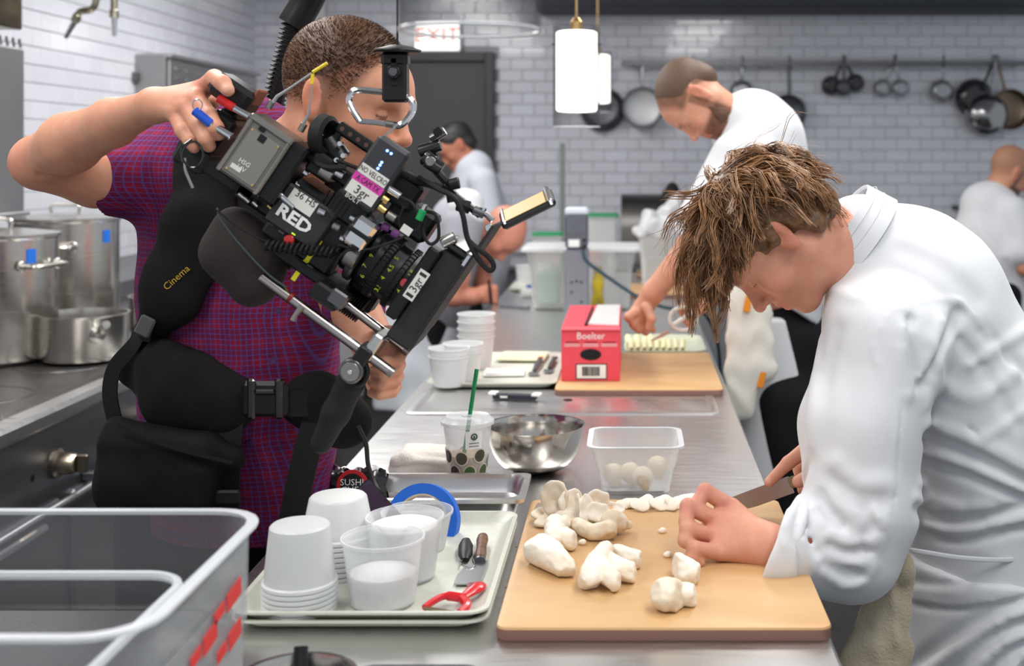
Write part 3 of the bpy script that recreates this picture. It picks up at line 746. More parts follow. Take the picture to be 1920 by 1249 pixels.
text('SUSHI', .017, white, lc+A3((0,-.0042,.006)), (1,0,0), (0,0,1), t); text('CHEF', .017, white, lc+A3((0,-.0042,-.008)), (1,0,0), (0,0,1), t)
# knives and peelers on the tray
def obox(c, xd, zd, size, bev=.002):
    return box(c, size, frame(zd, xd), bev)
tz = TZ
k1 = on(900,1048,tz+.008); k2 = on(906,1000,tz+.012); dk = nrm(k2-k1)
t = empty('paring_knife', k1, 'small knife with striped wooden handle lying on the tray', 'knife')
wood = mat('striped_wood', C(122,82,52), .5, tint=(40., C(70,44,28), .9, (1,6,1)))
obj('handle', tube([k1, k1+dk*.02, k1+dk*.05, k1+dk*.085, k1+dk*.1], [.0085,.0095,.008,.0098,.0085], 12, flat=((0,0,1),.8)), wood, t)
obj('bolster', tube([k1-dk*.008, k1+dk*.002], [.0085,.009], 12, flat=((0,0,1),.7)), dsteel, t)
bl = on(880,1088,tz+.003); obj('blade', plate([k1+A3((-.012,0,-.004)), k1+A3((.013,0,-.004)), bl+A3((.018,-.02,0)), bl+A3((-.02,-.02,0)), bl+A3((-.021,.02,0))], .0016, (0,0,1)), mat('blade_steel',(.45,.46,.48,1),.3,1), t)
q1 = on(872,1050,tz+.007); q2 = on(874,1008,tz+.012); dq = nrm(q2-q1)
t = empty('black_peeler', q1, 'black handled peeler lying left of the wooden knife', 'peeler')
obj('handle', tube([q1, q1+dq*.02, q1+dq*.06, q1+dq*.085], [.006,.0115,.012,.007], 12, flat=((0,0,1),.6)), blk, t)
obj('wire', tube(spline([q1+A3((-.004,0,0)), q1+A3((-.003,-.02,0)), q1+A3((.012,-.034,-.002)), q1+A3((.017,-.02,0)), q1+A3((.012,.0,.002))],5), .0016, 6), chrome, t)
t = empty('red_peeler', on(850,1120,tz), 'red plastic Y-shaped peeler on the tray front', 'peeler')
redp = mat('red_plastic', C(205,22,34), .3, coat=.3)
ra = on(902,1096,tz+.012); rb = on(866,1122,tz+.012); e1 = on(796,1140,tz+.01); e2 = on(862,1150,tz+.009)
obj('handle', tube(spline([ra+A3((.0,0,0)), (ra+rb)/2, rb],5), [.009,.012,.0135,.0135,.0125,.011,.010,.009,.008,.007,.007], 12, flat=((0,0,1),.5)), redp, t)
obj('handle_eye', lathe([(.009,.0055),(.0045,.0062),(.001,.0062)], 16, on(886,1103,tz+.012), None), mat('red_dark', C(120,8,14), .4), t)
obj('yoke', [tube(spline([rb+A3((.004,0,0)), on(835,1118,tz+.014), on(812,1128,tz+.013), e1],5), [.007]*5+[.005]*11, 8), tube(spline([rb, on(876,1135,tz+.012), e2],5), [.007]*5+[.006]*6, 8)], redp, t)
obj('blade', tube([e1, (e1+e2)/2+A3((0,-.001,0)), e2], .0026, 6), mat('blade_brown', (.25,.19,.12,1), .35, .9), t)
# third-size hotel pan
def hotel(cx, cy, w, l, z, hh, label):
    t = empty('hotel_pan', (cx,cy,z), label, 'pan'); c = (cx,cy)
    obj('pan_body', loft([rrect(w-.06,l-.06,.02,z,c), rrect(w-.034,l-.034,.03,z+.008,c), rrect(w-.024,l-.024,.03,z+hh-.01,c), rrect(w-.022,l-.022,.028,z+hh-.002,c), rrect(w,l,.016,z+hh,c), rrect(w+.002,l+.002,.016,z+hh-.006,c), rrect(w+.002,l+.002,.016,z+hh+.001,c),
        rrect(w-.02,l-.02,.028,z+hh+.0015,c), rrect(w-.03,l-.03,.03,z+hh-.008,c), rrect(w-.04,l-.04,.03,z+.011,c), rrect(w-.07,l-.07,.02,z+.003,c)], True, True), steel, t)
hotel(-.36,2.245,.34,.182,TOP,.042,'shallow steel pan with rolled rim behind the trays')
# folded towel with an orange stripe
t = empty('folded_towel', on(780,890,TOP), 'folded white cloth towel beside the iced coffee cup', 'towel')
twl = mat('terry_white', C(222,218,208), .95, bump=(260.,.9), sheen=.3)
c0 = A3((-.425,2.50,TOP))
body('cloth', [rbx(c0+A3((.0,0,.016)),(.062,.05,.013),.013,Rz(.15)), rbx(c0+A3((.006,.006,.038)),(.055,.046,.013),.013,Rz(.1)@Ry(.06)), cap(c0+A3((-.055,-.04,.018)),c0+A3((-.03,-.045,.042)),.012,.012,.015), cap(c0+A3((-.05,-.045,.036)),c0+A3((.05,-.048,.03)),.012,.01,.012),
     fold([c0+A3((-.06,-.052,.026)),c0+A3((.0,-.055,.03)),c0+A3((.06,-.05,.022))],.005,-.005), fold([c0+A3((-.05,-.03,.06)),c0+A3((.05,-.0,.056))],.012,.004), wob(45,.0012)], .0025, twl, t)
obj('orange_tip', plate([c0+A3((-.066,-.04,.0)),c0+A3((-.056,-.05,.0)),c0+A3((-.05,-.052,.022)),c0+A3((-.064,-.042,.02))], .008, (.3,.7,0)), mat('orange_cloth', C(228,140,38), .9), t)
# iced coffee cup
cb = A3((-.323,2.405,TOP))
t = empty('iced_coffee_cup', cb, 'clear plastic iced coffee cup with dome-free lid and green straw', 'cup')
hC = .128; rb_, rt_ = .034, .049
obj('cup_wall', lathe([(.001,.002),(rb_,.0),(rt_,hC),(rt_-.0015,hC),(rb_-.002,.004),(.001,.004)], 40, cb), cupc if False else mat('cup_clear', (.82,.84,.85,1), .1, clear=(.88,.35)), t)
obj('coffee', lathe([(.001,.005),(rb_-.003,.005),(rb_+(rt_-rb_)*.5-.003,.064),(.001,.064)], 32, cb), mat('milky_coffee', C(186,158,122), .3), t)
lid = obj('lid', lathe([(rt_+.001,hC-.006),(rt_+.004,hC-.004),(rt_+.004,hC+.003),(rt_,hC+.006),(rt_-.006,hC+.012),(rt_-.012,hC+.010),(.012,hC+.010),(.010,hC+.013),(.001,hC+.013)], 40, cb), cupc, t)
obj('straw', cyl(P(868,866,2.40), P(894,692,2.42), .0042, 12), mat('green_straw', C(0,128,72), .35), t)
spots = [(-.95,.044,0),(-.15,.043,1),(.75,.047,1),(-.55,.015,0),(.25,.015,2),(1.05,.015,2),(-1.55,.043,0),(1.6,.03,1),(2.5,.02,0),(3.4,.035,2)]
sp_m = [mat('spot_brown', C(52,36,36), .4), mat('spot_olive', C(64,62,44), .4), mat('spot_green', C(66,86,44), .4)]
def on_cone(a, z): r_ = rb_+(rt_-rb_)*z/hC+.0008; return cb+A3((r_*math.sin(a), -r_*math.cos(a), z))
for a, z, k in [(a_, z_+.020, k_) for a_, z_, k_ in spots]:
    for rr_, mm, off in ((1.18, mat('spot_ring', C(216,204,186), .5), 0.), (1., sp_m[k], .0004)):
        ring = [on_cone(a+rr_*.28*math.cos(q), z+rr_*.0125*math.sin(q))+A3((math.sin(a),-math.cos(a),0))*off for q in np.linspace(0,2*math.pi,15)[:-1]]
        obj('printed_spot', (np.array(ring), [tuple(range(14))]), mm, t, smooth=0)
lab = [on_cone(a, z) for a, z in ((.1,.055),(.75,.055),(.75,.098),(.42,.098),(.1,.098))]
obj('paper_label', (np.array([on_cone(a, z)-A3((0,.0003,0)) for z in (.082,.118) for a in np.linspace(.05,.78,6)]), [(i,i+1,i+7,i+6) for i in range(5)]), white, t, smooth=0)
lg = on_cone(.42,.107)-A3((0,.0012,0)); nl = (math.sin(.42),-math.cos(.42),0)
logo_m = mat('logo_dark_green', C(22,62,48), .5)
lgo = obj('round_logo', lathe([(.0042,0),(.0068,0),(.0068,.0004),(.0042,.0004),(.0042,0)], 24, lg, frame(nl)), logo_m, t)
obj('logo_figure', [lathe([(.0001,0),(.0016,0),(.0016,.0004),(.0001,.0004)], 10, lg+A3((0,-.0002,.001)), frame(nl)), box(lg+A3((0,-.0003,-.002)),(.004,.0004,.0025), frame((0,0,1),(math.cos(.42),math.sin(.42),0)))], logo_m, lgo)
for z in (.088,.094): obj('label_line', box(on_cone(.42,z)-A3((0,.0008,0)),(.02,.0003,.0012), frame((0,0,1),(math.cos(.42),math.sin(.42),0))), logo_m, t)
# mixing bowl
bo = A3((-.196,2.52,TOP)); t = empty('mixing_bowl', bo, 'stainless steel mixing bowl behind the iced coffee', 'bowl')
pr = [(.001,.0),(.035,.0),(.05,.006)]+[(.05+.05*math.sin(a), .006+.088*(1-math.cos(a))) for a in np.linspace(.2,1.5,10)]
pr += [(.1,.092),(.104,.0935),(.104,.096),(.1,.0955)]; pr += [(r_-.0025, z_+.0015) for r_, z_ in pr[:13][::-1]]
obj('bowl_body', lathe(pr, 56, bo), bowlst, t)
for i, (dx, dy, dz) in enumerate(((.03,.03,.03),(.055,.055,.06),(-.01,.05,.025))): obj('food_scrap', ball(bo+A3((dx,dy,dz)), (.004,.003,.002), 8, 6), mat('scrap', C(206,176,120), .7), t)
# clear tub of mushrooms
tc_ = (.012,2.385)
t = empty('clear_tub', (*tc_,TOP), 'small clear square tub holding whole mushrooms', 'container')
def tub(t, c, z, w, l, hh, m, rim, rr=.02, step=.55, taper=.02, rimw=.008):
    L = [rrect(w-taper*2-.02,l-taper*2-.02,rr,z,c), rrect(w-taper*2,l-taper*2,rr,z+.008,c), rrect(w-taper-.004,l-taper-.004,rr,z+hh*step,c), rrect(w-taper+.002,l-taper+.002,rr,z+hh*step+.004,c), rrect(w,l,rr,z+hh,c)]
    Li = [rrect(w-.004,l-.004,rr,z+hh,c), rrect(w-taper-.003,l-taper-.003,rr,z+hh*step+.004,c), rrect(w-taper*2-.004,l-taper*2-.004,rr,z+.011,c)]
    obj('tub_wall', loft(L+Li), m, t)
    obj('tub_rim', loft([rrect(w,l,rr,z+hh-.004,c), rrect(w+rimw*2,l+rimw*2,rr+rimw,z+hh-.003,c), rrect(w+rimw*2,l+rimw*2,rr+rimw,z+hh+.001,c), rrect(w-.004,l-.004,rr,z+hh+.001,c), rrect(w,l,rr,z+hh-.004,c)], False, False), rim, t)
tub(t, tc_, TOP, .172, .165, .10, mat('milky_tub', (.82,.83,.83,1), .22, clear=(.66,.25)), clearrim)
def mushm():
    return mat('mushroom_flesh', C(244,238,226), .65, bump=(60.,.5,(1,1,2)), tint=(26., C(226,202,160), .4))
mush = mushm(); mushb = mat('mushroom_skin', C(236,226,206), .75, bump=(60.,.5), tint=(30., C(196,160,112), .55))
def mushroom(name, prims, label, m=mush, res=.002, cat='mushroom', group='mushrooms'):
    V, Q = solid(prims, res); return obj(name, (smooth_mesh(V,Q,1), Q), m, None, label, cat, group, smooth=180)
gt = 'whole mushrooms in the clear tub'
for px, py, lb in ((1150,895,'left whole mushroom inside the clear tub'),(1182,893,'yellowish middle mushroom inside the clear tub'),(1232,880,'right whole mushroom inside the clear tub'),(1205,905,'front small mushroom inside the clear tub')):
    c = on(px,py+18,TOP+.01); c[1] = min(max(c[1],2.335),2.43); c[2] = TOP+.036
    mushroom('mushroom', [ell(c,(.021,.019,.020)), cap(c+A3((0,0,-.012)),c+A3((.006,-.01,-.018)),.008,.007,.006)], lb, mushb, .0025, group=gt)
# ------------------------------------------------------------------ cutting board with the mushrooms
boardm = mat('rubber_wood_board', C(208,170,122), .42, bump=(25.,.12,(1,8,1)), tint=(3.5, C(192,148,98), .8, (1,2.5,1)))
boarde = mat('board_edge', C(128,92,80), .6)
def board(name, x0, x1, y0, y1, z, th, label):
    c = ((x0+x1)/2,(y0+y1)/2); t = empty(name, (*c,z), label, 'cutting board'); w_, l_ = x1-x0, y1-y0
    obj('edge', loft([rrect(w_-.004,l_-.004,.016,z,c), rrect(w_,l_,.018,z+.003,c), rrect(w_,l_,.018,z+th-.004,c)], True, False), boarde, t)
    obj('top', loft([rrect(w_,l_,.018,z+th-.004,c), rrect(w_-.002,l_-.002,.017,z+th-.001,c), rrect(w_-.007,l_-.007,.015,z+th,c)], False, True), boardm, t)
BZ = TOP+.02
board('cutting_board', -.182,.276,1.632,2.24,TOP,.02,'large tan cutting board in front, covered with mushroom pieces')
for px, py, lbk in ((968,1026,'upper'),(948,1102,'lower')): obj('knot', lathe([(.0022,0),(.002,.0004),(.0001,.0004)], 10, on(px,py,BZ)), mat('knot_brown', C(70,36,20), .6), None, lbk+' tiny brown speck at the left of the front cutting board', 'speck', 'specks on the front board')
def bp(px, py, h): return on(px, py, BZ+h)
S_ = .00082
def lump(lst, label, m=mush, extra=(), res=.0016, k=.0025):   # lst of (px,py,height,radius) chains on the board
    pr = []
    for ch in lst:
        pts = [bp(x,y,h) for x,y,h,r in ch]; rs = [r for *_, r in ch]
        pr += chain(pts, rs, k) if len(ch) > 1 else [ell(pts[0], rs[0], None, k)]
    rg = np.random.default_rng(len(label)+int(lst[0][0][0])); base_ = list(pr)
    for _ in range(7):
        n_ = nrm(rg.normal(size=3)+A3((0,-.45,.5))); best = None
        for q in base_:
            for key, rk in (('c','r'),('a','r1'),('b','r2')):
                if key in q: hgt = q[key]@n_+float(np.max(q[rk])); best = (hgt, q[key], float(np.max(q[rk]))) if best is None or hgt > best[0] else best
        pr.append(cut(best[1]+n_*best[2]*rg.uniform(.70,.88), n_, .0010))
    pr += list(extra)+[wob(230,.0006,len(label)), cut((0,0,BZ+.0006),(0,0,-1))]
    return mushroom('mushroom_piece', pr, label, m, res, 'mushroom', 'mushroom pieces on the board')
lump([[(1012,1030,.022,.026),(1030,1040,.022,.024),(1058,1062,.016,.017),(1074,1066,.014,.011)]], 'big leaning mushroom chunk at the left of the board', extra=[cut(bp(1080,1068,.012), nrm((1,.1,.1))), fold([bp(1022,1010,.05),bp(1028,1040,.05),bp(1020,1070,.01)],.004,.004)])
lump([[(1135,1030,.03,.013),(1118,1055,.026,.016),(1105,1085,.018,.019)],[(1118,1055,.026,.016),(1150,1090,.016,.015)],[(1105,1088,.014,.018),(1112,1102,.008,.01)]], 'branching mushroom chunk with a brown tip in the board middle', extra=[cut(bp(1162,1096,.012), nrm((1,-.3,0))), ell(bp(1120,1110,.002),(.018,.014,.012),None,.006,'s')])
lump([[(1140,1048,.022,.012),(1165,1068,.018,.016),(1188,1074,.016,.015)]], 'stem piece lying right of the branching chunk', extra=[cut(bp(1191,1076,.015), nrm((1,-.2,0)))])
lump([[(1158,1036,.020,.013),(1182,1044,.018,.015),(1200,1048,.016,.015)]], 'short stem stub farthest right in the middle group', extra=[cut(bp(1201,1050,.015), nrm((1,-.2,0))), fold([bp(1165,1022,.04),bp(1160,1048,.03)],.004,.003)])
lump([[(1268,1058,.022,.018),(1290,1072,.018,.019),(1306,1076,.016,.017)]], 'blocky mushroom stem behind the front pair', extra=[cut(bp(1308,1080,.015), nrm((1,-.3,-.1))), cut(bp(1262,1058,.02), nrm((-1,-.2,.2)))])
lump([[(1250,1115,.022,.024),(1256,1122,.012,.022)],[(1262,1108,.022,.018),(1270,1125,.014,.02)]], 'rounded mushroom half nearest the front edge', mushb, extra=[cut(bp(1272,1120,.02), nrm((1,-.5,.15)))])
lump([[(1272,1112,.016,.017),(1300,1118,.014,.017)]], 'pale stem stub touching the rounded front half', extra=[cut(bp(1304,1118,.014), nrm((1,-.2,.1)))])
lump([[(1040,985,.024,.018),(1040,1012,.018,.016)],[(1045,988,.024,.014),(1062,978,.02,.012)]], 'upright mushroom chunk below the trimmings pile')
lump([[(1055,1006,.020,.017),(1072,1014,.016,.016)]], 'cut stub in front of the upright chunk', extra=[cut(bp(1080,1014,.015), nrm((1,-.25,.1)))])
lump([[(1082,985,.016,.013),(1110,998,.014,.013),(1140,994,.018,.016)],[(1148,978,.024,.020),(1158,980,.02,.018)],[(1170,984,.014,.009),(1178,984,.012,.008)]], 'long whole mushroom with round cap and pale stem', mushb)
def shard(px, py, h, ax, size, label, m=mush):
    R = frame(ax); c = bp(px,py,h)
    return mushroom('mushroom_trimming', [ell(c, size, R, .003), ell(c+R[:,2]*size[2]*2.2, (size[0]*1.3,size[1]*1.3,size[2]*2.2), R, .003, 's'), wob(120,.0022,px*.1), cut((0,0,BZ+.0006),(0,0,-1))], label, m, .0015, 'mushroom trimming', 'mushroom trimmings piled on the board')
sh_ = [(1040,935,.046,(-.3,-.9,.3),(.026,.030,.009),'tall pale cap shaving at the top of the trimmings pile'),(1072,942,.040,(.5,-.8,.2),(.026,.022,.006),'broad shaving right of the tall cap shaving'),
 (1098,955,.034,(.7,-.5,.3),(.018,.028,.006),'leaning white shaving at the pile centre'),(1082,955,.030,(-.7,-.6,.3),(.010,.026,.006),'narrow upright shaving at the pile centre'),
 (1020,966,.014,(.1,-.4,.9),(.024,.016,.006),'flat brown-edged shaving at the left end of the pile'),(1030,976,.012,(-.2,-.5,.8),(.028,.014,.007),'long low shaving at the pile front left'),
 (1122,962,.026,(.3,-.7,.6),(.024,.018,.006),'white shaving at the right of the pile'),(1145,952,.014,(.1,-.7,.7),(.030,.012,.005),'long thin shaving pointing right from the pile'),
 (1065,972,.018,(.2,-.6,.7),(.026,.016,.007),'curled shaving in front of the pile'),(1110,975,.014,(-.1,-.5,.8),(.024,.014,.006),'small curled shaving in front of the pile right side'),
 (1120,940,.03,(.2,-.9,.2),(.022,.02,.005),'thin shaving standing behind the pile'),(1010,957,.018,(-.6,-.5,.5),(.012,.016,.006),'tiny brown root trimming at the pile left')]
for i, a in enumerate(sh_): shard(*a[:5], a[5], mushb if i in (0,4,5,9,11) else mush)
def slice_(px, py, h, tilt, sz, label, q=0.):
    a = nrm((math.sin(tilt), -.55, math.cos(tilt)*.8)); c = bp(px,py,h); R = frame(a, (math.cos(q),0,-math.sin(q)))
    return mushroom('mushroom_slice', [ell(c, (sz*1.1,sz*.7,.0026), R, .002), ell(c+R@A3((sz*.55,0,0)), (sz*.6,sz*.85,.0026), R, .004), cut((0,0,BZ+.0005),(0,0,-1))], label, mush, .0015, 'mushroom slice', 'row of mushroom slices')
ords = ['first','second','third','fourth','fifth','sixth','seventh','eighth','ninth','tenth','eleventh','twelfth','thirteenth']
for i, (px, py) in enumerate(((1170,948),(1184,944),(1198,947),(1206,941),(1222,944),(1234,946),(1240,940),(1252,948),(1262,944),(1276,940),(1288,936),(1300,938),(1312,934))):
    slice_(px, py, .006+.002*(i%3), .5-.25*(i%4), .017, f'{ords[i]} slice from the left in the row of white mushroom slices', .4*(i%3)-.3)
for px, py, lb in ((1240,996,'larger white crumb in the board middle'),(1250,1041,'small white crumb below the chef fingers'),(1090,1018,'pale crumb by the upright chunk')):
    mushroom('mushroom_crumb', [ell(bp(px,py,.003),(.0055,.004,.003)), ell(bp(px+4,py-2,.004),(.003,.003,.003))], lb, mush, .0015, 'crumb', 'crumbs on the board')
# ------------------------------------------------------------------ nearest foreground
cart = empty('prep_cart', (-.91,1.42,0), 'dark grey prep cart left of the island under the clear box', 'cart')
obj('top', box((-.915,1.42,TOP-.02), (.60,.66,.04), None, .006), mat('dark_laminate', C(52,52,55), .5, bump=(200.,.4), tint=(160.,C(70,70,74),.6)), cart)
obj('shelf', box((-.915,1.42,.35), (.56,.62,.03), None, .006), MATS['dark_laminate'], cart)
for sx in (-1,1):
    for sy in (-1,1): obj('leg', cyl((-.915+sx*.26,1.42+sy*.29,0),(-.915+sx*.26,1.42+sy*.29,TOP-.04),.016,10), dsteel, cart)
FZ = TOP+.001; fc = (-.6935,1.303); fw, fl_, fh = .473, .385, .216
fb = empty('food_box', (fc[0],fc[1],FZ), 'large deep clear plastic food box with red markings at the lower left', 'container')
tub(fb, fc, FZ, fw, fl_, fh, clearp, clearrim, .055, .45, .006, .011)
obj('moulded_ledge', tube([A3((*p_[:2], FZ+.146)) for p_ in rrect(.30,.33,.05,0,(-.685,1.305),6)], .006, 8, True), clearrim, fb)
obj('bottom_edge', tube([A3((*p_[:2], FZ+.010)) for p_ in rrect(fw-.02,fl_-.02,.05,0,fc,6)], .005, 8, True), clearrim, fb)
redk = mat('red_print', C(205,40,38), .6)
for y0_, y1_, zz in ((1.324,1.415,1.06),(1.252,1.333,1.041),(1.333,1.415,1.013)):
    for k_, (f0, f1, hh_) in enumerate(((0,.38,.014),(.46,1.,.021))):
        ya, yb = y0_+(y1_-y0_)*f0, y0_+(y1_-y0_)*f1
        obj('red_mark', box((fc[0]+fw/2+.0012,(ya+yb)/2,zz+.003*k_), (.001,yb-ya,hh_), Rx(.12), .0003), redk, fb)
# steel insert with a ladle at the bottom edge, and a dark lid
ip = on(580,1232,TOP+.06); ip[2] = TOP
t = empty('steel_insert', ip, 'round steel insert pot cut off by the bottom edge', 'pot')
obj('pot_body', lathe([(.001,0),(.058,0),(.062,.006),(.064,.055),(.069,.058),(.069,.061),(.063,.061),(.060,.055),(.056,.006),(.001,.004)], 40, (ip[0],ip[1]-.055,TOP)), potst, t)
lp = A3((ip[0]-.02,ip[1]-.055,TOP))
t = empty('ladle', lp+A3((0,0,.006)), 'ladle with black handle standing in the steel insert', 'ladle')
obj('bowl', lathe([(.001,.0),(.018,.004),(.024,.014),(.022,.014),(.001,.003)], 20, lp+A3((.02,0,.005))), potst, t)
obj('handle', tube([lp+A3((.02,.02,.012)), lp+A3((.012,.045,.05)), lp+A3((.010,.056,.072))], [.006,.0085,.0085], 10), blk, t)
lp2 = on(790,1240,TOP+.02); t = empty('flat_lid', (lp2[0],lp2[1]-.09,TOP), 'dark grey rectangular pan lid at the bottom edge', 'lid')
obj('lid_plate', loft([rrect(.165,.19,.02,TOP,(lp2[0],lp2[1]-.092)), rrect(.165,.19,.02,TOP+.012,(lp2[0],lp2[1]-.092)), rrect(.15,.175,.02,TOP+.018,(lp2[0],lp2[1]-.092))]), mat('lid_grey', C(96,98,100), .4, .5), t)
obj('lid_grip', box((lp2[0],lp2[1]-.1,TOP+.024), (.06,.02,.012), None, .004), dsteel, t)

# ================================================================== things on the island, middle
rtray('serving_tray', -.385,3.62,.365,.53,TOP+.006,.016,traym,'pale tray with stacked cups in the middle of the island','tray')
TZ2 = TOP+.012
gs = 'cups on the middle tray'
for px, py, n, hh, lb in ((893,712,4,.10,'tall rear'),(868,735,2,.085,'middle'),(842,745,2,.085,'left front')):
    b = on(px, py-22, TZ2+.0)
    for i in range(n): deli(b+A3((0,0,i*.022)), f'{["bottom","second","third","top"][i] if n == 4 else ["lower","upper"][i]} cup of the {lb} stack on the middle tray', cup, .044, .0565, hh, False, gs)
pp = on(945,700,TZ2+.002); obj('folded_paper', [box(pp+A3((0,0,.002)), (.12,.10,.004), Rz(.08), .001), box(pp+A3((.002,.004,.006)), (.112,.09,.003), Rz(.12)@Ry(.02), .001)], white, None, 'folded white paper on the middle tray', 'paper')
pm = on(1000,668,TZ2+.004); obj('plastic_mat', box(pm+A3((-.03,-.02,.004)), (.15,.16,.006), Rz(-.05), .002), mat('cream_plastic', C(222,222,190), .45), None, 'cream plastic cutting sheet on the middle tray', 'sheet')
for (ax, ay), (bx_, by_), lb, mm in (((1002,695),(1013,672),'left dark peeler with coloured band on the middle tray','pk'),((1030,690),(1040,672),'right dark tool with steel blade on the middle tray','tl')):
    a, b = on(ax,ay,TZ2+.008), on(bx_,by_,TZ2+.012); t = empty('small_peeler' if mm == 'pk' else 'small_knife', a, lb, 'peeler' if mm == 'pk' else 'knife')
    obj('handle', tube([a, a*.5+b*.5, b], [.006,.010,.008], 8, flat=((0,0,1),.6)), mat('grey_handle', C(70,72,76), .4), t)
    obj('blade', box(a-A3((0,.03,.003)), (.03,.045,.002)), mat('blade_steel'), t)
    obj('band', box(b+A3((.0,.01,.0)), (.018,.012,.008), Rz(.4), .002), mat('orange_cloth') if mm == 'pk' else dsteel, t)
# sharpener-like bar on the well cover
a, b = on(925,742,TOP+.012), on(1006,745,TOP+.012)
t = empty('sharpening_stone', (a+b)/2-A3((0,0,.008)), 'black bar with white ends lying on the well cover', 'stone')
Rb = frame((0,0,1), b-a); Lb = np.linalg.norm(b-a)
obj('bar', box((a+b)/2, (Lb,.022,.014), Rb, .002), mat('navy_bar', C(26,32,46), .5), t)
for s_ in (a,b): obj('end_cap', box(s_+A3((0,.003,.007)), (.022,.03,.006), Rb, .001), white, t)
obj('white_mark', box((a*.75+b*.25)+A3((0,-.0115,.0)), (.02,.001,.005), Rb), white, t)
board('cutting_board', -.205,.258,3.29,3.90,TOP+.0,.02,'tan cutting board under the red box in the middle of the island')
# red carton
rX0, rX1, rY0, rY1, rZ0, rZ1 = -.192,-.026,3.40,3.9,TOP+.0202,TOP+.172
t = empty('red_carton', ((rX0+rX1)/2,(rY0+rY1)/2,rZ0), 'red cardboard carton with white lettering and barcode', 'box')
redc = mat('carton_red', C(224,70,84), .6, bump=(30.,.1)); redt = mat('carton_red_top', C(236,110,124), .5)
obj('carton_body', box(((rX0+rX1)/2,(rY0+rY1)/2,(rZ0+rZ1)/2), (rX1-rX0,rY1-rY0,rZ1-rZ0), None, .002), redc, t)
obj('top_flap', plate([(rX0,rY0-.006,rZ1-.006),(rX1,rY0-.006,rZ1-.006),(rX1,rY0-.004,rZ1+.001),(rX0,rY0-.004,rZ1+.001)], .005, (0,1,.05)), redt, t)
obj('foil_sheet', [plate([(rX0+.075,rY0+.05,rZ1+.001),(rX1-.004,rY0+.03,rZ1+.001),(rX1-.004,rY1-.02,rZ1+.001),(rX0+.09,rY1-.02,rZ1+.001)], .004, (0,0,1))], mat('white_film', (.82,.8,.8,1), .15, bump=(40.,1.)), t)
obj('slot', box((rX0+.072,(rY0+rY1)/2-.02,rZ1+.003), (.006,.40,.008), Rz(-.02)), blk, t)
fx, fy = (rX0+rX1)/2, rY0-.0005
text('Boelter', .028, white, (fx,fy,rZ1-.024), (1,0,0), (0,0,1), t, sx=.95)
for i, s_ in enumerate(('Facial', 'Peel & Stretch', 'Cartons')): obj('small_print', [box((fx-.052+i*.052,fy,rZ1-.041), (.036,.0006,.0022)), ], mat('print_dark', C(110,20,30), .6), t)
for i in range(3):
    for j in range(2): obj('small_print', box((fx-.052+i*.052,fy,rZ1-.047-.005*j), (.045,.0006,.0014)), white, t)
v = [(.030*math.cos(q)*(1 if math.sin(q) > -.5 or abs(math.cos(q)) > .5 else .9), .016*math.sin(q)) for q in np.linspace(0,2*math.pi,20)[:-1]]
obj('hand_hole', prism(v, 0, .0012, frame((0,-1,0), (1,0,0)), (fx,fy,rZ0+.076)), blk, t)
obj('barcode_panel', [box((fx+.002,fy,rZ0+.028), (.088,.0008,.044))], mat('print_black', (.02,.02,.02,1), .6), t)
pnl = obj('barcode_ground', box((fx+.002,fy-.0008,rZ0+.028), (.082,.0008,.038)), white, t)
xx = fx-.024
for i in range(18):
    wbar = random.choice((.0012,.002,.003)); obj('bar', box((xx+wbar/2,fy-.0016,rZ0+.029), (wbar,.0006,.026)), MATS['print_black'], pnl); xx += wbar+random.choice((.0008,.0014))
    if xx > fx+.03: break
# tray of leeks
t = rtray('glass_tray', .118,4.11,.27,.37,TOP,.018,mat('tray_glassy', C(196,200,178), .2), 'shallow oval-cornered tray of cut leeks by the bearded chef hands','tray',.05)
leek = mat('leek', C(232,224,190), .6, tint=(30., C(206,214,150), .6))
wordn = ['first','second','third','fourth','fifth','sixth','seventh','eighth','ninth','tenth']
for i in range(9):
    c = A3((.008+i*.021,3.985+.004*(i%2),TOP+.018)); ob = obj('leek_piece', lathe([(.004,0),(.0085,.0),(.0095,.004),(.0095,.05),(.008,.054),(.003,.053)], 14, c+A3((0,-.01,0)), frame((.05*(i%3-1),.8,.35))), leek, None, f'{wordn[i]} leek piece from the left in the leek tray', 'leek', 'leek pieces on the tray')
for i in range(5):
    c = A3((.0+i*.026,4.10,TOP+.018)); obj('leek_piece', lathe([(.004,0),(.010,.0),(.011,.006),(.011,.05),(.008,.054)], 14, c, frame((.1*(i%3-1),.8,.25)), True, True), leek, None, f'{wordn[i]} leek piece of the rear row in the leek tray', 'leek', 'rear leek pieces on the tray')
# water bath with circulator
wb_c = (-.205,5.22); t = empty('water_bath', (*wb_c,TOP), 'clear plastic water bath with white rim behind the red box', 'container')
tub(t, wb_c, TOP, .47, .30, .255, mat('bath_plastic', (.70,.72,.70,1), .2, clear=(.82,.3)), mat('bath_rim', (.85,.86,.87,1), .25, clear=(.15,.05)), .03, .72, .03, .018)
obj('lid', loft([rrect(.47,.30,.03,TOP+.256,wb_c), rrect(.50,.33,.035,TOP+.262,wb_c), rrect(.49,.32,.035,TOP+.27,wb_c)], True, True), mat('lid_clear', (.82,.84,.85,1), .2, clear=(.55,.15)), t)
gb = mat('green_bag', C(150,190,168), .4, clear=(.45,.3)); 
b_ = body('vacuum_bag', [rbx((-.345,5.15,TOP+.09),(.05,.03,.07),.02), ell((-.33,5.16,TOP+.14),(.035,.03,.04),None,.03)], .006, mat('bag_green', C(168,196,178), .4), None, label='greenish vacuum bag inside the left of the water bath', cat='bag')
ban = mat('banana_yellow', C(196,172,30), .5, tint=(14., C(96,72,22), .8))
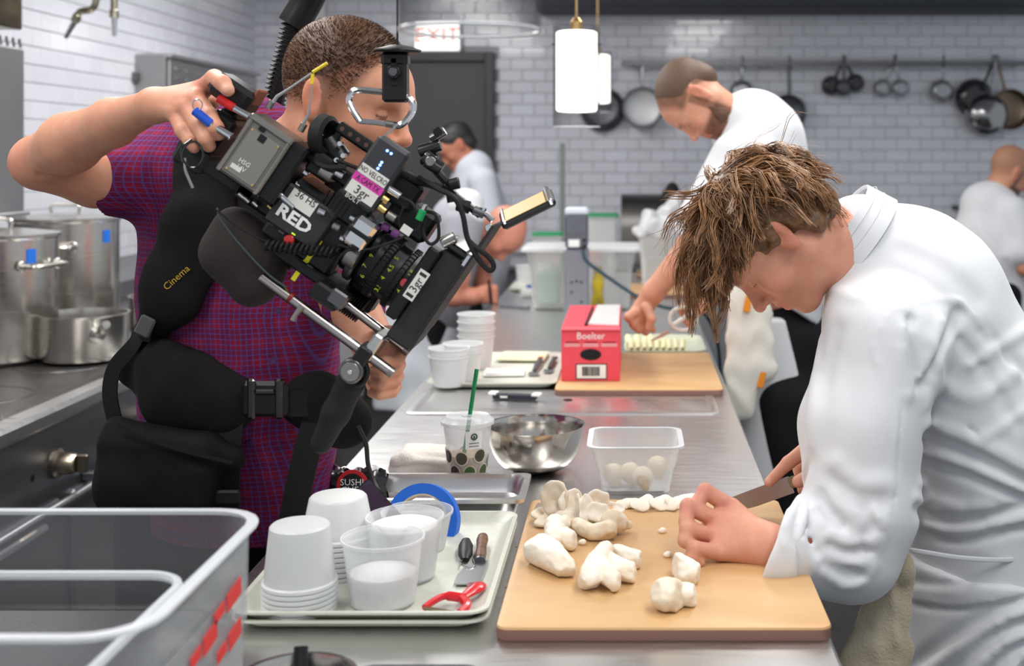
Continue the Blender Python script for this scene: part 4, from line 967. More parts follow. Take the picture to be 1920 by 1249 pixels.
for i, (x, lean) in enumerate(((-.155,.02),(-.115,-.015))):
    obj('banana', tube(spline([(x,5.10,TOP+.02),(x+lean,5.085,TOP+.07),(x+lean*1.4,5.09,TOP+.13),(x+lean*.6,5.12,TOP+.185)],6), [.006]+[.013+.007*math.sin(math.pi*k/18) for k in range(17)]+[.005], 10), ban, None, ('left' if i == 0 else 'right')+' browning banana inside the water bath', 'banana', 'bananas in the water bath')
cc = A3((-.215,4.94,TOP)); t = empty('immersion_circulator', cc, 'tall silver immersion circulator clipped before the water bath', 'circulator')
cm = mat('circulator_grey', C(150,155,164), .35, .7); cd = mat('circulator_dark', C(108,112,122), .4, .6)
obj('lower_housing', box(cc+A3((0,0,.14)), (.10,.07,.28), None, .008), cm, t); obj('upper_housing', box(cc+A3((0,-.004,.35)), (.092,.08,.14), None, .008), cd, t)
obj('head', box(cc+A3((0,-.004,.43)), (.095,.085,.03), None, .008), mat('circulator_head', C(206,214,226), .3), t)
for i in range(6): obj('fin', box(cc+A3((-.03+i*.012,-.045,.375)), (.004,.004,.07), None, .001), cm, t)
obj('label', box(cc+A3((-.01,-.045,.30)), (.045,.002,.03)), white, t)
for dx in (-.012,.012): obj('socket', cyl(cc+A3((.032,-.043,.30+dx)), cc+A3((.032,-.049,.30+dx)), .007, 10), blk, t)
for dx, dz in ((-.02,.14),(.02,.14),(0,.145),(-.02,.1),(.02,.06)): obj('vent_hole', cyl(cc+A3((dx,-.034,dz)), cc+A3((dx,-.037,dz)), .005, 10), blk, t)
obj('power_cord', tube(spline([P(1093,470,4.88),P(1100,490,4.86),P(1140,520,4.8),P(1190,553,4.7),P(1240,575,4.62),P(1290,582,4.6),P(1322,590,4.62),P(1345,640,4.75),P(1352,720,4.8)],6), .007, 8), mat('teal_cord', C(22,52,66), .45), t)
# far end of the island
def green_tub(px0, px1, py, Y, hh, label, cont):
    a, b = P(px0,py,Y), P(px1,py,Y); c = ((a[0]+b[0])/2, Y); t = empty('lidded_tub', (*c,TOP), label, 'container'); w_ = b[0]-a[0]; 
    tub(t, c, TOP, w_, w_*.9, hh, mat('milky_tub'), clearrim, .02, .6, .01)
    obj('lid', loft([rrect(w_+.012,w_*.9+.012,.024,TOP+hh,c), rrect(w_+.012,w_*.9+.012,.024,TOP+hh+.012,c), rrect(w_-.01,w_*.9-.01,.02,TOP+hh+.016,c)]), mat('green_lid', C(24,142,84), .4), t)
    if cont: obj('contents', box((*c,TOP+hh*.4), (w_-.035,w_*.9-.035,hh*.72), None, .02), cont, t)
tom = mat('tomato_food', C(196,74,58), .6, tint=(25., C(224,150,110), .7))
green_tub(1000,1055,437,6.2,.245,'green lidded tub of red sauce left of the circulator',tom)
green_tub(1104,1158,402,6.45,.33,'taller green lidded tub right of the circulator',None)
tm = A3((-.19,6.1,TOP)); t = empty('tomato_bowl', tm, 'bowl of cut tomatoes behind the water bath', 'bowl')
obj('bowl', lathe([(.001,0),(.05,0),(.085,.17),(.08,.17),(.045,.006),(.001,.005)], 28, tm), cupc, t)
body('tomatoes', [ell(tm+A3((math.cos(a)*.035,math.sin(a)*.035,.15+.02*(k%2))), .032, None, .006) for k, a in enumerate(np.linspace(0,5.2,6))]+[ell(tm+A3((0,0,.13)),(.065,.065,.05))], .006, mat('tomato', C(214,84,40), .4), t)
bt = A3((.165,6.15,TOP)); t = empty('bag_tub', bt, 'clear tub overflowing with a crumpled plastic bag', 'container')
tub(t, (.165,6.15), TOP, .24, .22, .25, mat('milky_tub'), clearrim, .03, .6, .02)
film = mat('plastic_film', (.82,.83,.85,1), .18, clear=(.35,.1), bump=(24.,1.))
body('bag', [ell(bt+A3((0,0,.28)),(.12,.10,.07)), ell(bt+A3((-.06,-.03,.33)),(.05,.05,.05),None,.03), ell(bt+A3((.05,0,.36)),(.06,.05,.07),None,.03), cap(bt+A3((.06,0,.38)),bt+A3((.10,.02,.46)),.04,.02,.03), ell(bt+A3((-.11,-.08,.27)),(.04,.03,.03),None,.02), wob(38,.012)], .007, film, t)
gbm = mat('bag_grey', C(176,180,186), .3, bump=(30.,1.))
body('twisted_film', [ell(on(1193,455,1.16)*A3((1,0,1))+A3((0,5.7,0)),(.035,.03,.025)), wob(60,.008)], .005, gbm, None, label='small ball of clear film on the water bath end', cat='film') if False else None
board('cutting_board', .0,.272,5.55,6.0,TOP,.02,'pale cutting board at the far end of the island beside the water bath')
board('cutting_board', .04,.2,6.42,6.7,TOP,.02,'small cutting board at the very far end of the island')
# writing corner: papers, roll, cups
pc = on(962,548,TOP); 
rtray('serving_tray', -.47,5.95,.22,.34,TOP,.014,traym,'small pale tray by the writing man','tray')
obj('blue_cloth', box((-.44,5.86,TOP+.02), (.12,.08,.012), Rz(.2), .004), mat('blue_card', C(44,84,168), .6), None, 'blue folded cloth on the small tray by the writing man', 'cloth')
obj('paper_roll', [cyl((-.50,5.55,TOP+.022),(-.36,5.6,TOP+.022),.021,18)], white, None, 'white paper roll lying beside the water bath', 'paper roll')
for i, (x, y, hh) in enumerate(((-.44,6.12,.11),(-.53,6.14,.09))): deli((x,y,TOP+(.0062 if i == 0 else .0062)), ['taller','shorter'][i]+' white cup standing behind the writing man hand', cup, .04, .05, hh)
for i, (px, py, qx, qy) in enumerate(((938,572,992,577),)): obj('marker_pen', [cyl(on(px,py,TOP+.008), on(qx,qy,TOP+.008), .007, 10)], mat('pen_grey', C(96,100,108), .4), None, 'grey marker pen lying on the steel near the writing hand', 'pen')
# ================================================================== people: shared pieces
skinm = mat('skin', attr=True, rough=.5, sss=.12, bump=(260.,.16), spec=.35, tint=(45., C(190,112,92), .28))
SK = lambda r,g,b: np.array(C(r,g,b)[:3])
HL = dict(cran=A3((-.012,0,.036)), cr=A3((.097,.076,.086)))
def head_prims(ear=True, nose=1., brow=1.):
    q = [ell((-.012,0,.036),(.097,.075,.086)), ell((.030,0,-.022),(.064,.060,.080),None,.03), ell((.062,0,.030),(.034,.052,.045),None,.03),
         cap((-.005,-.046,-.055),(.068,-.012,-.098),.020,.016,.025), cap((-.005,.046,-.055),(.068,.012,-.098),.020,.016,.025),
         ell((.074,0,-.098),(.020,.022,.018),None,.02), ell((.03,0,-.075),(.05,.04,.03),None,.03),
         cap((.088,-.032,.016),(.088,.032,.016),.0115*brow,.0115*brow,.014),
         ell((.066,-.040,-.030),(.022,.020,.022),None,.02), ell((.066,.040,-.030),(.022,.020,.022),None,.02),
         ell((.099,-.031,-.003),(.014,.016,.011),None,.012,'s'), ell((.099,.031,-.003),(.014,.016,.011),None,.012,'s'),
         ell((.0795,-.031,-.003),.0128,None,.003), ell((.0795,.031,-.003),.0128,None,.003),
         cap((.078,0,.006),(.088,0,-.040),.013,.016,.008), cap((.094,0,.008),(.113*nose,0,-.030),.0075,.0095,.010), ell((.114*nose,0,-.034),(.011,.0105,.0095),None,.008),
         ell((.102,-.012,-.038),(.010,.007,.007),None,.006), ell((.102,.012,-.038),(.010,.007,.007),None,.006),
         ell((.080,0,-.062),(.018,.026,.018),None,.016),
         cap((.089,-.018,-.0635),(.0985,0,-.0605),.0045,.0062,.006), cap((.089,.018,-.0635),(.0985,0,-.0605),.0045,.0062,.006),
         cap((.087,-.016,-.0735),(.0955,0,-.0745),.005,.0070,.006), cap((.087,.016,-.0735),(.0955,0,-.0745),.005,.0070,.006),
         cap((.095,-.022,-.0672),(.105,0,-.0670),.0016,.0016,.003,'s'), cap((.095,.022,-.0672),(.105,0,-.0670),.0016,.0016,.003,'s')]
    if ear:
        for s in (-1,1):
            Re = Rz(s*-.35)@Ry(-.25)
            q += [ell((-.006,s*.077,-.002),(.017,.009,.031),Re,.006), ell((-.004,s*.076,-.024),(.010,.007,.012),None,.006), ell((.0,s*.0865,.002),(.009,.006,.018),Re,.005,'s')]
    return q
def hframe(f, u): f = nrm(f); u = A3(u); u = nrm(u-f*(u@f)); return np.stack([f, np.cross(u,f), u], 1)
def loc(V, R, t, s): return ((V-A3(t))@R)/s
def sstep(a, b, x): t = np.clip((x-a)/(b-a), 0, 1); return t*t*(3-2*t)
def paint_head(V, R, t, s, skin, beard=None, hairc=None, hairf=None, browc=None, lip=None, bdens=.8):
    p = loc(V, R, t, s); col = np.tile(skin, (len(V),1)); x, y, z = p.T; ay = np.abs(y)
    def blend(m, c):
        nonlocal col
        col = col*(1-m[:,None])+np.asarray(c)*m[:,None]
    hd = (np.abs(x) < .15)&(ay < .12)&(z > -.16)&(z < .16)
    red = skin*A3((1.0,.62,.55))
    blend(.45*hd*np.exp(-((x-.112)**2+y**2+(z+.035)**2)/.018**2), red)
    blend(.35*hd*np.exp(-((x-.07)**2+(ay-.045)**2+(z+.035)**2)/.022**2), red)
    blend(.5*hd*sstep(.074,.082,ay)*(z < .04)*(z > -.045)*(x < .03), red)
    blend(.75*hd*(x > .078)*sstep(.024,.018,ay)*sstep(-.079,-.074,z)*sstep(-.055,-.060,z), lip if lip is not None else skin*A3((.82,.45,.42)))
    bc = browc if browc is not None else A3((.05,.03,.018))
    blend(.5*hd*(x > .055)*sstep(.008,.018,ay)*sstep(.052,.040,ay)*sstep(.010,.017,z)*sstep(.029,.021,z), bc)
    eye = hd*(((x-.0795)**2+(ay-.031)**2+(z+.003)**2) < .0142**2)*(x > .075)
    blend(eye*(np.abs(z+.0088) < .0016)*(np.abs(ay-.031) < .007)*.7, (.05,.035,.03))
    blend(eye*(np.abs(z+.0055) < .0013)*.8, (.06,.03,.02))
    if beard is not None:
        m = sstep(-.045,-.062,z)*sstep(-.005,.012,x)*(z > -.125)
        m = np.maximum(m, sstep(.004,.010,x)*sstep(.034,.026,x)*(z < .02)*(z > -.1)*(ay > .05)*.8)
        m = m*(1-sstep(.024,.018,ay)*(z > -.0785)*(z < -.0555)*(x > .082))
        blend(bdens*hd*m, beard)
    if hairc is not None: blend(hd*hairf(x,y,z), hairc)
    return col
def merge(parts):
    V = []; Q = []; k = 0
    for v, q in parts: V.append(v); Q.append(q+k); k += len(v)
    return np.concatenate(V), np.concatenate(Q)
def person_body(par, groups, paint):      # groups of (prims, res, smoothing)
    V, Q = merge([(lambda vq: (smooth_mesh(vq[0], vq[1], it), vq[1]))(solid(pr, res)) for pr, res, it in groups])
    return obj('body', (V, Q), skinm, par, smooth=180, col=paint(V))
def strands(name, roots, dirs, lens, par, m, R, t, s, g=None, K=8, grav=.2, wave=.25, rad=.0011, skull=None, seed=1, sides=3, lift=1.03):
    rg = np.random.default_rng(seed); n = len(roots); p = roots.copy(); d = dirs/np.linalg.norm(dirs, axis=1)[:,None]
    sk_c, sk_r = skull if skull else (HL['cran'], HL['cr'])
    pts = [p.copy()]; ph = rg.uniform(0,6.28,(n,3)); fr = rg.uniform(.5,1.1,(n,1))
    for k in range(1, K):
        if g is not None: d = d+grav*g
        d = d+wave*np.sin(ph+k*fr)*.5+rg.normal(0,.03,(n,3)); d /= np.linalg.norm(d, axis=1)[:,None]
        p = p+d*(lens/(K-1))[:,None]
        v = (p-sk_c)/(sk_r*lift); r_ = np.linalg.norm(v, axis=1); inside = r_ < 1
        p[inside] = sk_c+(v[inside]/r_[inside][:,None])*sk_r*lift
        pts.append(p.copy())
    pts = np.stack(pts, 1)                                   # n,K,3 local
    tang = np.gradient(pts, axis=1); tang /= np.linalg.norm(tang, axis=2)[:,:,None]+1e-9
    ref = (pts-sk_c); x_ = np.cross(tang, ref); x_ /= np.linalg.norm(x_, axis=2)[:,:,None]+1e-9; y_ = np.cross(x_, tang)
    taper = np.linspace(1,.25,K)[None,:,None]*rad
    ring = []
    for j in range(sides):
        a = 2*math.pi*j/sides; ring.append(pts+taper*(math.cos(a)*x_*1.6+math.sin(a)*y_))
    V = np.stack(ring, 2).reshape(-1,3)                      # index: (i*K+k)*sides+j
    i = np.arange(n)[:,None,None]; k = np.arange(K-1)[None,:,None]; j = np.arange(sides)[None,None,:]
    a = (i*K+k)*sides+j; b = (i*K+k)*sides+(j+1)%sides
    Q = np.stack([a,b,b+sides,a+sides], -1).reshape(-1,4)
    V = (V*s)@R.T+A3(t)
    return obj(name, (V, Q), m, par, smooth=180, kind='stuff')
def scalp(n, keep, seed=3, c=HL['cran'], r=HL['cr']*1.0):
    rg = np.random.default_rng(seed); v = rg.normal(size=(n*3,3)); v /= np.linalg.norm(v, axis=1)[:,None]; v = v[keep(v)][:n]
    return c+v*r, v
def hand_finger(pts, rs): return chain(pts, rs, .004)
wcloth = mat('white_cotton', C(216,218,222), .85, bump=(260.,.10), sheen=.2, spec=.2)
trous  = mat('black_trousers', (.009,.009,.010,1), .85, bump=(200.,.3), spec=.2)
def legs(hip, foot, r=.085, gap=.11, ydir=(0,1,0)):
    yd = A3(ydir); out = []
    for s in (-1,1):
        h, f = A3(hip)+yd*gap*s, A3(foot)+yd*gap*s; kn = h*.48+f*.52
        out += chain([h, kn, f+A3((0,0,.1))], [r, r*.72, r*.5], .03)
    return out
def shoes(par, foot, fwd, gap=.11, ydir=(0,1,0)):
    yd = A3(ydir)
    for s in (-1,1):
        f = A3(foot)+yd*gap*s; w_ = A3(fwd)
        body('shoe', [cap(f+A3((0,0,.045))-w_*.05, f+A3((0,0,.038))+w_*.14, .045, .034, .02), cut((0,0,.002),(0,0,-1))], .008, rubber, par)

# ================================================================== front chef (right)
DC = 2.05
chef = empty('person', (.62,2.15,0), 'chef in white jacket bending over the board, slicing mushrooms with a knife', 'person')
skin1 = SK(212,154,130)
f1 = A3((-.43,0,-.9)); u1 = A3((-.9,0,.43)); R1 = hframe(f1,u1); t1 = P(1448,440,2.08); s1 = 1.03
hp_ = place(head_prims(nose=1.02), R1, t1, s1)
neck0 = R1@A3((-.035,0,-.055))*s1+t1; neck1 = P(1660,500,2.14)
chead = hp_+[cap(neck0, neck1, .060, .068, .035), cap(R1@A3((.02,0,-.085))*s1+t1, P(1600,500,2.11), .028,.045,.03), ell(neck1,.08,None,.03)]
Y_ = lambda px,py,Y: P(px,py,Y)
wr = Y_(1436,1026,1.91)
lh = [cap(Y_(1620,1030,1.93), Y_(1530,1034,1.92), .044,.042,.02), cap(Y_(1530,1034,1.92), wr, .042,.031,.02, flat=((0,.3,1),.85)),
      cap(wr, Y_(1372,952,1.955), .028,.0155,.02), cap(wr, Y_(1345,975,1.935), .028,.0150,.02), cap(wr, Y_(1338,1006,1.915), .027,.0145,.02), cap(wr, Y_(1350,1036,1.895), .026,.0135,.02),
      cap(wr, Y_(1345,990,1.95), .026,.026,.02)]
lh += hand_finger([Y_(1372,952,1.955),Y_(1322,921,1.95),Y_(1306,945,1.935),Y_(1318,964,1.935)], [.0135,.0128,.0110,.0098])
lh += hand_finger([Y_(1345,975,1.935),Y_(1290,950,1.925),Y_(1286,978,1.905),Y_(1302,992,1.91)], [.0135,.0130,.0112,.0098])
lh += hand_finger([Y_(1338,1006,1.915),Y_(1289,992,1.895),Y_(1284,1014,1.885),Y_(1302,1026,1.89)], [.0130,.0125,.0108,.0095])
lh += hand_finger([Y_(1350,1036,1.895),Y_(1302,1028,1.875),Y_(1297,1046,1.87),Y_(1312,1054,1.875)], [.0122,.0115,.0100,.0088])
lh += hand_finger([Y_(1410,1010,1.95),Y_(1362,985,1.985),Y_(1330,985,1.985)], [.018,.0135,.011])
for a, b in (((1425,1015,1.90),(1360,962,1.93)),((1420,1025,1.89),(1352,1000,1.905))): lh.append(fold([Y_(*a),Y_(*b)],.004,.0014))
lh += [fold([Y_(1362,935,1.94),Y_(1372,962,1.94)],.006,.002), fold([Y_(1337,968,1.92),Y_(1343,985,1.915)],.006,.002), fold([Y_(1330,998,1.90),Y_(1338,1014,1.895)],.006,.002)]
rh = [cap(Y_(1650,800,2.28), Y_(1575,842,2.18), .042,.030,.02), cap(Y_(1575,842,2.18), Y_(1520,838,2.145), .028,.017,.015), cap(Y_(1575,842,2.18), Y_(1540,862,2.15), .027,.02,.015)]
rh += hand_finger([Y_(1520,836,2.145),Y_(1478,868,2.135),Y_(1442,904,2.13)], [.0145,.0118,.0088])
rh += hand_finger([Y_(1572,858,2.13),Y_(1535,884,2.10),Y_(1497,903,2.10)], [.016,.0138,.0112])
rh += hand_finger([Y_(1530,850,2.165),Y_(1500,880,2.185),Y_(1508,918,2.165),Y_(1532,922,2.13)], [.0135,.0125,.0115,.0105])
rh += hand_finger([Y_(1545,860,2.17),Y_(1522,895,2.19),Y_(1528,926,2.165),Y_(1548,922,2.13)], [.013,.012,.011,.010])
rh += hand_finger([Y_(1560,870,2.175),Y_(1545,900,2.19),Y_(1550,924,2.165),Y_(1566,918,2.135)], [.012,.011,.0105,.0095])
inner = chain([neck1, Y_(1830,780,2.17), Y_(1850,1060,2.17)], [.11,.14,.13], .05)+chain([Y_(1665,590,2.0),Y_(1620,990,1.95),Y_(1560,1034,1.93)],[.055,.048,.044],.02)+chain([Y_(1690,590,2.32),Y_(1700,800,2.33),Y_(1650,800,2.28)],[.055,.05,.042],.02)+legs(A3((.66,2.17,.88)), A3((.66,2.17,0)), .06, .11)
nails = [(Y_(1494,906,2.092),.0062),(Y_(1441,902,2.124),.005)]
def paint1(V):
    c = paint_head(V, R1, t1, s1, skin1, beard=A3(C(150,104,72)[:3]), bdens=.22, browc=SK(110,72,48))
    for q, r in nails: m = np.exp(-((V-q)**2).sum(1)/r**2)*.6; c = c*(1-m[:,None])+SK(232,188,172)*m[:,None]
    for q in (Y_(1362,948,1.94),Y_(1337,972,1.92),Y_(1330,1004,1.9),Y_(1320,921,1.94),Y_(1288,950,1.91)):
        m = np.exp(-((V-q)**2).sum(1)/.014**2)*.45; c = c*(1-m[:,None])+SK(206,118,108)*m[:,None]
    return c
person_body(chef, [(chead,.0026,1),(lh,.002,1),(rh,.002,1),(inner,.012,1)], paint1)
# hair: base cap and loose locks
hb = [ell((-.016,0,.040),(.104,.083,.092)), ell((-.07,0,-.03),(.045,.062,.06),None,.03), ell((.05,0,.072),(.05,.066,.045),None,.03),
      cap((.0,-.078,.02),(.012,-.074,-.005),.012,.008,.01), cap((.0,.080,.02),(.014,.077,-.008),.012,.008,.01),
      cap((-.045,.070,.0),(-.05,.066,-.05),.020,.016,.02), cap((-.045,-.070,.0),(-.05,-.066,-.05),.020,.016,.02), ell((.075,0,-.03),(.06,.08,.07),None,.02,'s'), ell((.035,.09,-.03),(.035,.035,.035),None,.01,'s'), wob(95,.003)]
hairm = mat('brown_hair', C(122,86,56), .42, tint=(120., C(66,44,30), .8), spec=.5)
hairl = mat('brown_hair_locks', C(170,124,82), .36, tint=(60., C(104,70,44), .9), spec=.55)
body('hair', place(hb, R1, t1, s1), .0032, hairm, chef)
gl = R1.T@A3((0,0,-1))
def keep1(v): return ~((v[:,0] > .50)&(v[:,2] < .40))&(v[:,2] > -.70)&~((v[:,0] > .0)&(v[:,2] < .12))&~((v[:,0] > -.25)&(v[:,2] < -.12)&(np.abs(v[:,1]) > .5))
crown = nrm((-.35,.1,.93))
def locks(name, n, ng, lo, hi, rad, par, m, R, t, s, g, seed, lift=.30, grav=.10, wave=.22, spread=.75, K=10):
    r_, v_ = scalp(ng, keep1, seed); rg = np.random.default_rng(seed)
    def flow(v):
        tg = v-crown; tg = tg-v*(tg*v).sum(1)[:,None]; tg /= np.linalg.norm(tg,axis=1)[:,None]+1e-6
        tg[v[:,0] < -.1] += A3((-.25,0,-.2)); side = (v[:,0] > .1)&(v[:,2] < .45); tg[side] += A3((-.35,0,.05)); return tg
    d = flow(v_)+v_*lift+rg.normal(0,.22,(ng,3)); ln = rg.uniform(lo,hi,ng)*np.where(v_[:,2] < .1, .8, 1.)*np.where((v_[:,0] > .1)&(v_[:,2] < .5), .62, 1.)*np.where((v_[:,0] > .35)&(v_[:,2] > .4), 1.25, 1.)
    sk_c, sk_r = HL['cran'], HL['cr']*1.05
    p = sk_c+v_*sk_r; path = [p.copy()]; ph = rg.uniform(0,6.28,(ng,3)); fr = rg.uniform(.4,.9,(ng,1)); d /= np.linalg.norm(d,axis=1)[:,None]
    for k in range(1,K):
        d = d+grav*g+wave*.5*np.sin(ph+k*fr); d /= np.linalg.norm(d,axis=1)[:,None]; p = p+d*(ln/(K-1))[:,None]
        q = (p-sk_c)/(sk_r*1.03); rr_ = np.linalg.norm(q,axis=1); i = rr_ < 1; p[i] = sk_c+q[i]/rr_[i][:,None]*sk_r*1.03
        path.append(p.copy())
    path = np.stack(path,1)                                  # guides
    per = max(1, n//ng); gi = np.repeat(np.arange(ng), per); off = rg.normal(0,.0075,(ng*per,3)); prof = np.linspace(1,1-spread,K)[None,:,None]
    pts = path[gi]+off[:,None,:]*prof*np.array([1,1,1.]); jit = rg.normal(0,.0012,(ng*per,1,3))*np.linspace(0,1,K)[None,:,None]**2*3; pts = pts+jit
    bad = ((pts[:,:,2] < .022)&(pts[:,:,0] > -.040)&(pts[:,:,0] < .13)).any(1); pts = pts[~bad]
    tang = np.gradient(pts,axis=1); tang /= np.linalg.norm(tang,axis=2)[:,:,None]+1e-9; x_ = np.cross(tang, pts-sk_c); x_ /= np.linalg.norm(x_,axis=2)[:,:,None]+1e-9; y_ = np.cross(x_,tang)
    tp = (np.linspace(1,.2,K)**.7)[None,:,None]*rad*rg.uniform(.6,1.3,(len(pts),1,1))
    V = np.stack([pts+tp*(math.cos(a_)*x_*1.5+math.sin(a_)*y_) for a_ in (0,2.094,4.189)],2).reshape(-1,3)
    N_ = len(pts); i = np.arange(N_)[:,None,None]; k = np.arange(K-1)[None,:,None]; j = np.arange(3)[None,None,:]; a_ = (i*K+k)*3+j; b_ = (i*K+k)*3+(j+1)%3
    return obj(name, ((V*s)@R.T+A3(t), np.stack([a_,b_,b_+3,a_+3],-1).reshape(-1,4)), m, par, smooth=180, kind='stuff')
locks('hair_locks', 7000, 320, .070, .125, .0010, chef, hairl, R1, t1, s1, gl, 5, .34, .13, .42)
locks('hair_underlayer', 2600, 200, .055, .09, .0012, chef, hairm, R1, t1, s1, gl, 25, .18)
locks('stray_hairs', 260, 130, .09, .14, .0006, chef, hairl, R1, t1, s1, gl, 15, .55, .12, .5, .2)
# jacket
nA = nrm((.9,0,.43))
jk = [cap(P(1735,575,2.16), P(1838,790,2.17), .188,.19,.04,flat=(nA,.77)), cap(P(1838,790,2.17), P(1862,1075,2.17), .19,.188,.05,flat=((1,0,0),.80)),
      cap(P(1628,452,2.135), P(1735,550,2.15), .076,.125,.03), cap(P(1634,606,2.04), P(1660,640,2.0), .080,.095,.03), cap(P(1618,520,2.12), P(1640,660,2.08), .070,.090,.03), cap(P(1612,452,2.125), P(1660,520,2.13), .080,.105,.02),
      cap(P(1662,640,2.0), P(1614,800,1.965), .100,.098,.025), cap(P(1614,800,1.965), P(1610,955,1.94), .097,.092,.02),
      cap(P(1610,955,1.94), P(1592,1030,1.93), .092,.080,.02), cap(P(1592,1030,1.93), P(1480,1022,1.905), .080,.074,.02),
      cap(P(1690,600,2.32), P(1655,800,2.33), .10,.085,.03), cap(P(1655,800,2.33), P(1578,836,2.18), .075,.055,.03),
      cap(P(1400,1020,1.90), P(1515,1026,1.908), .069,.058,.004,'s'), rbx(P(1462,1026,1.9)+nrm((-.85,.28,.30))*.12, (.12,.12,.12), .004, frame(nrm((-.85,.28,.30))), .006, 's')]
def fl(a, w_, amp): return fold([P(*q) for q in a], w_, amp)
jk_l = [([(1672,582),(1736,564),(1797,564),(1815,582),(1857,635),(1891,706)],.005,.0035), ([(1672,582),(1640,640),(1650,700)],.006,.003),
 ([(1706,600),(1712,660),(1719,725)],.008,-.013), ([(1797,588),(1765,650),(1729,720)],.010,-.013), ([(1763,603),(1745,660),(1724,712)],.010,.010), ([(1700,620),(1690,680),(1702,740)],.012,.006),
 ([(1740,640),(1760,690),(1735,760)],.014,.006), ([(1820,684),(1870,652),(1925,618)],.010,.006), ([(1800,640),(1850,700),(1900,790)],.012,-.006), ([(1760,720),(1830,745),(1900,700)],.014,.006), ([(1840,620),(1880,660),(1925,700)],.012,-.005),
 ([(1683,740),(1676,860),(1666,960),(1655,1026)],.0035,.003), ([(1690,740),(1684,860),(1674,960)],.003,-.0025),
 ([(1735,815),(1800,838),(1860,868),(1925,908)],.011,-.011), ([(1735,795),(1800,815),(1860,842),(1925,878)],.013,.009), ([(1740,868),(1800,885),(1925,936)],.010,-.010), ([(1735,850),(1790,865),(1925,918)],.010,.008),
 ([(1722,905),(1755,935),(1800,950)],.010,.007), ([(1716,952),(1765,972),(1850,968),(1925,950)],.010,-.009), ([(1716,935),(1765,955),(1850,948)],.010,.007), ([(1730,1000),(1800,1012),(1860,1002),(1925,985)],.009,-.010), ([(1740,985),(1810,995),(1925,968)],.010,.008),
 ([(1816,803),(1870,845),(1925,890)],.005,-.005), ([(1830,830),(1880,800),(1925,770)],.010,.006),
 ([(1491,985),(1505,1020),(1520,1052),(1569,1088)],.009,.009), ([(1505,975),(1520,1015),(1545,1045),(1600,1068)],.008,-.009), ([(1538,930),(1555,960),(1580,985)],.010,-.011), ([(1525,955),(1545,990),(1580,1015)],.009,.009),
 ([(1557,1022),(1590,1035),(1635,1032)],.008,-.009), ([(1550,1005),(1590,1018),(1640,1010)],.009,.008), ([(1540,1062),(1580,1080),(1620,1078)],.008,-.008), ([(1545,1045),(1590,1058),(1630,1052)],.008,.008), ([(1580,1100),(1610,1095),(1640,1060)],.008,.006),
 ([(1560,900),(1600,930),(1650,940)],.014,-.007), ([(1570,870),(1610,905),(1660,905)],.016,.006), ([(1640,960),(1655,990),(1640,1030)],.010,.007), ([(1620,950),(1635,985),(1620,1015)],.009,-.008),
 ([(1540,640),(1525,720),(1522,830)],.014,.005), ([(1570,620),(1550,720),(1548,840)],.016,-.004), ([(1600,700),(1590,800),(1600,900)],.03,-.005), ([(1560,540),(1610,560),(1650,550)],.012,.005), ([(1690,470),(1760,500),(1830,560)],.02,-.004)]
jk += drape(jk, jk_l)+[wob(26,.0012)]
body('jacket', jk, .0042, wcloth, chef)
ca = nrm((.80,0,-.58)); cc_ = P(1596,434,2.125)
cv, cf = lathe([(.080,-.026),(.082,-.027),(.084,-.024),(.092,.03),(.086,.03),(.078,-.022),(.080,-.026)], 40, (0,0,0))
obj('collar', xf((cv*A3((1.0,1.0,1)), cf), frame(ca,(0,1,0)), cc_), wcloth, chef)
obj('collar_stitching', [tube([cc_+frame(ca,(0,1,0))@A3((.0888*math.cos(a),.0888*math.sin(a),z_)) for a in np.linspace(0,2*math.pi,41)[:-1]], .0006, 4, True) for z_ in (-.012,.006)], mat('thread', C(200,202,204), .8), chef, kind='stuff')
# rolled cuff
cf = [cap(P(1550,1030,1.91), P(1440,1022,1.905), .080,.085,.01), cap(P(1575,1030,1.91), P(1380,1020,1.90), .066,.071,.006,'s'), cut(P(1456,1026,1.9), nrm((-.85,.28,.30)), .009), cut(P(1505,1026,1.9), nrm((.85,-.2,-.2)), .009)]
body('rolled_cuff', cf+drape(cf, [([(1480,960),(1470,1010),(1490,1080)],.006,.004), ([(1500,950),(1490,1010),(1515,1090)],.005,-.004)])+[wob(30,.0012)], .0026, wcloth, chef)
# apron
ap = [cap(P(1862,1060,2.17), P(1862,1135,2.17), .203,.205,.01,flat=((1,0,0),.82)), cap(P(1862,1135,2.17), A3((.66,2.17,.45)), .198,.235,.01,flat=((1,0,0),.82)), cut(A3((0,0,.42)),(0,0,-1)), cut(P(1800,1030,2.17), (0,0,1))]
ap_l = [([(1690+30*i,1262+16*i),(1780+22*i,1200+12*i),(1860+12*i,1150+16*i),(1935,1118+22*i)],.011,.011*(1 if i%2 else -1)) for i in range(8)]
ap_l += [([(1684,1128),(1800,1142),(1935,1125)],.005,-.008), ([(1684,1118),(1800,1132),(1935,1115)],.006,.005), ([(1690,1062),(1800,1075),(1935,1062)],.006,.004), ([(1690,1085),(1760,1098),(1850,1085)],.008,-.005), ([(1720,1105),(1820,1112),(1935,1092)],.009,.005)]
ap += drape(ap, ap_l)+[wob(24,.0015)]
body('apron', ap, .0055, wcloth, chef)
obj('apron_string', tube(spline([P(1690,1030,2.01),P(1730,1035,1.985),P(1800,1046,1.974),P(1880,1050,1.98),P(1960,1045,2.0)],6), .002, 8, flat=((0,0,1),2.)), wcloth, chef)
body('trousers', legs(A3((.66,2.17,.6)), A3((.66,2.17,0)), .10), .01, trous, chef)
shoes(chef, A3((.64,2.17,0)), A3((-1,0,0)))
tw2 = mat('beige_terry', C(196,186,164), .95, bump=(220.,1.), tint=(8., C(158,138,104), .6), sheen=.3)
towel = empty('side_towel', P(1640,1240,1.96), 'stained beige side towel tucked into the chef apron string', 'towel')
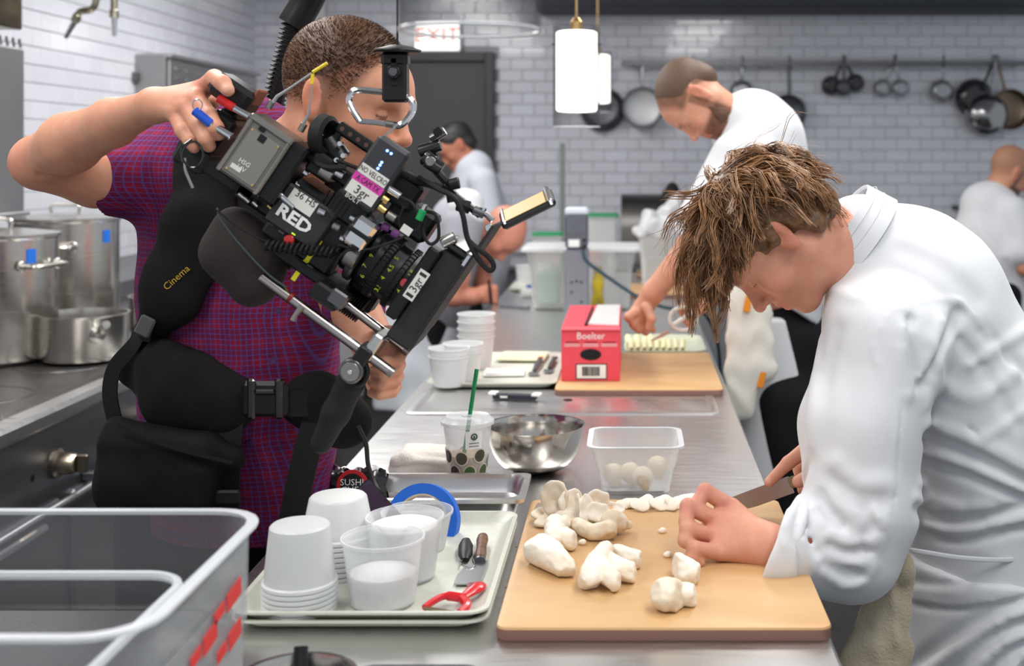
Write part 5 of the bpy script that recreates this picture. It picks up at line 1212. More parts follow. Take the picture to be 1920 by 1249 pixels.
body('cloth', [cap(P(1684,1050,1.975), P(1655,1330,1.965), .020,.050,.02,flat=((0,1,0),.35)), cap(P(1678,1066,1.972), P(1590,1330,1.96), .018,.050,.015,flat=((0,1,0),.35)), ell(P(1690,1062,1.965),(.02,.016,.03),None,.01),
     fl([(1650,1090,1.945),(1600,1260,1.93)],.005,-.012), fl([(1672,1100,1.95),(1690,1250,1.94)],.01,.006), fl([(1640,1110,1.945),(1650,1280,1.94)],.012,.004), wob(60,.0015)], .003, tw2, towel)
# knife
kn = empty('chef_knife', P(1470,900,2.15), 'long steel chef knife held in the front chef right hand', 'knife')
ka, kb = P(1478,893,2.135), P(1338,944,2.16)
spn = nrm(kb-ka); ed = nrm(A3((-.35,-.05,-.93))-spn*(A3((-.35,-.05,-.93))@spn)); nn = np.cross(spn, ed); wB = .030; LB = np.linalg.norm(kb-ka)
def kp(a, b): return ka+spn*a+ed*b
obj('blade', [loft([[kp(0,0)-nn*.0011,kp(0,wB)-nn*.0002,kp(0,wB)+nn*.0002,kp(0,0)+nn*.0011],[kp(LB*.5,.0)-nn*.001,kp(LB*.5,wB)-nn*.0002,kp(LB*.5,wB)+nn*.0002,kp(LB*.5,0)+nn*.001],[kp(LB*.85,.001)-nn*.0008,kp(LB*.85,wB*.85)-nn*.0002,kp(LB*.85,wB*.85)+nn*.0002,kp(LB*.85,.001)+nn*.0008],[kp(LB*1.02,.012)-nn*.0002,kp(LB*1.02,.0135)-nn*.0001,kp(LB*1.02,.0135)+nn*.0001,kp(LB*1.02,.012)+nn*.0002]])], mat('knife_blade', (.36,.36,.37,1), .32, 1, aniso=(8.,(1,1,40))), kn)
obj('bolster', box(ka-spn*.006+ed*.012, (.018,.02,.012), np.stack([spn,ed,nn],1), .003), mat('horn_bolster', C(140,130,92), .4), kn)
obj('handle', tube([ka-spn*.014+ed*.012, ka-spn*.06+ed*.013, ka-spn*.115+ed*.016], [.010,.0115,.012], 12), blk, kn)
# ================================================================== camera operator (left)
op = empty('person', (-.86,2.42,0), 'camera operator in plaid shirt and black harness holding a film camera', 'person')
skin2 = SK(206,150,122)
R2 = hframe((.91,-.36,-.22),(.20,0,.98)); s2 = 1.13; t2 = P(594,190,2.0)+A3((.03,.085,0))
h2 = place(head_prims(), R2, t2, s2); n0 = R2@A3((-.03,0,-.05))*s2+t2; n1 = P(505,330,2.22)
op_head = h2+[cap(n0,n1,.064,.072,.04), ell(n1,(.10,.08,.07),None,.05)]
ra = chain([P(325,318,2.26),P(180,334,2.17),P(80,310,2.12)],[.060,.050,.044],.02)+[ell(P(58,304,2.12),(.034,.036,.036),None,.02)]
ra += chain([P(78,300,2.12),P(132,268,2.06),P(212,230,1.97),P(290,198,1.88)],[.044,.049,.037,.0255],.02)
wr2 = P(288,198,1.88); mc = {'i':P(378,168,1.855),'m':P(368,185,1.835),'r':P(350,200,1.83),'p':P(328,212,1.835)}
ra += [cap(wr2, mc['i'], .023,.0155,.012), cap(wr2, mc['m'], .023,.016,.012), cap(wr2, mc['r'], .023,.0155,.012), cap(wr2, mc['p'], .021,.0140,.012)]
ra += [fold([wr2*.6+mc[k]*.4+A3((0,-.02,0)),mc[k]+A3((0,-.015,.004))],.005,.0016) for k in 'imrp']
ra += hand_finger([mc['i'],P(402,147,1.83),P(418,156,1.785),P(427,169,1.775)],[.0145,.0135,.0118,.0100])
ra += hand_finger([mc['m'],P(392,218,1.80),P(405,240,1.785),P(410,252,1.79)],[.0142,.0128,.0115,.0100])
ra += hand_finger([mc['r'],P(372,236,1.80),P(386,262,1.79),P(392,274,1.795)],[.0140,.0125,.0112,.0098])
ra += hand_finger([mc['p'],P(343,246,1.81),P(357,265,1.80),P(364,277,1.80)],[.0125,.0112,.0100,.0088])
ra += hand_finger([P(330,190,1.90),P(370,175,1.91),P(400,190,1.90)],[.018,.014,.012])
ra += [fold([mc['i']+A3((0,-.014,0)),mc['m']+A3((0,-.014,0))],.006,.002), fold([mc['r']+A3((0,-.014,0)),mc['p']+A3((0,-.014,0))],.006,.002), fold([P(170,330,2.1),P(110,335,2.07),P(75,330,2.07)],.006,-.004)]
la = chain([P(600,350,2.32),P(655,560,2.14),P(705,655,1.95)],[.06,.046,.034],.03)
wl2 = P(705,658,1.94)
la += [cap(wl2,P(718,690,1.91),.026,.024,.015), cap(P(718,690,1.91),P(712,718,1.905),.024,.022,.015)]
la += hand_finger([P(700,640,1.93),P(728,628,1.89),P(742,646,1.87)],[.018,.015,.0115])
for i, (y0, w_) in enumerate(((664,1.),(686,1.),(707,.97),(727,.86))):
    la += [dict(q, k=.002) for q in hand_finger([P(722,y0-8,1.895),P(752-i*3,y0-2,1.875),P(748-i*4,y0+9,1.835),P(722-i*3,y0+14,1.815),P(702-i*2,y0+10,1.825)],[.0098*w_,.0100*w_,.0096*w_,.0092*w_,.0080*w_])]
tor = chain([P(470,360,2.28),P(445,700,2.3),P(445,960,2.34)],[.10,.11,.10],.05)+legs(A3((-.80,2.38,.9)),A3((-.86,2.42,0)),.075,.09,(.9,.3,0))
def fade2(x,y,z): return np.clip(sstep(-.045,.035,z+.3*(np.maximum(-x,0)))*sstep(.012,-.012,x-(.062+.35*(z-.05))),0,1)*np.where((np.abs(y) > .078)&(z < .035)&(z > -.04)&(x > -.03), 0, 1)
nl2 = [(P(424,164,1.768),.006),(P(364,274,1.79),.005)]
def paint2(V):
    c = paint_head(V, R2, t2, s2, skin2, beard=SK(168,112,88), bdens=.3, hairc=SK(92,62,44), hairf=lambda x,y,z: .85*fade2(x,y,z), browc=SK(112,76,50))
    for q, r in nl2: m = np.exp(-((V-q)**2).sum(1)/r**2)*.6; c = c*(1-m[:,None])+SK(236,192,178)*m[:,None]
    for q, r in ((P(40,306,2.09),.03),(mc['m'],.03),(mc['i'],.022)): m = np.exp(-((V-q)**2).sum(1)/r**2)*.35; c = c*(1-m[:,None])+SK(204,116,100)*m[:,None]
    return c
person_body(op, [(op_head,.0027,1),(ra,.0026,1),(la,.0028,1),(tor,.010,1)], paint2)
# buzz cut
buzz = mat('buzz_brown', C(104,72,50), .55, tint=(220., C(64,42,28), .8))
def hm2(x, y, z): return (x < .066+.35*(z-.05))&((z > .012)|((x < -.03)&(z > -.05))|((x < .022)&(x > .0)&(z > -.02)))&~((np.abs(y) > .068)&(z < .034)&(x > -.032)&(x < .012))
c2_, r2_ = A3((-.013,0,.037)), A3((.098,.0765,.0875))
body('hair', place([ell(c2_+A3((-.006,0,.008)), r2_*A3((1.0,1.0,1.0))), ell((.10,0,.0),(.062,.12,.085),None,.012,'s'), ell((-.02,0,-.085),(.2,.2,.105),None,.012,'s')], R2, t2, s2), .0035, buzz, op)
rb2, vb2 = scalp(9500, lambda v: hm2(*(c2_+v*r2_).T), 11, c2_, r2_)
thin = np.random.default_rng(2).uniform(size=len(rb2)) < np.clip(.25+(rb2[:,2]+.03)*14, 0, 1); rb2, vb2 = rb2[thin], vb2[thin]
strands('hair_stubble', rb2, vb2*.9+A3((.45,0,-.1)), .004+.007*np.clip((rb2[:,2]-.02)*14,0,1), op, buzz, R2, t2, s2, None, 3, 0, .1, .00055, (HL['cran'],HL['cr']), 3)
# plaid shirt
sh = [cap(P(430,350,2.28),P(452,560,2.28),.185,.186,.05,flat=((.25,.97,0),.72)), cap(P(452,560,2.28),P(448,760,2.28),.186,.180,.05,flat=((.25,.97,0),.75)), cap(P(448,760,2.28),P(452,985,2.30),.180,.178,.05,flat=((.25,.97,0),.78)),
      cap(P(345,305,2.27),P(590,320,2.31),.070,.070,.05), cap(P(335,318,2.26),P(180,338,2.19),.090,.070,.04), cap(P(600,350,2.31),P(645,500,2.22),.085,.066,.04), cap(P(645,500,2.22),P(664,575,2.12),.066,.056,.02),
      cap(P(120,338,2.18),P(225,336,2.21),.060,.060,.003,'s'), cut(P(203,335,2.19),nrm((-1,0,.06)),.004), cut(A3((0,0,.86)),(0,0,-1))]
sh += [fl([(290,440,2.2),(300,520,2.16),(330,600,2.14)],.012,.005), fl([(470,590,2.12),(560,640,2.12),(630,680,2.16)],.014,.004), fl([(400,690,2.12),(480,730,2.12),(600,740,2.14)],.014,.005), fl([(525,560,2.12),(515,640,2.12),(495,720,2.12),(470,860,2.12),(468,960,2.12)],.006,.003),
       fl([(240,800,2.15),(330,850,2.13),(400,880,2.13)],.010,.007), fl([(250,780,2.15),(340,835,2.13)],.008,-.006), fl([(230,300,2.12),(225,350,2.11),(232,400,2.14)],.006,.004), fl([(300,270,2.2),(280,330,2.16),(290,400,2.17)],.014,-.006), wob(24,.0025)]
body('shirt', sh, .0056, MATS['plaid'], op)
bt = mat('button', C(70,40,90), .35)
for px, py in ((522,583),(512,676),(468,832)):
    b_ = obj('button', lathe([(.001,.002),(.0035,.002),(.0042,.003),(.0055,.003),(.006,.001),(.006,0)], 16, P(px,py,2.122 if py < 800 else 2.128), frame((0.1,-1,.05))), bt, op)
body('trousers', legs(A3((-.80,2.36,.90)),A3((-.86,2.42,0)),.10,.1,(.9,.3,0))+[cap(P(445,930,2.32),P(445,990,2.34),.15,.15,.05,flat=((.25,.97,0),.75))], .01, trous, op)
shoes(op, A3((-.86,2.42,0)), A3((.5,-.85,0)), .1, (.9,.3,0))
# harness
def wb_(pts, wd, d=(1,0,0), m=web, th=.005, nm='strap'): return obj(nm, strap(spline([P(*q) for q in pts],5), wd, d, th), m, op)
hv = [cap(P(395,300,2.16),P(372,430,2.125),.050,.052,.03,flat=((0,1,0),.4)), cap(P(372,430,2.125),P(322,545,2.118),.050,.044,.03,flat=((0,1,0),.4)), cap(P(322,545,2.118),P(268,650,2.16),.040,.026,.03,flat=((0,1,0),.4)), cap(P(395,300,2.16),P(430,250,2.28),.05,.05,.03,flat=((0,1,0),.5)), wob(40,.001)]
vest = body('vest_pad', hv, .004, fabric, op)
text('Cinema', .018, mat('yellow_thread', C(190,150,40), .7), P(331,521,2.094), (.66,0,.60), (-.6,.05,.66), vest)
body('vest_side', [cap(P(455,300,2.2),P(470,480,2.12),.055,.05,.03,flat=((0,1,0),.4)), cap(P(620,330,2.2),P(640,600,2.16),.04,.03,.03,flat=((0,1,0),.5))], .005, fabric, op)
body('hip_pad', [cap(P(262,690,2.17),P(330,735,2.115),.044,.060,.03,flat=((.2,1,0),.5)), cap(P(330,735,2.115),P(420,762,2.105),.060,.046,.03,flat=((0,1,0),.5)), cap(P(420,762,2.105),P(465,748,2.11),.040,.026,.02,flat=((0,1,0),.45)), cap(P(300,665,2.13),P(400,715,2.112),.02,.016,.03,flat=((0,1,0),.5)), wob(38,.0018)], .004, fabric, op)
body('side_pad', [cap(P(600,740,2.125),P(650,790,2.14),.040,.046,.03,flat=((0,1,0),.5)), cap(P(560,760,2.115),P(610,780,2.12),.030,.036,.03,flat=((0,1,0),.45))], .004, fabric, op)
wb_([(440,748,2.1),(500,752,2.092),(560,757,2.095),(640,752,2.13)], .044, (0,0,1), web, .006, 'belt')
bk = obj('buckle', [box(P(497,748,2.084), (.080,.014,.062), None, .008)], blk, op)
obj('buckle_prong', [box(P(497+s*26,748,2.077), (.014,.01,.07), None, .004) for s in (-1,1)]+[box(P(497,735,2.077),(.035,.008,.010),None,.003)], blkg, bk)
wb_([(432,760,2.1),(424,840,2.092),(420,960,2.11)], .052); wb_([(605,745,2.11),(575,850,2.10),(545,985,2.12)], .046)
wb_([(268,620,2.14),(248,650,2.13),(215,690,2.13),(206,740,2.13),(218,800,2.13)], .026, (1,0,.35), web, .004, 'loop_strap')
wb_([(292,560,2.13),(270,640,2.12)], .022, (1,0,.3), web, .004)
obj('strap_buckle', [box(P(272,612,2.105), (.028,.008,.036), Ry(.45), .003)], mat('grey_plastic', (.08,.08,.085,1), .4), op)
pch = body('belt_pouch', [rbx(P(305,880,2.10),(.105,.045,.066),.022,Ry(-.0)@Rz(-.1)), cap(P(218,800,2.1),P(440,860,2.08),.018,.02,.03), ell(P(240,905,2.1),(.05,.045,.05),None,.03), fl([(225,800,2.06),(320,842,2.04),(440,875,2.05)],.006,.004), fl([(235,815,2.06),(320,855,2.05),(430,890,2.05)],.005,-.005), wob(42,.0015)], .004, fabric, op)
obj('zip', strap(spline([P(222,797,2.052),P(320,838,2.036),P(436,868,2.045)],5), .006, (0,0,1), .003), rubber, pch)
obj('pouch_clip', box(P(420,932,2.075), (.058,.012,.025), None, .004), blk, pch)

# ================================================================== bearded chef behind (middle right)
bd = empty('person', (.52,3.9,0), 'bearded chef in white, head bowed, snipping leeks with scissors', 'person')
sk3 = SK(206,152,126); Y3 = 3.8
a3 = math.radians(253); f3 = A3((math.cos(a3),0,math.sin(a3))); u3 = A3((math.cos(a3-math.pi/2),0,math.sin(a3-math.pi/2)))
R3 = hframe(f3+A3((0,-.12,0)),u3); t3 = P(1303,184,Y3); s3 = 1.06
b3 = place(head_prims(), R3, t3, s3)+[cap(P(1325,190,Y3),P(1400,245,Y3+.02),.062,.07,.04)]
armA = chain([P(1385,300,3.68),P(1308,450,3.66),P(1225,548,3.7)],[.062,.050,.032],.03)+[cap(P(1225,548,3.7),P(1200,588,3.72),.03,.034,.02,flat=((0,1,0),.7))]
for i,(x,y) in enumerate(((1180,598),(1190,612),(1203,616),(1216,610))): armA += hand_finger([P(1192+i*8,585,3.70+.012*i),P(x-2,y-4,3.69+.015*i),P(x+8,y+8,3.70+.015*i)],[.0155,.014,.011])
armA += hand_finger([P(1212,575,3.69),P(1222,598,3.675),P(1216,616,3.68)],[.016,.014,.011])
armB = chain([P(1470,330,3.95),P(1390,500,3.95),P(1325,562,3.86)],[.06,.048,.032],.03)+[cap(P(1325,562,3.86),P(1298,578,3.84),.03,.033,.02,flat=((0,1,0),.7))]
for i in range(4): armB += hand_finger([P(1300+i*4,568+i*5,3.83),P(1278+i*3,580+i*7,3.82),P(1284+i*3,594+i*6,3.83)],[.0145,.013,.0105])
bin3 = chain([P(1400,260,3.85),P(1450,420,3.88),P(1462,620,3.9)],[.09,.11,.10],.05)+legs(A3((.48,3.9,.92)),A3((.5,3.9,0)),.06,.11)
def hf3(x,y,z): return .9*sstep(.0,.02,z-.012+.9*np.maximum(0,-.012-x))*sstep(.075,.045,x-.2*np.maximum(z-.05,0))*np.where((np.abs(y) > .074)&(z < .03)&(x > -.03),0,1)+.0
person_body(bd, [(b3,.004,1),(armA,.0038,1),(armB,.0045,1),(bin3,.014,1)], lambda V: paint_head(V,R3,t3,s3,sk3,beard=SK(86,58,42),bdens=.95,hairc=SK(104,76,56),hairf=hf3,browc=SK(80,54,38)))
hb3 = place([ell((-.018,0,.046),(.094,.077,.080)), ell((-.062,0,.0),(.046,.062,.050),None,.02), ell((.09,0,.03),(.075,.11,.09),None,.01,'s'), ell((-.0,-.085,-.01),(.045,.04,.042),None,.01,'s'), ell((-.0,.085,-.01),(.045,.04,.042),None,.01,'s'), ell((.11,0,-.09),(.14,.2,.095),None,.01,'s')], R3, t3, s3)
body('hair', hb3, .004, mat('hair_short_brown', C(98,72,54), .6, tint=(200., C(66,48,36), .7), bump=(400.,.6)), bd)
body('beard', place([cap((.016,.060,-.028),(.032,.050,-.082),.009,.018,.015), cap((.03,.048,-.085),(.078,0,-.108),.018,.020,.02), cap((.016,-.060,-.028),(.032,-.050,-.082),.009,.018,.015), cap((.03,-.048,-.085),(.078,0,-.108),.018,.020,.02), cap((.088,.02,-.058),(.098,0,-.053),.005,.006,.004), cap((.088,-.02,-.058),(.098,0,-.053),.005,.006,.004), wob(200,.002)], R3, t3, s3), .004, mat('beard_brown', C(92,64,46), .7, bump=(500.,.9)), bd)
jk3 = [cap(P(1420,262,3.86),P(1452,430,3.88),.165,.19,.05,flat=((.95,0,.3),.85)), cap(P(1452,430,3.88),P(1452,640,3.9),.19,.175,.05,flat=((1,0,0),.85)), cap(P(1382,228,3.82),P(1430,270,3.85),.075,.12,.05), cap(P(1390,300,3.69),P(1308,432,3.66),.095,.078,.04), cap(P(1470,330,3.98),P(1400,480,3.96),.09,.075,.04),
       cap(P(1312,426,3.66),P(1250,520,3.68),.062,.062,.003,'s'), cut(P(1292,456,3.66), nrm((-.55,0,-.83)), .005), fl([(1340,330,3.6),(1320,400,3.58)],.02,.008), fl([(1400,290,3.62),(1380,380,3.6)],.02,-.008), wob(20,.003)]
body('jacket', jk3, .008, wcloth, bd)
obj('collar', xf(lathe([(.078,-.02),(.082,-.02),(.088,.025),(.084,.025),(.078,-.02)], 30), frame(nrm((.8,0,-.6)),(0,1,0)), P(1375,222,3.82)), wcloth, bd)
body('apron', [cap(P(1452,560,3.9),A3((.47,3.9,.52)),.178,.19,.02,flat=((1,0,0),.85)), cut(A3((0,0,.52)),(0,0,-1)), cut(P(1452,585,3.9),(0,0,1)), cut(P(1488,700,3.9),nrm((1,0,.25))), fl([(1410,600,3.7),(1400,800,3.68)],.02,.01), fl([(1440,600,3.7),(1450,820,3.68)],.02,-.01)], .008, wcloth, bd)
body('trousers', [cap(P(1470,640,3.9),A3((.48,3.9,.75)),.165,.16,.03,flat=((1,0,0),.85))]+legs(A3((.49,3.9,.80)),A3((.5,3.9,0)),.105), .012, trous, bd)
shoes(bd, A3((.5,3.9,0)), A3((-1,0,0)))
tb = empty('side_towel', P(1395,780,3.66), 'white kitchen towel with orange stripes hanging at the bearded chef hip', 'towel')
body('cloth', [cap(P(1392,560,3.67),P(1388,760,3.66),.045,.05,.02,flat=((0,1,0),.4)), cap(P(1425,570,3.67),P(1425,690,3.66),.03,.05,.02,flat=((0,1,0),.4)), fl([(1400,570,3.64),(1405,770,3.62)],.012,-.012), wob(40,.003)], .006, twl, tb)
for px, py, w_ in ((1402,570,.02),(1428,712,.02)): obj('orange_stripe', box(P(px,py,3.642), (w_,.006,.05), Ry(.2), .002), mat('orange_cloth'), tb)
sc = empty('scissors', P(1262,612,3.83), 'white handled kitchen scissors in the bearded chef hand', 'scissors')
wp = mat('white_plastic', C(232,230,224), .35)
c1_ = P(1281,598,3.80)
obj('finger_loop', tube([c1_+A3((.040*math.cos(a)*1.05, .002*math.sin(3*a), .036*math.sin(a))) for a in np.linspace(0,2*math.pi,29)[:-1]], .006, 8, True), wp, sc)
obj('crossbar', tube([c1_+A3((-.03,-.003,-.018)), c1_+A3((.028,-.003,.022))], .007, 8), wp, sc)
obj('blade', plate([P(1252,618,3.81),P(1256,626,3.81),P(1222,641,3.86),P(1220,638,3.86)], .003, (0,1,0)), mat('scissor_steel',(.75,.75,.76,1),.45,.5), sc)

# ================================================================== writing man (behind the camera), doorway cook, right-hand cook
wm = empty('person', (-.95,5.5,0), 'bald man in grey shirt leaning on the island and writing', 'person')
sk4 = SK(206,140,118); Y4 = 5.5
R4 = hframe((.34,-.25,-.90),(.94,0,.34)); t4 = P(938,436,Y4); s4 = 1.05
w4 = place(head_prims(), R4, t4, s4)+[cap(t4+A3((-.02,0,.0)),P(870,420,Y4+.02),.062,.075,.04)]
w4 += chain([P(872,410,5.38),P(858,520,5.3),P(850,556,5.3)],[.06,.048,.045],.03)+chain([P(850,556,5.3),P(885,556,5.32),P(905,552,5.35)],[.042,.036,.03],.02)
for i in range(4): w4 += hand_finger([P(905,542+i*7,5.34),P(928,540+i*8,5.32),P(930,550+i*6,5.34)],[.017,.0155,.012])
w4 += [cap(P(905,552,5.35),P(915,550,5.35),.034,.036,.02), cap(P(893,470,5.6),P(905,545,5.58),.045,.035,.02), cap(P(905,450,5.58),P(910,545,5.56),.04,.032,.02)]
w4 += chain([P(862,420,5.55),P(800,560,5.6),P(770,640,5.62)],[.10,.13,.13],.05)+legs(A3((-.94,5.6,.92)),A3((-.95,5.5,0)),.06,.11)
person_body(wm, [(w4,.007,1)], lambda V: paint_head(V,R4,t4,s4,sk4,beard=SK(140,90,72),bdens=.4,hairc=SK(150,110,88),hairf=lambda x,y,z: .5*sstep(-.06,.0,z)*sstep(.03,-.02,z-.02)*(x < .02)))
gshirt = mat('grey_cotton', C(150,152,160), .85)
body('shirt', [cap(P(862,425,5.52),P(810,560,5.58),.15,.175,.05,flat=((.9,0,.4),.85)), cap(P(810,560,5.58),P(780,650,5.62),.175,.165,.05), cap(P(872,420,5.38),P(862,475,5.34),.085,.075,.03)], .009, gshirt, wm)
body('sleeve_panel', [cap(P(872,385,5.40),P(886,405,5.37),.07,.055,.03), ell(P(876,380,5.40),(.075,.06,.06),None,.02)], .008, wcloth, wm)
body('apron', [cap(P(780,600,5.55),A3((-.97,5.5,.45)),.19,.20,.03,flat=((0,1,0),.8)), cut(A3((0,0,.42)),(0,0,-1)), wob(18,.006)], .010, mat('pale_apron', C(190,196,204), .85), wm)
body('trousers', legs(A3((-.90,5.62,.95)),A3((-.95,5.5,0)),.10)+[cap(P(812,560,5.62),P(808,720,5.62),.075,.07,.03)], .012, trous, wm)
shoes(wm, A3((-.95,5.5,0)), A3((.9,-.3,0)))
obj('pen', cyl(P(916,525,5.3), P(921,570,5.3), .006, 8), blk, None, 'dark pen in the writing man fist', 'pen')
dr = empty('person', (-.9,6.75,0), 'dark-haired cook in pale jacket walking past the dark door', 'person')
R5 = hframe((-.75,-.3,-.6),(-.5,0,.86)); Y5 = 6.7; t5 = P(858,275,Y5); s5 = 1.03
d5 = place(head_prims(), R5, t5, s5)+[cap(t5,P(885,315,Y5+.02),.06,.07,.04)]+chain([P(890,325,Y5),P(905,450,Y5),A3((-.88,6.75,.95))],[.1,.13,.13],.05)+legs(A3((-.88,6.75,.95)),A3((-.9,6.75,0)),.06,.11)
person_body(dr, [(d5,.008,1)], lambda V: paint_head(V,R5,t5,s5,SK(168,112,88),browc=A3((.02,.015,.012))))
body('hair', place([ell((-.016,0,.046),(.104,.082,.088)), ell((.08,0,-.03),(.06,.1,.08),None,.01,'s'), ell((-.05,0,-.02),(.06,.07,.05),None,.02), wob(110,.003)], R5, t5, s5), .007, mat('black_hair', (.012,.011,.011,1), .5, bump=(300.,.6)), dr)
body('jacket', [cap(P(888,318,Y5),P(905,430,Y5),.11,.18,.05), cap(P(905,430,Y5),A3((-.88,6.75,.8)),.18,.18,.05), cap(P(905,340,6.55),P(925,430,6.5),.08,.07,.04), cap(P(868,335,6.9),P(840,420,6.8),.07,.06,.04)], .011, mat('pale_jacket', C(186,190,200), .85), dr)
body('trousers', legs(A3((-.88,6.75,.9)),A3((-.9,6.75,0)),.10), .013, trous, dr); shoes(dr, A3((-.9,6.75,0)), A3((-.9,-.3,0)))
rc = empty('person', (1.85,5.75,0), 'shaven-headed cook in white at the far right edge, back turned', 'person')
R6 = hframe((.80,.25,-.5),(.45,0,.88)); Y6 = 5.8; t6 = P(1892,322,Y6); s6 = 1.03
c6 = place(head_prims(), R6, t6, s6)+[cap(t6,P(1868,372,Y6+.02),.062,.075,.04)]+chain([P(1850,385,Y6),P(1850,520,Y6),A3((1.75,5.8,.95))],[.1,.13,.13],.05)+legs(A3((1.75,5.8,.95)),A3((1.8,5.8,0)),.06,.11)+chain([P(1905,420,5.68),P(1925,500,5.62),P(1990,520,5.6)],[.05,.045,.035],.02)
person_body(rc, [(c6,.007,1)], lambda V: paint_head(V,R6,t6,s6,SK(200,146,116),beard=A3((.03,.022,.018)),bdens=.9,hairc=SK(150,116,92),hairf=lambda x,y,z: .7*sstep(-.06,.03,z+.3*np.maximum(-x,0))*sstep(.08,.04,x)*np.where((np.abs(y) > .076)&(z < .03)&(x > -.03),0,1)))
body('jacket', [cap(P(1855,392,Y6),P(1852,470,Y6),.14,.185,.05), cap(P(1852,470,Y6),A3((1.75,5.8,.8)),.185,.18,.05), cap(P(1898,400,5.68),P(1918,470,5.62),.085,.07,.04), cap(P(1868,368,Y6),P(1860,395,Y6),.07,.1,.03), fl([(1830,420,5.65),(1880,480,5.6)],.02,.01), fl([(1870,400,5.62),(1900,450,5.58)],.018,-.01), cut(A3((0,0,.75)),(0,0,-1)), wob(18,.005)], .010, wcloth, rc)
body('trousers', legs(A3((1.75,5.8,.9)),A3((1.8,5.8,0)),.10), .013, trous, rc); shoes(rc, A3((1.8,5.8,0)), A3((.9,.3,0)))
# ================================================================== the film camera
YR = 1.84; SR = YR/F; AR = math.radians(34)
U = A3((math.cos(AR),0,-math.sin(AR))); V_ = A3((math.sin(AR),0,math.cos(AR))); Wn = A3((0,-1,0)); RR = np.stack([U,V_,Wn],1)
def rp(px, py, w_=0.): return P(px, py, YR)+A3((0,-w_,0))*1.0
cr = empty('cinema_camera', rp(620,560), 'black film camera rig with lens, rods, matte box, transmitter and cables', 'camera')
def rb(nm, px, py, lu, lv, w0, w1, m=blkm, bev=.003, par=None): return obj(nm, box(rp(px,py,(w0+w1)/2), (lu*SR,lv*SR,w1-w0), RR, bev), m, par or cr)
def rcyl(nm, a, b, r, m, par=None, n=20, r2=None): return obj(nm, cyl(rp(*a), rp(*b), r*SR, n, None if r2 is None else r2*SR), m, par or cr)
def disc(nm, px, py, w_, r, th, m, par=None, n=20): return obj(nm, cyl(rp(px,py,w_), rp(px,py,w_+th), r*SR, n), m, par or cr)
def rtext(s, px, py, w_, h, m, par, vert=False, sx=1., bold=0.): return text(s, h*SR*1.35, m, rp(px,py,w_), V_ if vert else U, -U if vert else V_, par, sx=sx, bold=bold)
def uv(px, py, du, dv):                   # move on the photograph along the rig axes
    return px+du*math.cos(AR)+dv*math.sin(AR), py+du*math.sin(AR)-dv*math.cos(AR)
grey = mat('anodised_grey', (.22,.215,.195,1), .38, .75, bump=(200.,.06)); greyl = mat('anodised_edge', (.30,.29,.27,1), .3, .85); gold = mat('gold', (.75,.55,.2,1), .25, 1)
lblw = mat('label_white', C(214,212,206), .6); ink = mat('label_ink', (.02,.02,.02,1), .6); magenta = mat('label_magenta', C(206,58,160), .6)
# brain
br = rb('camera_body', 592,424,150,128,-.055,.025,blkm,.006)
rb('body_cheek', 575,405,110,84,.025,.034,mat('cheek_black',(.02,.02,.021,1),.5),.004,br)
rtext('RED', 563,409,.0345,24,white,br,sx=1.2,bold=.035)
lb = rb('rental_label', 578,378,54,30,.0342,.0352,lblw,.0003,br); rtext('36 HS', 585,372,.0353,13,ink,lb)
bt_ = disc('record_button', 555,447,.034,9.5,.006,mat('record_red',C(190,30,24),.25,coat=.6),br)
ys = rb('yellow_tape', 596,468,9,48,.0255,.027,mat('yellow_tape',C(226,216,30),.6),.0003,br); rb('yellow_tape', 570,504,9,44,.0255,.027,MATS['yellow_tape'],.0003,br)
for px, py in ((522,415),(540,430),(563,489),(588,500),(548,470)): rb('key', px,py,13,13,.025,.029,mat('key_grey',(.07,.07,.075,1),.5),.001,br)
rb('indicator', 562,436,8,3,.034,.035,mat('led_green',C(170,210,40),.4,emit=.6),.0003,br)
for i in range(6): rb('cooling_fin', *uv(610,395,-8+i*9,26),4,34,.025,.031,blk,.001,br)
# battery / power module with four studs
bm = rb('power_module', 498,290,89,121,-.005,.055,grey,.004)
for du in (-40,40): rb('edge_rail', *uv(498,290,du,0),8,121,.053,.059,greyl,.002,bm)
rb('top_cap', *uv(498,290,0,56),92,14,-.006,.060,greyl,.003,bm)
rb('inset_panel', *uv(498,290,0,-6),64,92,.054,.0565,mat('panel_taupe',(.27,.26,.235,1),.42,.6),.001,bm)
rb('module_window', *uv(498,290,-4,32),14,14,.0565,.058,blk,.001,bm); rb('module_window', *uv(498,290,-14,46),12,8,.0565,.058,blk,.001,bm)
for dv, s_ in ((-22,'HSG'),(-34,'14V')): rtext(s_, *uv(498,290,-6,dv), .0567, 9, white, bm)
rb('serial_label', *uv(498,290,-14,-38),22,9,.0566,.0572,lblw,.0003,bm)
for du, dv in ((-28,36),(28,36),(-28,-48),(28,-48)): disc('screw', *uv(498,290,du,dv), .0565, 2.4, .001, gold, bm, 8)
pl2 = rb('mount_plate', 546,324,34,124,-.03,.05,blkm,.004)
for dv in (40,14,-12): a = uv(552,322,20,dv); rcyl('stud', (*a,.02), (*uv(*a,10,0),.02), 6.5, chrome, pl2)
rcyl('power_plug', (*uv(552,322,10,-44),.03), (*uv(552,322,46,-48),.03), 7.5, chrome, pl2); rcyl('plug_tip', (*uv(552,322,46,-48),.03), (*uv(552,322,64,-50),.03), 5.5, blk, pl2)
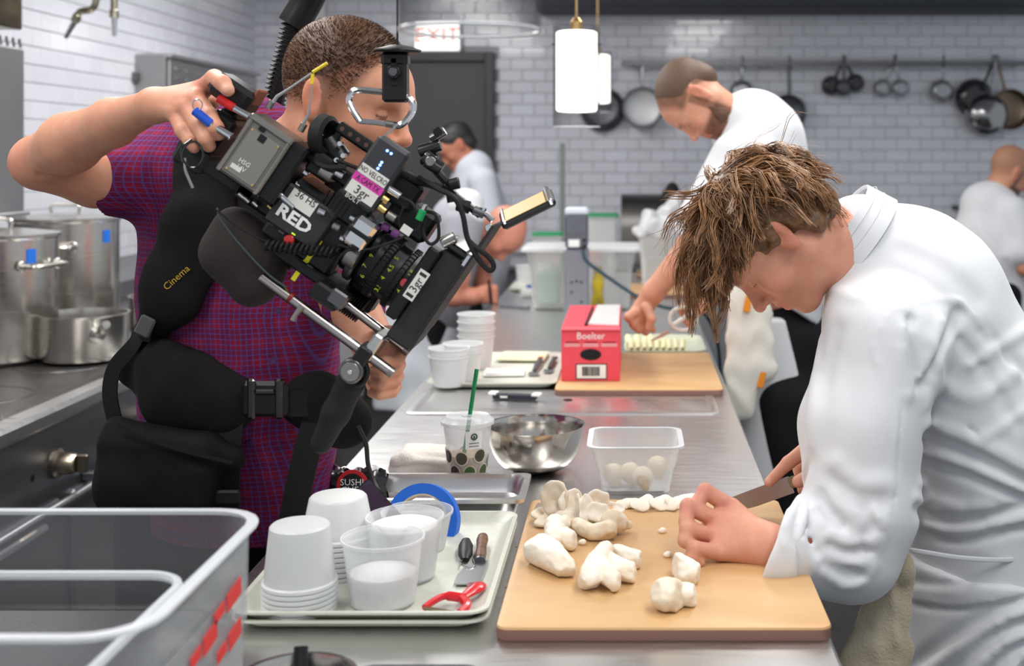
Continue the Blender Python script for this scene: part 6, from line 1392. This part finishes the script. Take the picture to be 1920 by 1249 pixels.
# rear grip the operator's right hand holds
rg_ = rb('rear_grip', 447,176,84,46,-.02,.045,blk,.008); rb('grip_patch', 488,184,8,34,-.01,.03,mat('rust_patch',C(120,62,40),.6),.002,rg_)
rb('rear_frame', 408,262,34,130,-.03,.03,blk,.006); rb('rear_block', 372,292,62,52,-.03,.035,blk,.006); rb('rear_block', 430,232,52,36,-.03,.04,blkm,.005); rb('rear_bracket', 424,330,80,26,-.03,.03,blk,.005)
lr = rcyl('red_plug', (430,187,.05), (459,205,.05), 8, mat('plug_red',C(196,32,34),.35)); rcyl('plug_barrel', (459,205,.05), (487,221,.05), 7, chrome, lr)
lb2 = rcyl('blue_plug', (391,210,.06), (422,235,.06), 8.5, mat('plug_blue',C(30,80,190),.35)); rcyl('plug_barrel', (422,235,.06), (458,258,.06), 8, chrome, lb2)
obj('finger_ring', tube([rp(397+9*math.cos(a),200+10*math.sin(a),.062) for a in np.linspace(0,6.28,17)[:-1]], .0012, 6, True), chrome, cr)
# antennas
at = obj('antenna', tube([rp(517,203,.03),rp(530,183,.03),rp(556,166,.03),rp(594,140,.03)], [.0035,.0028,.0018,.0018], 8), mat('antenna_grey',(.25,.25,.26,1),.5), cr); rcyl('antenna_tip', (596,138,.03), (623,121,.03), 3.2, mat('tip_yellow',C(222,196,30),.5), at)
at = obj('antenna', tube([rp(577,236,.03),rp(588,216,.03),rp(592,190,.03),rp(594,162,.03)], [.003,.0024,.0013,.0011], 8), MATS['antenna_grey'], cr); rcyl('antenna_tip', (594,160,.03), (596,141,.03), 3.2, MATS['tip_yellow'], at)
for px, py in ((519,196),(578,238)): rcyl('antenna_base', (px-5,py+9,.03), (px+3,py-5,.03), 6.5, greyl)
# eyepiece ring, handle, carabiner strap
er = obj('eyecup', lathe([(24*SR,0),(37*SR,0),(40*SR,.004),(38*SR,.018),(30*SR,.022),(24*SR,.018),(24*SR,0)], 36, rp(600,252,.01), frame(nrm(U*.75+Wn*.25+V_*.35))), rubber, cr)
obj('eyepiece_lens', lathe([(25*SR,.004),(.001,.008)], 28, rp(600,252,.01), frame(nrm(U*.75+Wn*.25+V_*.35))), blkg, er)
rcyl('eyepiece_tube', (612,262,.0), (640,300,.0), 22, blkm)
th_ = rb('top_handle', 676,264,104,23,-.012,.012,blkm,.004)
for i in range(5): disc('handle_hole', *uv(676,264,-38+i*18,1), .0115, 4.5, .001, mat('hole_brown',(.10,.04,.03,1),.6), th_, 12)
for du in (-40,44): rb('handle_post', *uv(676,264,du,-30),14,46,-.01,.01,blkm,.002)
rb('dark_housing', 492,378,110,44,-.05,.0,blk,.005); rb('base_plate', 590,508,150,22,-.05,.03,blkm,.003); rb('dark_housing', 540,455,70,90,-.06,-.01,blk,.006); rb('dark_housing', 452,352,60,40,-.04,.0,blk,.005)
for px, py in ((452,362),(462,370),(478,378),(506,384)): rcyl('small_connector', (px,py,.01), (px+10,py+9,.01), 5, gold if px > 500 else chrome)
rb('upper_deck', 640,326,130,30,-.05,.02,blkm,.004); rb('upper_box', 612,312,52,44,-.03,.03,blk,.004)
rcyl('deck_connector', (612,318,.035), (634,332,.035), 11, greyl); rcyl('deck_connector', (640,322,.035), (655,330,.035), 8, chrome)
for px, py in ((646,270),(652,292),(640,300)): disc('deck_knob', px,py,.02,5,.012,chrome)
# transmitter
tx = rb('transmitter', 720,325,68,130,.035,.068,mat('transmitter_black',(.03,.031,.036,1),.45),.005)
led = mat('led_blue', (.10,.22,1,1), .3, emit=7.)
for px, py in ((743,283),(750,288),(733,304),(730,309),(726,315)): disc('led', px,py,.0675,2.6,.0015,led,tx,10)
for dv, m_, lu, lv, s_, h, ik in ((-10,lblw,58,19,'NO VELCRO',10.5,ink),(-28,magenta,62,15,'A CAM TX',10.5,ink),(-48,lblw,58,25,'3gr',17,ink)):
    q = uv(722,318,2,dv); l_ = rb('label', *q, lu, lv, .0682, .069, m_, .0002, tx); rtext(s_, *q, .0691, h, ik, l_, sx=.72 if h < 12 else 1.)
rtext('BOLT', *uv(722,318,-6,-66), .0682, 9, lblw, tx)
rcyl('gold_connector', (728,366,.055), (742,376,.055), 7, gold); rcyl('gold_connector', (724,384,.055), (737,394,.055), 7, gold); rcyl('steel_connector', (742,352,.055), (764,366,.055), 7, chrome); rcyl('steel_connector', (738,398,.05), (754,408,.05), 8, greyl)
# lens
def lz(nm, d0, d1, r, m, par=None, ridges=0):
    a, b = rp(*uv(690,482,d0,0),-.01), rp(*uv(690,482,d1,0),-.01); o_ = obj(nm, cyl(a, b, r*SR, 48), m, par or cr)
    for i in range(ridges):
        t_ = 2*math.pi*i/ridges; c_ = (a+b)/2+(V_*math.cos(t_)+Wn*math.sin(t_))*r*SR
        obj('focus_tooth', box(c_, (.8*abs(d1-d0)*SR,.0022,.0026), np.stack([U,np.cross(nrm(V_*math.cos(t_)+Wn*math.sin(t_)),U),nrm(V_*math.cos(t_)+Wn*math.sin(t_))],1)), rubber, o_)
    return o_
ln_ = lz('lens_barrel', -2, 118, 56, blkm); lz('lens_mount', -40, 0, 48, dsteel, ln_); lz('mount_collar', -22, -6, 60, greyl, ln_)
lz('focus_ring', 26, 44, 63, blk, ln_, 46); lz('iris_ring', 66, 80, 61, blk, ln_, 40); lz('front_ring', 96, 120, 66, blkm, ln_)
rw = .0+56*SR-.01+.0008
gy = mat('scale_green', C(170,190,40), .5, emit=.15)
for i, (du, dv, s_) in enumerate(((10,34,'12'),(10,14,'9'),(10,-8,'7'),(16,-28,'6'),(50,34,'5'),(52,14,'4.5'),(50,-8,'4'),(52,-30,'3.5'),(88,26,'2.8'),(88,-12,'4'))):
    cc = math.sqrt(max(56**2-dv**2,1))*SR-.01+.0012; q = uv(690,482,du,dv); rtext(s_, *q, cc, 9, gy, ln_, True)
rtext('T 1.9', *uv(690,482,110,-36), 66*SR*.84-.01+.001, 11, white, ln_, True); rtext('36', *uv(690,482,112,40), 66*SR*.8-.01+.001, 11, white, ln_, True)
disc('lens_badge', *uv(690,482,88,6), 56*SR-.0105, 8, .002, mat('badge_red',C(196,70,76),.5), ln_, 16)
# focus motor and clamp beside the mount
fm = rb('focus_motor', 694,432,46,58,.03,.075,chrome,.006); rb('motor_band', 694,432,48,14,.029,.076,blk,.003,fm)
rcyl('motor_cylinder', (664,470,.045), (684,482,.045), 22, greyl); rcyl('motor_gear', (712,452,.04), (722,458,.04), 18, blk)
for px, py, m_ in ((727,420,mat('purple_plastic',C(110,50,120),.5)),(744,432,mat('purple_plastic')),(650,442,chrome),(636,420,greyl),(668,404,chrome),(610,392,chrome)): rcyl('small_connector', (px,py,.04), (*uv(px,py,14,2),.04), 7, m_)
rb('dark_housing', 660,392,80,52,-.04,.03,blk,.005); rb('dark_housing', 700,470,60,90,-.06,-.02,blk,.005); rb('dark_housing', 770,410,90,60,-.05,.01,blk,.006); rb('dark_housing', 760,360,60,60,-.05,.02,blk,.006)
# matte box
mb = rb('matte_box', 810,556,54,196,-.075,.045,mat('matte_black',(.014,.014,.015,1),.55),.004)
sd = rb('matte_side', 786,524,24,150,.02,.058,blkm,.003,mb)
lb3 = rb('label', *uv(793,524,2,-2),21,60,.0582,.0588,lblw,.0002,mb); rtext('3gr', *uv(793,524,2,-2), .0589, 16, ink, lb3, True); 
for dv in (20,-24): rb('label_print', *uv(793,524,2,dv),14,6,.0588,.0591,ink,.0001,lb3)
rb('flag', *uv(838,520,22,12), 5, 250, -.09, .06, mat('flag_black',(.012,.012,.013,1),.7), .001, mb)
rb('hinge', 862,462,46,14,-.06,.05,blkg,.003,mb); rb('thumb_wheel', 852,446,22,16,.02,.05,chrome,.003,mb); rb('latch', 882,484,14,28,.0,.05,chrome,.003,mb); rcyl('knurled_knob', (838,452,.05), (862,440,.05), 11, greyl, mb)
rb('dark_housing', 668,556,64,60,-.085,-.03,blk,.006)
for i in range(9): rcyl('bellows_rib', (*uv(672,548,-18+i*5,-30),-.02), (*uv(672,548,-16+i*5,-30),-.02), 26, rubber)
# support rods with clamps
rod = mat('rod_steel', (.50,.45,.43,1), .2, 1)
r1_ = rcyl('support_rod', (508,513,.05), (746,687,.05), 9.5, rod); rcyl('rod_cap', (740,683,.05), (750,690,.05), 9.8, greyl, r1_)
r2_ = rcyl('support_rod', (612,540,.0), (764,658,.0), 9.0, rod); rcyl('rod_cap', (758,653,.0), (768,661,.0), 9.3, greyl, r2_)
rb('rod_clamp', 628,548,58,34,-.02,.06,blkm,.004); rb('clamp_plate', 650,552,34,30,.03,.062,dsteel,.003); rb('bridge_clamp', 713,640,20,52,-.01,.062,mat('clamp_silver',(.55,.56,.56,1),.3,.9),.003); rb('clamp_block', 696,655,28,34,.02,.066,blk,.003)
obj('lever', tube([rp(586,566,.06),rp(576,580,.065),rp(572,590,.065)], [.005,.0035,.005], 8), greyl, cr)
obj('red_ring', cyl(rp(559,549,.05), rp(566,554,.05), 10.2*SR, 20), mat('ring_red',C(120,20,18),.4), cr)
# grip
hg = disc('rosette', 676,682,.045,23,.022,dsteel); disc('rosette_face', 676,682,.067,17,.003,greyl,hg); disc('rosette_bolt', 676,682,.07,4,.002,chrome,hg,10)
obj('rosette_arm', tube(spline([rp(694,664,.05),rp(702,684,.05),rp(696,704,.05),rp(680,712,.05),rp(664,708,.05)],5), 5*SR, 8), blkm, cr)
V0, Q0 = solid([cap(rp(668,708,.035),rp(640,765,.032),27*SR,25*SR,.01), cap(rp(640,765,.032),rp(612,822,.03),25*SR,20*SR,.01), fold([rp(650,730,.06),rp(622,790,.055)],.004,.002)], .003); obj('hand_grip', (smooth_mesh(V0,Q0,1),Q0), rubber, cr, smooth=180)
# soft shoulder pad hanging under the rear
sp_ = body('shoulder_pad', [ell(rp(445,470,-.02),(62*SR,.05,62*SR),None,.02), cap(rp(430,425,-.02),rp(500,500,-.02),34*SR,30*SR,.03), cap(rp(410,480,-.02),rp(455,540,-.02),40*SR,30*SR,.03), ell(rp(480,530,-.02),(36*SR,.035,40*SR),None,.03), fl([(450,410,1.8),(480,470,1.79),(500,560,1.8)],.005,-.004), wob(40,.0015)], .0035, mat('brown_black_fabric', (.022,.016,.014,1), .85, bump=(420.,.5)), cr)
# cables
cab = lambda nm, pts, r, m=rubber, k=6: obj(nm, tube(spline([rp(*q) for q in pts],k), r, 8), m, cr)
cab('cable', [(386,262,.06),(372,280,.07),(378,308,.07),(400,312,.07),(412,290,.07),(400,268,.07),(384,272,.075),(376,296,.075),(392,316,.075)], .0018, blkg); cab('cable', [(378,296,.07),(380,320,.07),(388,350,.06)], .0022, mat('grey_cable',(.35,.35,.36,1),.4))
cab('cable', [(424,388,.04),(436,410,.05),(468,452,.05),(520,505,.055),(556,532,.055)], .0018, mat('dark_green_cable',(.03,.05,.045,1),.4)); cab('cable', [(428,392,.05),(470,425,.05),(520,450,.045),(560,458,.04)], .0014)
hel = []
for i in range(120):
    t_ = i/119; c_ = rp(515+t_*130, 456+t_*14, .045); a_ = i*.75; hel.append(c_+(V_*math.cos(a_)+Wn*math.sin(a_))*.0085)
obj('coiled_cable', tube(hel, .0024, 6), rubber, cr)
cab('cable', [(792,332,.03),(830,352,.05),(862,368,.06),(878,400,.06),(886,440,.06),(905,478,.06),(926,500,.06),(934,492,.06),(925,476,.06),(902,458,.06),(888,448,.05)], .0042)
cab('cable', [(764,366,.06),(790,380,.07),(800,420,.065),(776,432,.06),(762,412,.06),(772,384,.065)], .0022); cab('cable', [(806,392,.06),(830,400,.065),(834,440,.06),(818,452,.06),(806,430,.06),(812,400,.06)], .0026); cab('cable', [(650,455,.05),(700,462,.07),(750,448,.07),(790,430,.065)], .0018); cab('cable', [(640,300,.03),(690,320,.03),(700,330,.03)], .003); cab('cable', [(584,292,.02),(620,312,.04),(660,314,.04)], .005); cab('cable', [(704,392,.05),(720,420,.06),(700,450,.06),(660,470,.06),(640,500,.05)], .002)
gpl = rcyl('green_plug', (800,408,.07), (808,390,.07), 7, mat('plug_green',C(20,150,82),.35)); rcyl('plug_end', (808,390,.07), (813,380,.07), 5, chrome, gpl)
rb('cable_tag', 778,426,20,15,.07,.0712,lblw,.0003)
# articulated arm and small fold-out screen
for a, b, r_ in (((806,300,.03),(834,318,.03),14),((812,262,.02),(838,246,.02),9),((790,284,.02),(830,272,.02),12),((800,292,.02),(818,306,.02),17)): rcyl('arm_joint', a, b, r_, blkg)
disc('arm_knob', 829,248,.03,9,.014,blkm); disc('arm_knob', 816,302,.04,9,.01,greyl); 
obj('arm_link', tube([rp(745,318,.02),rp(790,340,.02),rp(836,352,.025)], 7*SR, 8), blkm, cr); obj('arm_link', tube([rp(815,310,.03),rp(846,344,.03),rp(852,378,.03)], 8*SR, 8), blkm, cr); obj('arm_link', tube([rp(838,345,.03),rp(862,368,.03),rp(905,402,.03)], 7*SR, 8), blkm, cr)
rcyl('wing_nut', (850,345,.04), (868,341,.04), 11, blk); rcyl('arm_joint', (862,382,.03), (886,388,.03), 12, blk)
rcyl('arm_clamp', (892,392,.03), (912,400,.03), 9, dsteel); obj('hinge_bracket', [tube([rp(900,392,.03),rp(918,402,.03),rp(928,412,.03)], 6*SR, 8), tube([rp(908,398,.03),rp(910,388,.03)], 7*SR, 8)], chrome, cr); disc('hinge_bolt', 922,424,.03,7,.012,chrome)
sd_ = nrm(rp(1040,362)-rp(942,410)); sn = nrm(np.cross(sd_, A3((0,1,0)))*1.); sn = sn if sn[2] > 0 else -sn; sn = nrm(sn*.9+Wn*.45); Rs = frame(sn, sd_); ctr = rp(992,390,.03)
scn = obj('fold_out_screen', box(ctr, (108*SR,.045,.0135), Rs, .004), blk, cr)
obj('screen_face', box(ctr+Rs@A3((-.002,-.002,.0072)), (82*SR,.036,.0012), Rs, .0004), mat('tan_screen', C(196,164,104), .35), scn); obj('screen_clip', box(ctr+Rs@A3((46*SR,0,.004)), (9*SR,.046,.012), Rs, .002), chrome, scn); obj('screen_hinge', box(ctr+Rs@A3((-46*SR,0,.007)), (6*SR,.046,.006), Rs, .001), chrome, scn)

# ================================================================== support boom behind the operator with hook and carabiner
sb = empty('support_boom', P(500,400,2.46), 'black support boom with ribbed spring rising behind the operator head', 'support arm')
obj('boom_tube', tube(spline([P(549,48,2.36),P(582,-10,2.36),P(630,-110,2.34),P(690,-170,2.2),P(745,-185,1.9)],6), [.031]*13+[.028]*12, 16), blkm, sb)
obj('spring_core', tube(spline([P(470,420,2.47),P(505,260,2.40),P(520,180,2.37),P(540,100,2.36),P(552,40,2.36)],6), .015, 10), blk, sb)
for i, q in enumerate(spline([P(505,240,2.39),P(513,200,2.38),P(522,150,2.37),P(536,100,2.36),P(548,48,2.36)],6)):
    obj('spring_rib', lathe([(.015,-.003),(.0225,-.001),(.0225,.001),(.015,.003)], 18, q, frame(nrm(P(548,48,2.36)-P(505,240,2.39)))), rubber, sb)
obj('back_plate', box(P(470,440,2.47), (.16,.025,.34), None, .01), blkm, sb)
hk = empty('rig_hook', rp(742,190,.02), 'black hook block with round cap hanging above the camera', 'hook')
obj('line', cyl(rp(745,-190,.0), rp(745,90,.0), .0016, 6), blk, hk)
obj('cap_disc', lathe([(.001,.010),(.012,.009),(44*SR,.002),(45*SR,0),(42*SR,-.003),(.001,-.002)], 36, rp(745,96,.0)), blk, hk)
obj('hook_block', box(rp(742,146,.0), (46*SR,.03,92*SR), None, .004), blk, hk); obj('block_shoulder', box(rp(742,112,.0), (50*SR,.034,30*SR), None, .006), blkm, hk)
obj('hook_slot', box(rp(742,136,.0155), (12*SR,.003,52*SR), None, .001), rubber, hk); kb_ = obj('adjust_knob', cyl(rp(743,137,.015), rp(743,137,.026), 12.5*SR, 20), blkm, hk); obj('knob_bolt', cyl(rp(743,137,.026), rp(743,137,.028), 8*SR, 14), dsteel, kb_)
cb_ = empty('carabiner', rp(712,236,.0), 'large silver carabiner hanging from the hook block', 'carabiner')
obj('frame', tube(spline([rp(676,228,.0),rp(662,206,.0),rp(655,186,.0),rp(666,170,.0),rp(700,171,.0),rp(752,178,.0),rp(772,190,.0),rp(774,208,.0),rp(760,228,.0),rp(748,236,.0),rp(738,234,.0)],6), 6.5*SR, 10), chrome, cb_)
obj('gate', tube([rp(674,227,.0),rp(706,230,.0),rp(738,234,.0)], 5.5*SR, 10), chrome, cb_); obj('gate_sleeve', tube([rp(724,232,.0),rp(738,234,.0)], 7*SR, 10), greyl, cb_)
obj('tether', strap([rp(748,232,.006),rp(734,246,.006),rp(712,262,.004)], .012, (0,1,.2), .003), mat('grey_webbing', (.3,.3,.3,1), .7), cr)
obj('headphone_cable', tube(spline([P(672,800,2.1),P(686,832,2.12),P(690,870,2.14),P(698,895,2.16),P(706,915,2.19)],6), .004, 8), blk, None, 'black cable dangling from the operator belt toward the foil bag', 'cable')
